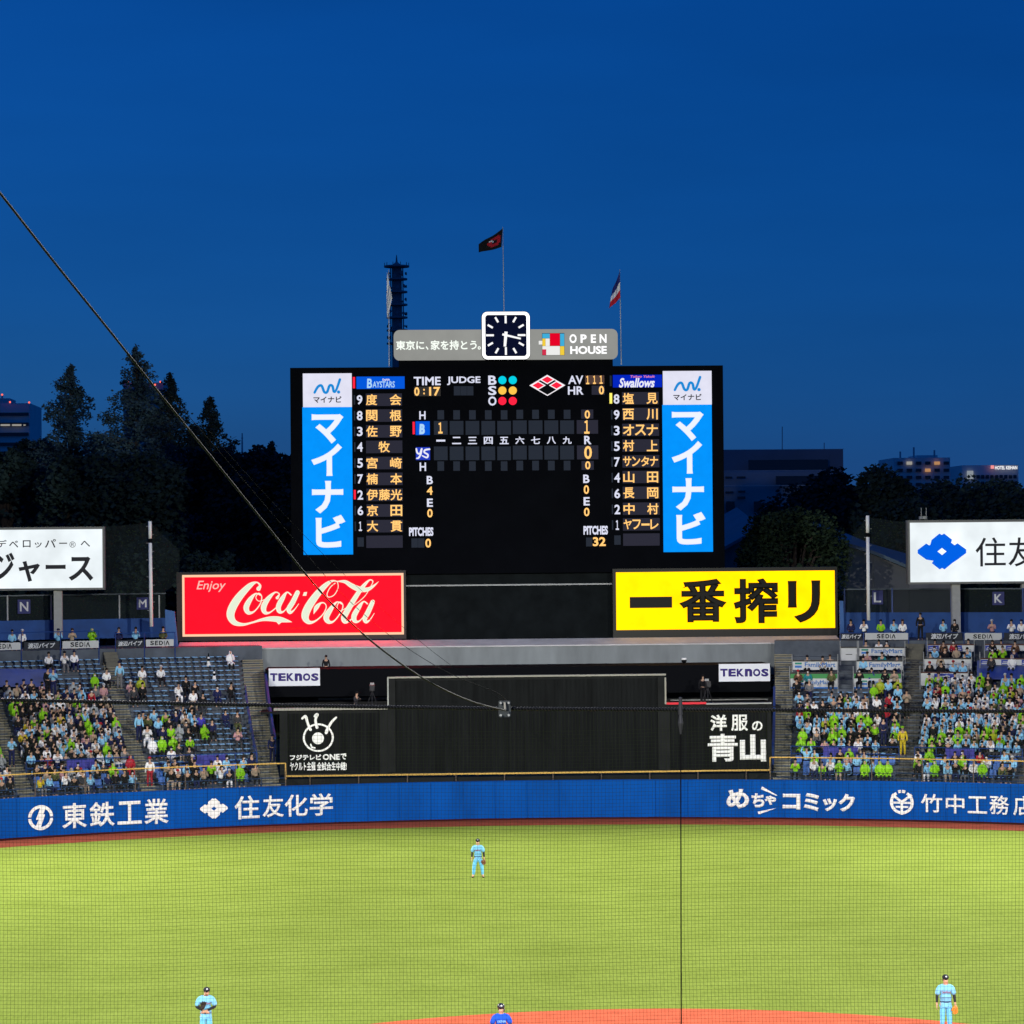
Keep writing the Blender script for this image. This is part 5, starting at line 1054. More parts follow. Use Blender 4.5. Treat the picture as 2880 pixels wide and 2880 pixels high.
CLOTH = {'black': (0.012, 0.012, 0.014), 'charcoal': (0.045, 0.045, 0.05), 'grey': (0.17, 0.17, 0.175), 'white': (0.80, 0.79, 0.78), 'light blue': (0.25, 0.54, 0.76), 'lime': (0.23, 0.54, 0.014), 'beige': (0.36, 0.28, 0.20), 'red': (0.38, 0.02, 0.035), 'navy': (0.014, 0.018, 0.07), 'yellow': (0.62, 0.47, 0.03), 'yellow-green': (0.36, 0.42, 0.02), 'brown': (0.12, 0.06, 0.035), 'indigo': (0.05, 0.045, 0.36), 'pink': (0.50, 0.27, 0.28), 'olive': (0.10, 0.11, 0.04), 'teal': (0.02, 0.20, 0.22), 'clear grey': (0.30, 0.32, 0.33), 'orange': (0.7, 0.25, 0.03)}
HAIRC = {'black': (0.008, 0.007, 0.007), 'brown': (0.04, 0.022, 0.014)}
def jit(c, a=0.12): f = 1 + random.uniform(-a, a); return tuple(min(1, x * f) for x in c) + (1,)
NP = 0
def person(loc, rz, pose, top, bottom, head, label, group=None, headcol=None, sc=1.0):
    """a spectator: continuous body with clothing and hair as its parts"""
    P_ = PT[pose]; o = D.objects.new('person', P_['body']); COL.objects.link(o); o.location = loc; o.rotation_euler = (0, 0, rz); o.scale = (sc,) * 3; o.color = jit((0.50, 0.31, 0.21), 0.15); setp(o, label, 'person', group)
    pon = head == 'hood'
    for nm, c in (('poncho' if pon else 'jacket', jit(CLOTH[top])), ('trousers', jit(CLOTH[bottom])), (None if pon else head, jit(headcol or HAIRC['black'])), ('mask' if random.random() < 0.2 else None, (0.7, 0.7, 0.7, 1))):
        if nm is None: continue
        q = D.objects.new(nm, P_[nm]); COL.objects.link(q); q.parent = o; q.color = c
    return o
CROWD = {'v': [], 'f': [], 'c': []}
VC = {}
def crowd_person(loc, rz, pose, top, bottom, head, headcol=None, sc=1.0):
    M_ = Matrix.Translation(loc) @ Matrix.Rotation(rz, 4, 'Z') @ Matrix.Scale(sc, 4); pon = head == 'hood'
    for nm, c in (('body', jit((0.50, 0.31, 0.21), 0.15)), ('poncho' if pon else 'jacket', jit(CLOTH[top])), ('trousers', jit(CLOTH[bottom])), (None if pon else head, jit(headcol or HAIRC['black'])), ('mask' if random.random() < 0.2 else None, (0.7, 0.7, 0.7, 1))):
        if nm is None: continue
        me = PT[pose][nm]; k = len(CROWD['v']); CROWD['v'] += [tuple(M_ @ v.co) for v in me.vertices]; CROWD['f'] += [tuple(i + k for i in p.vertices) for p in me.polygons]; CROWD['c'] += [c] * len(me.vertices)
def pick(d):
    x = random.random() * sum(d.values())
    for k, v in d.items():
        x -= v
        if x <= 0: return k
    return k
PAL_L = {'black': 31, 'charcoal': 9, 'grey': 6, 'white': 17, 'light blue': 20, 'lime': 12, 'beige': 6, 'navy': 8, 'red': 2, 'pink': 2, 'yellow': 1.5, 'clear grey': 3, 'olive': 3}
PAL_R = {'light blue': 36, 'lime': 19, 'white': 15, 'black': 22, 'navy': 4, 'beige': 5, 'grey': 5, 'yellow-green': 2, 'red': 1.5, 'pink': 2, 'olive': 2}
BOT = {'black': 5, 'navy': 4, 'charcoal': 3, 'beige': 2, 'grey': 2, 'white': 1}
CAPC = {'navy': (0.012, 0.015, 0.05), 'white': (0.5, 0.5, 0.5), 'red': (0.4, 0.02, 0.03), 'lime': (0.23, 0.54, 0.014), 'black': (0.01, 0.01, 0.012)}
def dress(pal):
    top = pick(pal); hood = (top in ('lime', 'clear grey', 'yellow-green') and random.random() < 0.72)
    if hood: return top, pick(BOT), 'hood', None, f'{top} hooded rain poncho'
    h = pick({'hair': 5, 'cap': 3, 'long_hair': 3})
    if h == 'cap': cc = pick({'navy': 5, 'white': 2, 'red': 1, 'black': 3}); return top, pick(BOT), 'cap', CAPC[cc], f'{top} and {cc} cap'
    hc = pick({'black': 4, 'brown': 1}); return top, pick(BOT), h, HAIRC[hc], f'{top} with {"" if h == "hair" else "long "}{hc} hair'
USED = set(); TAKEN = []
def near_taken(px, py, dx=15, dy=24): return any(abs(px - a) < dx and abs(py - b) < dy for a, b in TAKEN)
NIND = 0
def special(z, hx, hy, pose, top, bottom, head, label, hc=None, turn=0.0, feet=None, deck=None, minR=None, sc=1.0):
    """a spectator singled out in the photo, placed by the pixel of the head (seated) or of the feet (standing)"""
    global NIND
    x, y = z(hx, hy); J = PT[pose]; H = (1.30 if pose.startswith('sit') else 1.76) * sc
    if feet is not None:
        fx, fy = z(hx, feet); t, r, zz_ = on_stand(fx, fy)
    elif deck is not None:
        r = deck; zz_ = rowZ(NK) + 0.75; t = theta_px(x, r, zz_)
    else: t, r, zz_ = on_stand_h(x, y, H)
    p = arc(r, t, zz_); q = proj(arc(r, t, zz_ + 0.35)); TAKEN.append(q); NIND += 1
    return person(p, -t + turn, pose, top, bottom, head, label, 'spectators in the stands', CAPC.get(hc, HAIRC.get(hc)) if hc else None, sc)
RD = RB + 0.55
# upper deck, behind the banners
for x, top, pose, hd, hc, lab in ((82, 'light blue', 'sit_lap', 'hair', None, 'person in light blue on the upper deck over the outermost black banner'), (150, 'white', 'sit_lap', 'cap', 'white', 'person in white with white cap seated on the left upper deck'), (395, 'light blue', 'sit_clap', 'cap', 'navy', 'person in light blue leaning on the upper rail between black and white banners'), (490, 'beige', 'sit_clap', 'long_hair', 'brown', 'person in beige above the middle white banner on the left deck'), (625, 'lime', 'sit_clap', 'hood', None, 'person in lime poncho leaning over the white banner beside the stair gap'), (806, 'navy', 'sit_lap', 'hair', None, 'person in navy behind the black banner right of the left stair gap'), (922, 'light blue', 'sit_phone', 'hair', None, 'person in light blue at the upper rail below the letter M plate'), (1108, 'olive', 'sit_lap', 'hair', None, 'person in olive at the upper rail nearest the red sign')):
    special(ZB, x, 780, pose, top, 'black', hd, lab, hc, deck=RD)
for x, top, pose, hd, hc, lab in ((645, 'navy', 'sit_lap', 'long_hair', None, 'person in navy with long hair nearest the yellow sign on the upper deck'), (742, 'white', 'sit_clap', 'hair', None, 'person in white shirt at the foot of the white pole, right upper deck'), (868, 'lime', 'sit_lap', 'cap', 'black', 'person in lime top and black cap on the right upper deck'), (965, 'light blue', 'sit_phone', 'hair', None, 'person in light blue beside the lime one on the right upper deck'), (1030, 'white', 'sit_lap', 'long_hair', 'brown', 'person in white with brown long hair left of the standing guard'), (1333, 'light blue', 'sit_phone', 'long_hair', None, 'person in light blue with long hair behind the black banner right of the guard'), (1418, 'black', 'sit_lap', 'long_hair', None, 'person in black with long hair behind the black banner right of the guard'), (1695, 'pink', 'sit_clap', 'cap', 'white', 'person in pink with white cap behind the white banner below plate K'), (1840, 'white', 'sit_clap', 'hair', None, 'person in white with arms raised behind the last black banner'), (1915, 'white', 'sit_lap', 'cap', 'navy', 'person in white with navy cap at the frame edge on the upper deck')):
    special(ZQ, x, 100, pose, top, 'black', hd, lab, hc, deck=RD)
special(ZQ, 1162, 60, 'stand', 'black', 'black', 'hair', 'guard-like person in black standing at the head of the vendor stairs', None, deck=RB + 0.1)
# left stand: people singled out
SP_L = [(330, 205, 'sit_lap', 'white', 'black', 'hair', None, 'person in white seated alone, leftmost of three below the middle black banner'), (437, 200, 'sit_clap', 'white', 'grey', 'cap', 'black', 'person in white with black cap, middle of three below the banners'), (503, 195, 'sit_lap', 'white', 'navy', 'cap', 'navy', 'person in white with navy cap, nearest the stair gap of three'),
        (723, 315, 'sit_lap', 'white', 'black', 'hair', None, 'person in white top seated just left of the middle left stairs'), (965, 300, 'sit_lap', 'white', 'grey', 'hair', None, 'person in white seated high in the empty seats, behind the yellow poncho'), (955, 372, 'sit_lap', 'yellow-green', 'black', 'hood', None, 'person in yellow-green poncho just right of the middle left stairs'), (1092, 295, 'sit_lap', 'white', 'black', 'cap', 'white', 'person in white with white cap seated alone high among empty seats'), (885, 395, 'sit_clap', 'pink', 'grey', 'cap', 'white', 'person in pale pink with white cap beside the yellow-green poncho'), (968, 412, 'sit_lap', 'black', 'black', 'hair', None, 'person in black directly below the yellow-green poncho'), (908, 432, 'sit_lap', 'charcoal', 'black', 'long_hair', None, 'person in charcoal with long hair on the stair edge below the pink one'),
        (1212, 412, 'sit_phone', 'white', 'white', 'hair', None, 'person all in white seated amid empty seats'), (1262, 368, 'sit_lap', 'black', 'black', 'hair', None, 'person in black seated behind the one all in white'), (1325, 400, 'sit_phone', 'black', 'black', 'hair', None, 'person in black taking a picture, right of the one all in white'), (1312, 455, 'sit_lap', 'white', 'beige', 'long_hair', None, 'person in white with long hair in front of the picture taker'), (1378, 480, 'sit_lap', 'black', 'charcoal', 'hair', None, 'person in black hunched over by the cable, left of the navy one'), (1475, 432, 'sit_lap', 'navy', 'navy', 'hair', None, 'person in navy seated alone left of the tripod user'), (1570, 412, 'sit_phone', 'black', 'black', 'hair', None, 'person in black behind a camera nearest the yellow left stairs'), (648, 425, 'sit_lap', 'grey', 'navy', 'hair', 'brown', 'person in grey with brown hair, left of a pair beside the middle stairs'), (703, 418, 'sit_lap', 'pink', 'beige', 'cap', 'white', 'person in pink with white cap, right of a pair beside the middle stairs'),
        (1045, 588, 'sit_lap', 'light blue', 'navy', 'hair', None, 'person in light blue seated alone below the cable'), (1365, 618, 'sit_lap', 'indigo', 'navy', 'hair', None, 'person in vivid indigo top amid empty seats'), (1440, 660, 'sit_lap', 'navy', 'black', 'hair', None, 'person in navy to the right of the indigo top'), (1612, 605, 'sit_lap', 'charcoal', 'olive', 'hair', None, 'person in charcoal by the blue handrail of the yellow left stairs'), (1075, 640, 'sit_lap', 'light blue', 'navy', 'cap', 'navy', 'person in light blue with navy cap below the lone light blue one'), (1005, 625, 'sit_lap', 'olive', 'black', 'long_hair', 'brown', 'person in olive with brown long hair right of the middle stairs'),
        (1100, 775, 'sit_lap', 'lime', 'black', 'hood', None, 'person in lime poncho, leftmost of three behind the cross rail'), (1175, 770, 'sit_clap', 'lime', 'black', 'hood', None, 'person in lime poncho, middle of three behind the cross rail'), (1290, 768, 'sit_lap', 'lime', 'black', 'hair', None, 'person in lime with bare dark hair, right of three behind the cross rail'), (1035, 785, 'sit_lap', 'white', 'black', 'hood', None, 'person in white hooded poncho left of the three lime ones'), (1435, 945, 'sit_clap', 'lime', 'black', 'cap', 'black', 'person in lime top with arms up in the front rows'), (1630, 968, 'sit_lap', 'lime', 'black', 'hood', None, 'person in lime poncho nearest the yellow stairs in the front row'), (1735, 960, 'sit_phone', 'beige', 'black', 'long_hair', 'brown', 'person in beige on the front corner beside the yellow stairs'), (885, 905, 'sit_lap', 'red', 'red', 'hood', None, 'person in red rain poncho left of the running red and white vendor')]
for hx, hy, pose, top, bot, hd, hc, lab in SP_L: special(ZS, hx, hy, pose, top, bot, hd, lab, hc)
special(ZS, 812, 305, 'stand', 'light blue', 'grey', 'cap', 'person in light blue walking up the middle left stairs, seen from behind', 'navy', math.pi, feet=460)
special(ZS, 325, 375, 'stand', 'black', 'black', 'hair', 'person in black standing at the end of the blue tarpaulin', None, 0.3, feet=505); special(ZS, 362, 395, 'stand_clap', 'light blue', 'navy', 'hair', 'person in light blue standing at the end of the blue tarpaulin', 'brown', -0.3, feet=510)
special(ZS, 945, 650, 'stand', 'light blue', 'navy', 'long_hair', 'person in light blue with long hair standing on the middle left stairs', None, 0.2, feet=815)
special(ZS, 1018, 958, 'stand', 'white', 'red', 'cap', 'vendor-like person in white and red climbing the front steps, seen from behind', 'red', math.pi, feet=1125)
special(ZS, 1850, 780, 'stand', 'navy', 'navy', 'cap', 'person in dark uniform standing at the foot of the yellow left stairs', 'navy', 0.2, feet=965)
special(ZS, 80, 880, 'stand_clap', 'light blue', 'navy', 'hair', 'person in light blue standing on the outer left stairs', None, feet=985)
# right stand
SP_R = [(240, 552, 'sit_lap', 'black', 'black', 'hair', None, 'person in black suit seated before the green counter, right of the wide stairs'), (335, 560, 'sit_lap', 'grey', 'navy', 'cap', 'white', 'person in grey with white cap seated before the green counter'), (862, 555, 'sit_lap', 'yellow-green', 'black', 'hood', None, 'person in yellow-green poncho before the lowest counter by the vendor stairs'), (922, 552, 'sit_lap', 'light blue', 'navy', 'hair', None, 'person in light blue between two yellow-green ponchos'), (993, 556, 'sit_clap', 'yellow-green', 'black', 'hood', None, 'person in yellow-green poncho beside the dark vendor stairs'), (995, 598, 'sit_lap', 'light blue', 'black', 'long_hair', None, 'person in light blue with long hair beside the dark vendor stairs'), (838, 675, 'sit_lap', 'white', 'black', 'long_hair', None, 'person in white with long dark hair at the edge of the empty rows'), (932, 655, 'sit_lap', 'red', 'black', 'cap', 'black', 'person in red with black cap right of the long-haired one in white'),
        (368, 712, 'sit_lap', 'white', 'black', 'hair', None, 'person in white in the uppermost occupied row of the left empty seats'), (436, 710, 'sit_lap', 'black', 'black', 'hair', None, 'person in black beside the one in white, next to empty seats'), (320, 382, 'sit_lap', 'white', 'black', 'cap', 'black', 'person in white with black cap behind the upper counter by the wide stairs'), (435, 388, 'sit_lap', 'beige', 'black', 'hair', None, 'person in beige leaning at the upper counter by the wide stairs'), (490, 378, 'sit_clap', 'beige', 'black', 'hair', 'brown', 'person in beige with brown hair at the upper counter end'), (252, 490, 'sit_lap', 'brown', 'black', 'cap', 'red', 'person in brown with red cap behind the green counter by the wide stairs'), (325, 488, 'sit_lap', 'teal', 'black', 'hair', 'brown', 'person in teal behind the green counter by the wide stairs'), (500, 486, 'sit_lap', 'olive', 'black', 'hair', None, 'person in olive behind the green counter by the wide stairs'),
        (757, 272, 'sit_lap', 'grey', 'black', 'hair', None, 'person in grey behind the topmost counter board'), (853, 266, 'sit_lap', 'white', 'black', 'hair', None, 'person in white behind the topmost counter board'), (912, 272, 'sit_clap', 'black', 'black', 'hair', None, 'person in black behind the topmost counter board'), (768, 355, 'sit_phone', 'pink', 'black', 'cap', 'black', 'person in pink with black cap before the topmost counter board'), (737, 390, 'sit_lap', 'light blue', 'black', 'hair', None, 'person in light blue at the middle counter near the blank hatch'), (877, 358, 'sit_clap', 'teal', 'black', 'hair', None, 'person in teal with raised hands before the topmost counter board'), (990, 384, 'sit_lap', 'white', 'navy', 'hair', None, 'person in white at the middle counter near the vendor stairs'), (710, 482, 'sit_clap', 'black', 'black', 'long_hair', None, 'person in black with long hair behind the lowest counter, nearest the dark stairs'), (800, 476, 'sit_phone', 'indigo', 'black', 'hair', None, 'person in indigo behind the lowest counter by the vendor stairs'), (900, 482, 'sit_lap', 'black', 'black', 'long_hair', None, 'person in black with long hair centred behind the lowest counter'), (968, 484, 'sit_clap', 'beige', 'black', 'hair', None, 'person in beige resting chin behind the lowest counter'),
        (1272, 262, 'sit_lap', 'black', 'black', 'long_hair', None, 'person in black with long hair under the black banner, leftmost at brown counter'), (1335, 274, 'sit_lap', 'brown', 'black', 'hair', None, 'person in brown under the black kana banner at the brown counter'), (1410, 270, 'sit_lap', 'red', 'black', 'long_hair', None, 'person in red with long hair under the black kana banner'), (1520, 260, 'sit_lap', 'black', 'black', 'hair', None, 'person in black between the black and white banners, behind the brown counter'), (1268, 314, 'sit_lap', 'light blue', 'navy', 'hair', 'brown', 'person in light blue with brown hair before the small-logo counter'), (1345, 320, 'sit_lap', 'black', 'black', 'cap', 'black', 'person in black with black cap before the small-logo counter'), (1430, 312, 'sit_lap', 'beige', 'black', 'long_hair', None, 'person in beige with long hair before the small-logo counter'), (1512, 324, 'sit_clap', 'light blue', 'navy', 'hair', None, 'person in light blue at the counter end before the small logos'), (1238, 358, 'sit_lap', 'grey', 'black', 'hair', None, 'person in grey behind the middle brown counter, leftmost'), (1312, 372, 'sit_lap', 'beige', 'black', 'cap', 'black', 'person in beige with black cap behind the middle brown counter'), (1492, 362, 'sit_lap', 'charcoal', 'black', 'hair', None, 'person in charcoal behind the middle brown counter, at its end'), (1232, 428, 'sit_lap', 'black', 'black', 'cap', 'red', 'person in black with red cap before the middle brown counter'), (1318, 424, 'sit_lap', 'black', 'white', 'long_hair', None, 'person in black and white with long hair before the middle brown counter'), (1408, 420, 'sit_phone', 'light blue', 'navy', 'cap', 'red', 'person in light blue with red cap before the middle brown counter'), (1478, 424, 'sit_lap', 'light blue', 'black', 'hair', 'brown', 'person in light blue with brown hair before the middle brown counter'),
        (1700, 326, 'sit_lap', 'lime', 'black', 'hair', None, 'person in lime before the outer small-logo counter'), (1775, 312, 'sit_clap', 'lime', 'black', 'hair', 'brown', 'person in lime with brown hair before the outer small-logo counter'), (1860, 326, 'sit_lap', 'navy', 'black', 'hair', None, 'person in navy before the outer small-logo counter'), (1700, 268, 'sit_lap', 'black', 'black', 'long_hair', None, 'person in black with long hair behind the outer small-logo counter'), (1765, 266, 'sit_lap', 'yellow', 'black', 'hair', None, 'person in yellow behind the outer small-logo counter'), (1868, 274, 'sit_lap', 'brown', 'black', 'hair', None, 'person in brown behind the outer small-logo counter'), (1845, 374, 'sit_lap', 'white', 'black', 'hood', None, 'person in white hooded poncho behind the blue and white squares'), (1690, 378, 'sit_lap', 'charcoal', 'black', 'hair', 'brown', 'person in charcoal behind the blue and white squares'),
        (905, 752, 'sit_lap', 'red', 'navy', 'cap', 'red', 'person in red with red cap standing out beside the vendor stairs'), (770, 818, 'sit_clap', 'lime', 'black', 'hood', None, 'person in lime poncho under the rope left of the red one'), (822, 880, 'sit_lap', 'lime', 'black', 'hair', None, 'person in lime with bare dark hair left of the navy rucksack wearer'), (285, 920, 'sit_lap', 'lime', 'black', 'hood', None, 'person in lime poncho at the left edge above the cross rail'), (272, 985, 'sit_clap', 'lime', 'black', 'hood', None, 'person in lime poncho at the left edge just behind the cross rail'), (350, 985, 'sit_phone', 'lime', 'black', 'hair', None, 'person in lime taking a picture just behind the cross rail'), (232, 1150, 'sit_clap', 'lime', 'black', 'hair', None, 'person in lime at the left corner of the front row'), (750, 1215, 'sit_lap', 'lime', 'black', 'hood', None, 'person in lime poncho, left of three in the front row'), (860, 1205, 'sit_lap', 'lime', 'black', 'hood', None, 'person in lime poncho, middle of three in the front row'), (920, 1210, 'sit_lap', 'lime', 'black', 'hood', None, 'person in lime poncho, right of three beside the vendor stairs'), (1270, 1165, 'sit_phone', 'lime', 'black', 'hood', None, 'person in lime poncho between blue seats right of the vendor stairs')]
for hx, hy, pose, top, bot, hd, hc, lab in SP_R: special(ZQ, hx, hy, pose, top, bot, hd, lab, hc)
special(ZQ, 1030, 945, 'stand', 'yellow', 'yellow', 'cap', 'vendor-like person all in yellow standing on the vendor stairs', 'lime', 0.25, feet=1128)
special(ZQ, 1060, 692, 'stand_clap', 'beige', 'black', 'cap', 'vendor-like person in beige standing high on the vendor stairs', 'black', 0.2, feet=850)
special(ZQ, 888, 880, 'stand', 'navy', 'navy', 'hair', 'person in navy with rucksack standing with back turned beside the vendor stairs', None, math.pi, feet=1060)

# rest of the crowd, seat by seat
def occ(s, k, px, py):
    if s in 'AB':
        zx, zy = px * 2.415, (py - 1750) * 2.415
        if k < 3: return 0.74
        return 0.94 if zy > 545 else (0.86 if zy > 488 else 0.02)
    if s == 'C':
        zx, zy = px * 2.415, (py - 1750) * 2.415
        if k < 3: return 0.72
        if zy > 660 and zx < 1340: return 0.62
        if zy > 560: return 0.05
        return 0.03 if zy > 450 else 0.0
    zx, zy = (px - 2150) * 2.6466, (py - 1700) * 2.6466
    if k < 3: return 0.74
    if s == 'D':
        if zy > 790: return 0.95
        if zy > 745: return 0.80
        return 0.7 if zx > 800 and zy > 620 else 0.0
    return 0.965 if zy > 590 else (0.55 if zy > 560 and zx < 1540 else 0.0)
EMPTY, PEOPLE = [], []
for (s, k, j, t, r, z, px, py) in SEATS:
    vis = -40 < px < 2920
    if near_taken(px, py): USED.add((s, k, j)); continue
    if random.random() < occ(s, k, px, py): PEOPLE.append((s, k, j, t, r, z, px, py, vis))
    else: EMPTY.append((s, k, j, t, r, z, px, py, vis))
PEOPLE.sort(key=lambda q: (not q[8], q[1] > 2 and q[0] in 'DEF' and q[1] > 9, q[1]))
def place_name(s, k, j):
    row = 'front row' if k == 0 else f'{ordn(k + 1)} row'
    return f'{row}, {ordn(j)} from {SECT[s][2]}'
crowd_n = 0
for (s, k, j, t, r, z, px, py, vis) in PEOPLE:
    pal = PAL_L if s in 'ABC' else PAL_R; top, bot, hd, hc, desc = dress(pal)
    pose = pick({'sit_lap': 5, 'sit_clap': 4, 'sit_phone': 2, 'sit_lean': 3, 'sit_up': 0.5}); p = arc(r + random.uniform(-.03, .06), t + random.uniform(-.0007, .0007), z); rz = -t + random.uniform(-.55, .55); sc = random.uniform(0.88, 1.05)
    if vis and NIND < 300: NIND += 1; person(p, rz, pose, top, bot, hd, f'person in {desc}, {place_name(s, k, j)}', 'spectators in the stands', hc, sc)
    else: crowd_person(p, rz, pose, top, bot, hd, hc, sc); crowd_n += 1
me = D.meshes.new('crowd'); me.from_pydata(CROWD['v'], [], CROWD['f']); at_ = me.color_attributes.new('tone', 'FLOAT_COLOR', 'POINT')
at_.data.foreach_set('color', [c for q in CROWD['c'] for c in q]); me.materials.append(attrcol('crowd_cloth')); me.polygons.foreach_set('use_smooth', [True] * len(me.polygons)); me.update()
o = D.objects.new('crowd', me); COL.objects.link(o); setp(o, 'dense seated crowd in light blue and lime filling the stands behind the front rows', 'crowd', kind='stuff')
# seats: the empty ones in view are things, the rest one mass
EMPTY.sort(key=lambda q: (not q[8], q[1])); ns = 0; mass = MB()
def seat_at(t, r, z): return Matrix.Translation(arc(r, t, z)) @ Matrix.Rotation(-t, 4, 'Z')
for (s, k, j, t, r, z, px, py, vis) in EMPTY:
    if vis and ns < 300:
        ns += 1; o = D.objects.new('seat', SEAT_BK if k < 3 else SEAT_ME); COL.objects.link(o); o.location = arc(r, t, z); o.rotation_euler = (0, 0, -t)
        setp(o, f'empty {"blue seat with backrest" if k < 3 else "pale blue backless seat"}, {place_name(s, k, j)}', 'seat', 'empty seats in the stands')
    else:
        M_ = seat_at(t, r, z); me = SEAT_BK if k < 3 else SEAT_ME; mass.add([M_ @ v.co for v in me.vertices], [tuple(p.vertices) for p in me.polygons]); mass.m[-len(me.polygons):] = [p.material_index for p in me.polygons]
for (s, k, j, t, r, z, px, py, vis) in PEOPLE:
    M_ = seat_at(t, r, z); me = SEAT_BK if k < 3 else SEAT_ME; mass.add([M_ @ v.co for v in me.vertices], [tuple(p.vertices) for p in me.polygons]); mass.m[-len(me.polygons):] = [p.material_index for p in me.polygons]
setp(mass.build('stadium_seats', [M_seat, M_conc2]), 'remaining blue seats under the crowd and beyond the frame edges', 'seats', kind='stuff')
print('people individually', NIND, 'crowd', crowd_n, 'seats', ns, 'empties', len([q for q in EMPTY if q[8]]))

# ================================================================== DECK CREW, CAMERAS, CONES
def dressed(name, loc, rz, pose, top, bottom, head, label, sc=1.0, group=None): return person(loc, rz, pose, top, bottom, head, label, group, None, sc)
p = on_y(917, 1880, 137.0); dressed('person', (p.x, 137.2, on_y(917, 1876, 134).z - 1.02), 0.2, 'stand', 'black', 'black', 'cap', 'person in black crouched at the top of the dark deck parapet', 0.92)
p = on_y(1002, 1990, 131.0); zdk = on_y(1002, 1992, 131).z
mb = MB().box((on_y(738, 2000, 131).x, 128.2, zdk - 0.15), (on_y(2178, 2000, 131).x, 135.4, zdk)); setp(mb.build('walkway_floor', M_blk2, org=(0, 131, zdk)), 'dark floor slab of the camera walkway behind the slatted screens', 'platform')
dressed('person', (p.x, 131.0, zdk - 0.30), 0.9, 'sit_clap', 'charcoal', 'black', 'cap', 'person in charcoal bent down on the walkway above the eye emblem')
def tv_camera(x, y, Y, label, face):
    z = zdk; b = on_y(x, y, Y); b = Vector((b.x, Y, z)); t = thing('video_camera', label, 'camera', b, 'cameras on the dark walkway'); dk = mat('camera_body', (0.02, 0.02, 0.024), 0.5)
    MB().box((b.x - .16, Y - .45, z + 1.05), (b.x + .16, Y + .25, z + 1.42)).build('body', dk, t); MB().tube([(b.x, Y - .45, z + 1.24), (b.x, Y - .85, z + 1.24)], [.11, .14], 12).build('lens', dk, t)
    MB().box((b.x - .12, Y + .25, z + 1.30), (b.x + .12, Y + .40, z + 1.55)).build('viewfinder', M_steel, t)
    for a in (0.5, 2.6, 4.7): MB().tube([(b.x, Y, z + 1.05), (b.x + .42 * math.cos(a), Y + .42 * math.sin(a), z)], .03, 5).build('leg', dk, t)
tv_camera(1047, 1985, 131.2, 'black video camera on tripod beside the bent-down person', 0); tv_camera(1990, 1975, 131.4, 'black video camera on tripod on the walkway above the red rail', 0)
dressed('person', (on_y(1978, 1975, 132.2).x, 132.3, zdk), 0.1, 'stand', 'black', 'black', 'cap', 'person in black working the video camera above the red rail')
b = on_y(1924, 1862, 136); t = thing('dome_camera', 'small black and white dome camera on top of the parapet', 'camera', (b.x, 136, on_y(1924, 1876, 134).z)); zc_ = on_y(1924, 1876, 134).z
MB().tube([(b.x, 136, zc_), (b.x, 136, zc_ + .18)], .05, 6).build('stalk', M_dark, t); MB().ball((b.x, 136, zc_ + .32), .17, 10, 7).build('dome', M_dark, t, smooth=True); MB().tube([(b.x, 136, zc_ + .38), (b.x, 136, zc_ + .50)], [.17, .15], 10).build('cap', M_white, t)
def cone(z, x, y, label):
    px, py = z(x, y); t_, r, zz_ = on_stand(px, py); p = arc(r, t_, zz_); t = thing('traffic_cone', label, 'cone', p, 'black and white cones among the seats')
    MB().box(p + Vector((-.17, -.17, 0)), p + Vector((.17, .17, .04))).build('base', M_dark, t)
    for a, b_, m, nm in ((0, .35, M_white, 'lower_sleeve'), (.35, .5, M_dark, 'black_band'), (.5, .62, M_white, 'upper_sleeve'), (.62, .85, M_dark, 'tip')): MB().tube([p + Vector((0, 0, .04 + a)), p + Vector((0, 0, .04 + b_))], [.14 - .12 * a / .85, .14 - .12 * b_ / .85], 10).build(nm, m, t)
cone(ZS, 1417, 305, 'black and white cone standing high among empty seats, upper of two'); cone(ZS, 1455, 405, 'black and white cone among empty seats, lower of two')
t_, r, zz_ = on_stand(*ZS(1565, 335)); person(arc(r, t_, zz_), -t_, 'sit_phone', 'white', 'black', 'hood', 'person in white hooded coat with camera at the top of the yellow left stairs', 'spectators in the stands')

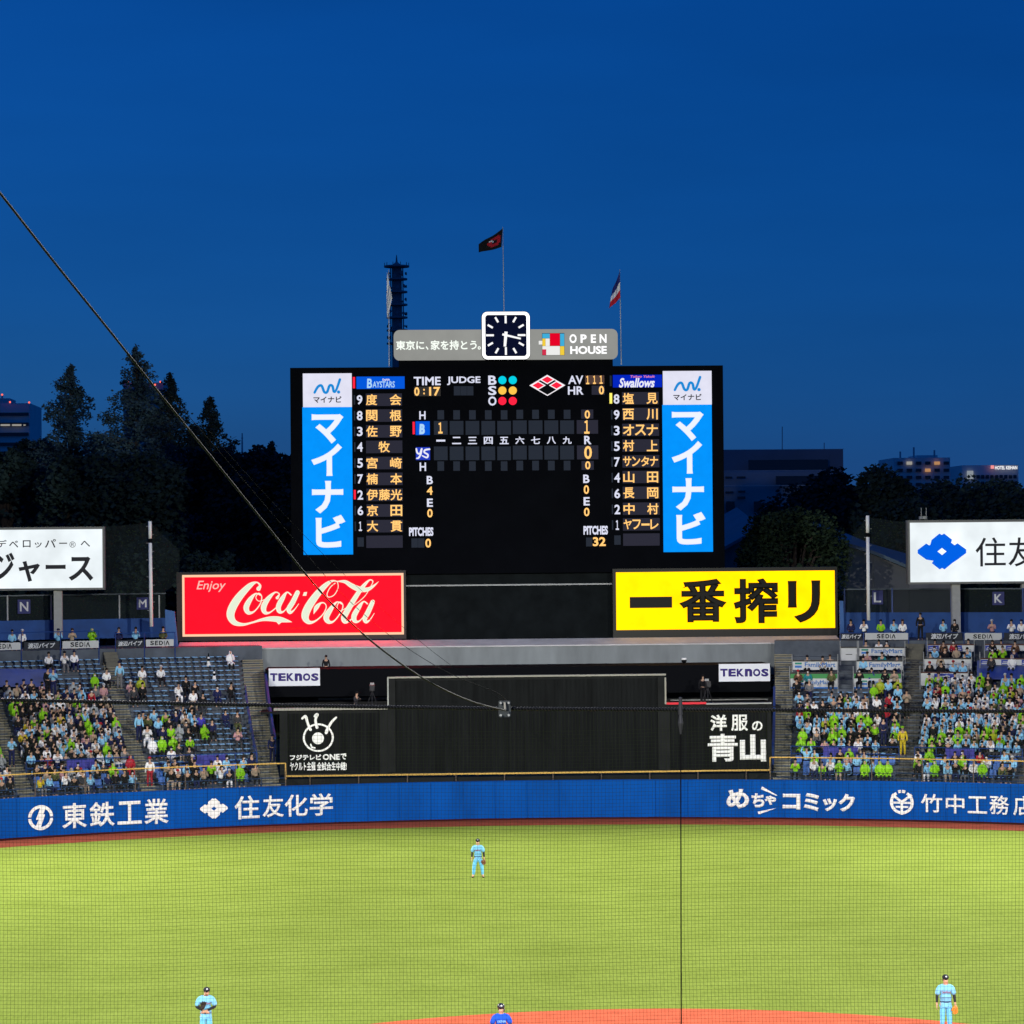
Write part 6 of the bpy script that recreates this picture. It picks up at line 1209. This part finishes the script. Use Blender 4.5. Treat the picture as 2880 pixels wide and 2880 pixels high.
# ================================================================== PLAYERS
def player(feet_px, depth, label, jersey, trousers, cap_c, glove_c, pose, text, text_c, rz=0.0, helmet=False, sc=1.0):
    """a ball player standing on the field, facing home plate"""
    r = ray(*feet_px); b = CAM + r * depth; b.z = 0.0
    def T(p): return Matrix.Rotation(rz, 3, 'Z') @ (Vector(p) * sc) + b
    J = {'pelvis': ((0, .02, .96), (.155, .115)), 'waist': ((0, .03, 1.12), (.135, .10)), 'chest': ((0, .02, 1.34), (.165, .115)), 'collar': ((0, .02, 1.46), (.085, .065)), 'neck': ((0, .01, 1.53), .056), 'jaw': ((0, -.025, 1.62), (.078, .086)), 'skull': ((0, .0, 1.705), (.088, .104)), 'crown': ((0, .01, 1.78), (.068, .080))}
    if pose == 'glove_front':
        for n in ('jaw', 'skull', 'crown'): J[n] = ((J[n][0][0] + .02, J[n][0][1] - .05 - (J[n][0][2] - 1.62) * .3, J[n][0][2] - .03), J[n][1])
    J['nose'] = (tuple(Vector(J['jaw'][0]) + Vector((0, -.085, .035))), .016); J['brow'] = (tuple(Vector(J['skull'][0]) + Vector((0, -.05, -.02))), .05)
    for s, n in ((-1, 'l'), (1, 'r')):
        J['shoulder_' + n] = ((.190 * s, .02, 1.435), .060)
        if pose == 'glove_front': e, h = (.30 * s, -.03, 1.19), (.02 * s - .05, -.26, 1.10)
        elif pose == 'lead': e, h = (.30 * s, -.02, 1.20), (.34 * s, -.12, 0.97)
        else: e, h = (.275 * s, .02, 1.18), (.29 * s, -.05, .93)
        J['elbow_' + n] = (e, .047); J['wrist_' + n] = (h, .032)
        d = (Vector(h) - Vector(e)).normalized(); pm = Vector(h) + d * .07; J['palm_' + n] = (tuple(pm), (.036, .026))
        side = Vector((0, 1, 0)) if pose != 'glove_front' else Vector((0, 0, 1)); 
        for i, (o_, l) in enumerate(((-.030, .070), (-.010, .082), (.010, .078), (.030, .062))):
            k = pm + side * o_ + d * .035; m_ = k + d * l * .5 + Vector((-.006 * s, 0, 0)); J['f%da_%s' % (i, n)] = (tuple(k), .011); J['f%db_%s' % (i, n)] = (tuple(m_), .0095); J['f%dc_%s' % (i, n)] = (tuple(m_ + d * l * .4 + Vector((-.02 * s, -.006, 0))), .008)
        J['ta_' + n] = (tuple(pm - side * .04 - d * .01), .012); J['tb_' + n] = (tuple(pm - side * .065 + d * .03), .010)
        sp = {'stand': 1.0, 'glove_front': 1.0, 'lead': 1.9, 'wide': 1.7}[pose]
        J['hip_' + n] = ((.10 * s, .01, .90), .10); J['knee_' + n] = ((.12 * s * sp * .9, -.02 if pose != 'lead' else -.10, .50), .064); J['ankle_' + n] = ((.13 * s * sp, .02, .10), .043); J['toe_' + n] = ((.16 * s * sp, -.15, .045), .04); J['heel_' + n] = ((.13 * s * sp, .06, .045), .036)
    E_ = [('pelvis', 'waist'), ('waist', 'chest'), ('chest', 'collar'), ('collar', 'neck'), ('neck', 'jaw'), ('jaw', 'skull'), ('skull', 'crown'), ('jaw', 'nose'), ('skull', 'brow')]
    for n in 'lr':
        E_ += [('collar', 'shoulder_' + n), ('shoulder_' + n, 'elbow_' + n), ('elbow_' + n, 'wrist_' + n), ('wrist_' + n, 'palm_' + n), ('palm_' + n, 'ta_' + n), ('ta_' + n, 'tb_' + n), ('pelvis', 'hip_' + n), ('hip_' + n, 'knee_' + n), ('knee_' + n, 'ankle_' + n), ('ankle_' + n, 'toe_' + n), ('ankle_' + n, 'heel_' + n)]
        for i in range(4): E_ += [('palm_' + n, 'f%da_%s' % (i, n)), ('f%da_%s' % (i, n), 'f%db_%s' % (i, n)), ('f%db_%s' % (i, n), 'f%dc_%s' % (i, n))]
    def mk(joints, edges, m, name, parent=None, sub=1):
        me = skin({k: (v[0], v[1]) for k, v in joints.items()}, edges, sub); me.materials.clear(); me.materials.append(m); me.name = name
        for v in me.vertices: v.co = Matrix.Rotation(rz, 3, 'Z') @ (v.co * sc)
        o = D.objects.new(name, me); COL.objects.link(o)
        if parent: o.parent = parent
        else: o.location = b; ORG[o] = b
        return o
    body = mk(J, E_, mat('player_skin', (0.50, 0.29, 0.19), 0.55, 0.06), 'person'); setp(body, label, 'person'); ORG[body] = b
    def pj(names, grow): return {n: (J[n][0], tuple(x + grow for x in J[n][1]) if isinstance(J[n][1], tuple) else J[n][1] + grow) for n in names}
    mj, mt = mat('jersey_' + text_c[0], jersey, 0.8, 0.10, 6), mat('trousers_' + text_c[0], trousers, 0.8, 0.10, 6)
    sl = {}
    for n in 'lr': sl['half_' + n] = (tuple(Vector(J['shoulder_' + n][0]).lerp(Vector(J['elbow_' + n][0]), .98)), .088)
    JJ = pj(['pelvis', 'waist', 'chest', 'collar', 'shoulder_l', 'shoulder_r'], .022); JJ['pelvis'] = ((0, .02, .99), (.178, .140)); JJ['waist'] = ((0, .03, 1.12), (.168, .130)); JJ['chest'] = ((0, .02, 1.33), (.200, .150)); JJ['collar'] = ((0, .02, 1.47), (.150, .120)); JJ['nape'] = ((0, .015, 1.545), (.085, .085)); JJ['hem'] = ((0, .02, .87), (.185, .145)); JJ['shoulder_l'] = ((-.20, .02, 1.45), .105); JJ['shoulder_r'] = ((.20, .02, 1.45), .105); JJ.update(sl)
    mk(JJ, [('chest', 'waist'), ('waist', 'pelvis'), ('pelvis', 'hem'), ('chest', 'collar'), ('collar', 'nape')] + [e for n in 'lr' for e in (('collar', 'shoulder_' + n), ('shoulder_' + n, 'half_' + n))], mj, 'jersey', body)
    for n in 'lr':
        q = {'e': (tuple(Vector(J['shoulder_' + n][0]).lerp(Vector(J['elbow_' + n][0]), .75)), .052), 'm': (J['elbow_' + n][0], .053), 'w': (tuple(Vector(J['elbow_' + n][0]).lerp(Vector(J['wrist_' + n][0]), .93)), .038)}
        mk(q, [('e', 'm'), ('m', 'w')], mat('undershirt', (0.012, 0.012, 0.02), 0.7), 'undershirt_sleeve', body)
    TT = pj(['pelvis', 'hip_l', 'hip_r', 'knee_l', 'knee_r', 'ankle_l', 'ankle_r'], .024); TT['pelvis'] = ((0, .02, .97), (.180, .140)); TT['band'] = ((0, .02, 1.06), (.172, .135))
    mk(TT, [('pelvis', 'band')] + [e for n in 'lr' for e in (('pelvis', 'hip_' + n), ('hip_' + n, 'knee_' + n), ('knee_' + n, 'ankle_' + n))], mt, 'trousers', body)
    for n in 'lr': mk({'h': (J['heel_' + n][0], .05), 't': (J['toe_' + n][0], .05)}, [('h', 't')], mat('boot_black', (0.012, 0.012, 0.02), 0.5), 'boot', body)
    MB().tube([T((  .176 * math.cos(a), .02 + .140 * math.sin(a), 1.0)) for a in [2 * math.pi * i / 20 for i in range(21)]], .018 * sc, 5).build('belt', mat('belt_dark', (0.03, 0.05, 0.12), 0.5), body)
    hd = Vector(J['skull'][0]); mc = mat('cap_' + text_c[0], cap_c, 0.35 if helmet else 0.8, spec=0.6 if helmet else 0.2)
    mb = MB().ball(hd + Vector((0, .008, .055)), (.116, .128, .100) if helmet else (.106, .120, .090), 16, 10); mb.v = [T(v) for v in mb.v]; hat = mb.build('helmet' if helmet else 'cap', mc, body, smooth=True)
    mb = MB(); k = hd + Vector((0, -.10, .055)); vs = []
    for i in range(9):
        a = math.pi * (i / 8); vs += [k + Vector((.095 * math.cos(a), -.085 * math.sin(a) + .02, -.020 * math.sin(a))), k + Vector((.095 * math.cos(a), -.085 * math.sin(a) + .02, -.020 * math.sin(a) + .012))]
    mb.add([T(v) for v in vs], [(2 * i, 2 * i + 1, 2 * i + 3, 2 * i + 2) for i in range(8)] + [tuple(range(0, 18, 2)), tuple(range(17, 0, -2))]); mb.build('brim', mc, hat)
    if helmet:
        mb = MB().ball(hd + Vector((.088, .01, -.055)), (.03, .06, .075), 10, 7); mb.v = [T(v) for v in mb.v]; mb.build('ear_flap', mc, hat, smooth=True)
    em = MB().ball(hd + Vector((.0, -.112, .090)), (.030, .012, .026), 8, 6); em.v = [T(v) for v in em.v]; em.build('emblem', mat('emblem_pale', (0.6, 0.65, 0.7), 0.6), hat)
    mb = MB().ball(hd + Vector((0, .05, -.03)), (.088, .07, .075), 12, 8); mb.v = [T(v) for v in mb.v]; mb.build('hair', mat('hair_black', (0.008, 0.007, 0.007), 0.6), body, smooth=True)
    for s in (-1, 1):
        q = hd + Vector((.033 * s, -.086, -.022)); mb = MB().ball(q, (.013, .008, .008), 8, 6); mb.v = [T(v) for v in mb.v]; mb.build('eye', mat('eye_dark', (0.01, 0.008, 0.006), 0.3), body)
    mb = MB().ball(Vector(J['jaw'][0]) + Vector((0, -.074, -.012)), (.026, .008, .007), 8, 6); mb.v = [T(v) for v in mb.v]; mb.build('mouth', mat('lip', (0.30, 0.10, 0.09), 0.5), body)
    # lettering across the chest, laid on the cloth
    vs, fs, gx0, gx1, gy0, gy1 = glyph(text, 0.02, 0.15); mb = MB(); out = []
    for v in vs:
        u = (v.x - gx0) / (gx1 - gx0) - .5; w_ = (v.y - gy0) / (gy1 - gy0); x = u * .27; z = 1.285 + w_ * .075 - abs(u) * .03; out.append(T((x, .02 - .142 * math.sqrt(max(0, 1 - (x / .20) ** 2)) - .022 - v.z * .05, z)))
    mb.add(out, fs); mb.build('lettering', mat('letter_' + text_c[0], text_c[1], 0.6), body)
    if glove_c:
        n = 'r'; hp = Vector(J['palm_' + n][0]) if pose != 'glove_front' else Vector((-.14, -.33, 1.17)); d = Vector((0, 0, -1)) if pose != 'glove_front' else Vector((.2, -.1, .97)).normalized()
        mg = mat('glove_%d' % int(glove_c[0] * 100), glove_c, 0.6, 0.12, 14); g = MB(); ax = Vector((.9, .4, 0)).normalized() if pose != 'glove_front' else Vector((1, 0, 0))
        GJ = {'heel': (tuple(hp - d * .03), (.06, .045)), 'pad': (tuple(hp + d * .07), (.085, .05))}
        GE = [('heel', 'pad')]
        for i, (o_, l) in enumerate(((-.065, .13), (-.022, .16), (.022, .16), (.062, .13))):
            GJ['g%d' % i] = (tuple(hp + d * .12 + ax * o_), .030); GJ['h%d' % i] = (tuple(hp + d * (.10 + l) + ax * o_ * 1.15 + Vector((-.02, -.02, 0))), .024); GE += [('pad', 'g%d' % i), ('g%d' % i, 'h%d' % i)]
        GJ['th'] = (tuple(hp + d * .05 - ax * .10), .030); GJ['tt'] = (tuple(hp + d * .15 - ax * .145), .026); GE += [('pad', 'th'), ('th', 'tt')]
        o = mk(GJ, GE, mg, 'glove'); o['label'] = None; del o['label']; setp(o, {'glove_front': 'black leather baseball glove held before the chest of the head-bowed player', 'wide': 'brown leather baseball glove on the centre outfielder by the wall side', 'stand': 'bright orange leather baseball glove of the fielder on the clay edge'}[pose], 'glove')
    return body
LB = (0.17, 0.46, 0.70)
player(Z0(902, 1655), 139.2, 'ball player in light blue uniform standing alone far out on the grass', LB, (0.13, 0.46, 0.74), (0.012, 0.013, 0.02), (0.18, 0.07, 0.03), 'wide', 'Swallows', ('sky', (0.25, 0.03, 0.10)), -0.08, sc=1.01)
player(Z0(389, 1967), 93.3, 'ball player in light blue looking down at a dark glove held at the chest', LB, (0.13, 0.46, 0.74), (0.012, 0.013, 0.02), (0.02, 0.016, 0.014), 'glove_front', 'Swallows', ('sky', (0.25, 0.03, 0.10)), 0.15, sc=1.02)
player(Z0(1785, 1949), 94.2, 'ball player in light blue holding an orange glove at the side, on the clay edge', LB, (0.13, 0.46, 0.74), (0.012, 0.013, 0.02), (0.72, 0.22, 0.03), 'stand', 'Swallows', ('sky', (0.25, 0.03, 0.10)), 0.0, sc=1.03)
player(Z0(946, 2000), 89.4, 'base runner in royal blue jersey and glossy black helmet, cut by the frame bottom', (0.005, 0.075, 0.55), (0.5, 0.5, 0.52), (0.014, 0.016, 0.03), None, 'lead', 'YOKOHAMA', ('royal', (0.25, 0.55, 0.85)), 0.1, True, sc=1.0)

# ================================================================== BACKSTOP NET, CABLES
YN = -12.0; PN = PlaneY(YN); M_twine = mat('net_twine', (0.022, 0.032, 0.010), 0.9, spec=0.03); M_rope = mat('rope_black', (0.004, 0.004, 0.005), 0.8, spec=0.06)
cl_, cm_, cr_ = on_y(0, 1968, YN), on_y(1417, 1993, YN), on_y(2880, 2001, YN)
def cable_z(x):
    if x < cm_.x: u = (x - cl_.x) / (cm_.x - cl_.x); return cl_.z + (cm_.z - cl_.z) * u - 0.03 * math.sin(max(0, min(1, u)) * math.pi) * 0.3
    u = (x - cm_.x) / (cr_.x - cm_.x); return cm_.z + (cr_.z - cm_.z) * u
net = thing('backstop_net', 'fine dark square-meshed backstop net hanging across the lower half of the view', 'net', (cm_.x, YN, 0))
x0, x1, zb, c_ = cl_.x - 6.5, cr_.x + 6.5, 4.0, 0.0462
def warp(x, z): return Vector((x + 0.011 * math.sin(z * 1.7 + x * 0.35) + 0.012 * noise.noise((x * .5, z * .5, 1)), YN + 0.05 * noise.noise((x * .3, z * .3, 5)), z + 0.014 * math.sin(x * 1.15 + 0.6 * math.sin(z * .9)) + 0.020 * noise.noise((x * .45, z * .45, 9))))
mb = MB(); nx, nz = int((x1 - x0) / c_), int((14.2 - zb) / c_)
for i in range(nx):
    x = x0 + i * c_; zt = cable_z(x); m_ = 34; mb.tube([warp(x, zb + (zt - zb) * j / m_) for j in range(m_ + 1)], 0.0013 + 0.0003 * random.random(), 3, cap=False)
for j in range(nz):
    z = zb + j * c_
    if z > min(cable_z(x0), cable_z(x1)) - 0.02: continue
    m_ = 70; mb.tube([warp(x0 + (x1 - x0) * i / m_, z) for i in range(m_ + 1)], 0.0013 + 0.0003 * random.random(), 3, cap=False)
mb.build('mesh', M_twine, net)
# lashed top cable: two strands twisted round the wire
cab = thing('net_cable', 'thick black lashed cable along the top edge of the backstop net', 'cable', (cm_.x, YN, cm_.z))
n = 3800; xs = [x0 + (x1 - x0) * i / n for i in range(n + 1)]
MB().tube([(x, YN, cable_z(x)) for x in xs[::20]], 0.019, 8).build('core', M_rope, cab, smooth=True)
for ph in (0, math.pi): MB().tube([(x, YN + 0.017 * math.cos(x * 80 + ph), cable_z(x) + 0.017 * math.sin(x * 80 + ph)) for x in xs], 0.0105, 5, cap=False).build('lashing', mat('lashing_rope', (0.010, 0.011, 0.013), 0.45, spec=0.35), cab)
# clamp plate where the stay wire meets the cable
b = on_y(1419.5, 1995, YN - 0.08); cz = cable_z(b.x); k = thing('clamp_plate', 'small galvanised clamp plate with bolts where the slanting wire meets the cable', 'clamp', (b.x, YN - .08, cz))
mb = MB(); s = 0.075; pts = rrect(b.x - .078, cz - .105, b.x + .078, cz + .105, .02, 4); nn = len(pts); mb.v = [Vector((x, YN - .06, z)) for x, z in pts] + [Vector((x, YN - .068, z)) for x, z in pts]
mb.f = [tuple(range(nn))[::-1], tuple(range(nn, 2 * nn))] + [(i, (i + 1) % nn, nn + (i + 1) % nn, nn + i) for i in range(nn)]; mb.m = [0] * len(mb.f); mb.build('plate', mat('clamp_steel', (0.10, 0.11, 0.11), 0.35, 0.3, 20, metal=0.6), k)
for dx in (-.05, .05):
    for dz in (-.078, .078): MB().tube([(b.x + dx, YN - .068, cz + dz), (b.x + dx, YN - .105, cz + dz)], .015, 8).build('bolt', M_steel, k)
MB().tube([(b.x, YN - .10, cz + .09), (b.x + .005, YN - .105, cz)], .014, 6).build('u_bolt', M_cap, k)
def wire(px, deps, rad, name, label, m):
    q = [at(x, y, d) for (x, y), d in zip(px, deps)]; out = []
    for i in range(len(q) - 1):
        a, b_, c, d = q[max(i - 1, 0)], q[i], q[i + 1], q[min(i + 2, len(q) - 1)]
        for j in range(8):
            t = j / 8; out.append(0.5 * (2 * b_ + (c - a) * t + (2 * a - 5 * b_ + 4 * c - d) * t * t + (3 * b_ - a - 3 * c + d) * t ** 3))
    out.append(q[-1]); return setp(MB().tube(out, rad, 10).build(name, m, org=q[-1], smooth=True), label, 'wire')
WP = [(-160, 345), (0, 543), (150, 734), (300, 920), (450, 1108), (600, 1292), (750, 1478), (900, 1662), (1020, 1782), (1130, 1868), (1230, 1930), (1330, 1974), (1425, 1999)]
dd = [21.5 + (36.9 - 21.5) * (i / 12) for i in range(13)]
wire(WP, dd, 0.0105, 'stay_wire', 'dark slanting stay wire running from upper left down to the clamp plate', mat('wire_steel', (0.020, 0.019, 0.019), 0.7))
wire([(x + 20 + 6 * i, y - 8 - 3 * i) for i, (x, y) in enumerate(WP[4:12])] + [(1425, 1970)], [dd[i] + 0.4 for i in range(4, 13)], 0.0032, 'thin_wire', 'hair-thin wire running just above the slanting stay wire', mat('thin_wire_dark', (0.012, 0.013, 0.015), 0.8, spec=0.05))
wire([(560, 1180), (700, 1340), (880, 1530), (1060, 1700), (1240, 1850), (1420, 1975)], [30, 31.5, 33, 34.5, 36, 36.9], 0.0022, 'thin_wire', 'hair-thin wire running below the slanting stay wire', MC['thin_wire_dark'])
# hanging rope with its shackle
hp = on_y(1914, 2016, YN - .05); cz = cable_z(hp.x); hr = thing('hanging_rope', 'thin dark rope hanging straight down from a shackle on the cable', 'rope', (hp.x, YN - .05, 0))
bt = on_y(1907, 2920, YN - .05); m_ = 60
MB().tube([Vector((hp.x, YN - .05, cz - .30)).lerp(Vector((bt.x, YN - .05, 4.0)), j / m_) for j in range(m_ + 1)], 0.0085, 5).build('rope', M_rope, hr)
MB().tube([(hp.x, YN - .05, cz + .16), (hp.x, YN - .05, cz - .06)], [.022, .030], 8).build('shackle_block', mat('clamp_dark', (0.06, 0.06, 0.065), 0.4, metal=0.5), hr); MB().tube([(hp.x, YN - .05, cz - .06), (hp.x, YN - .05, cz - .17), (hp.x, YN - .05, cz - .31)], [.018, .034, .012], 8).build('swivel', MC['clamp_dark'], hr)
for o in D.objects:
    l = o.get('label')
    if l and not 4 <= len(l.replace(',', ' ').split()) <= 16: print('LABEL', o.name, len(l.split()), l)
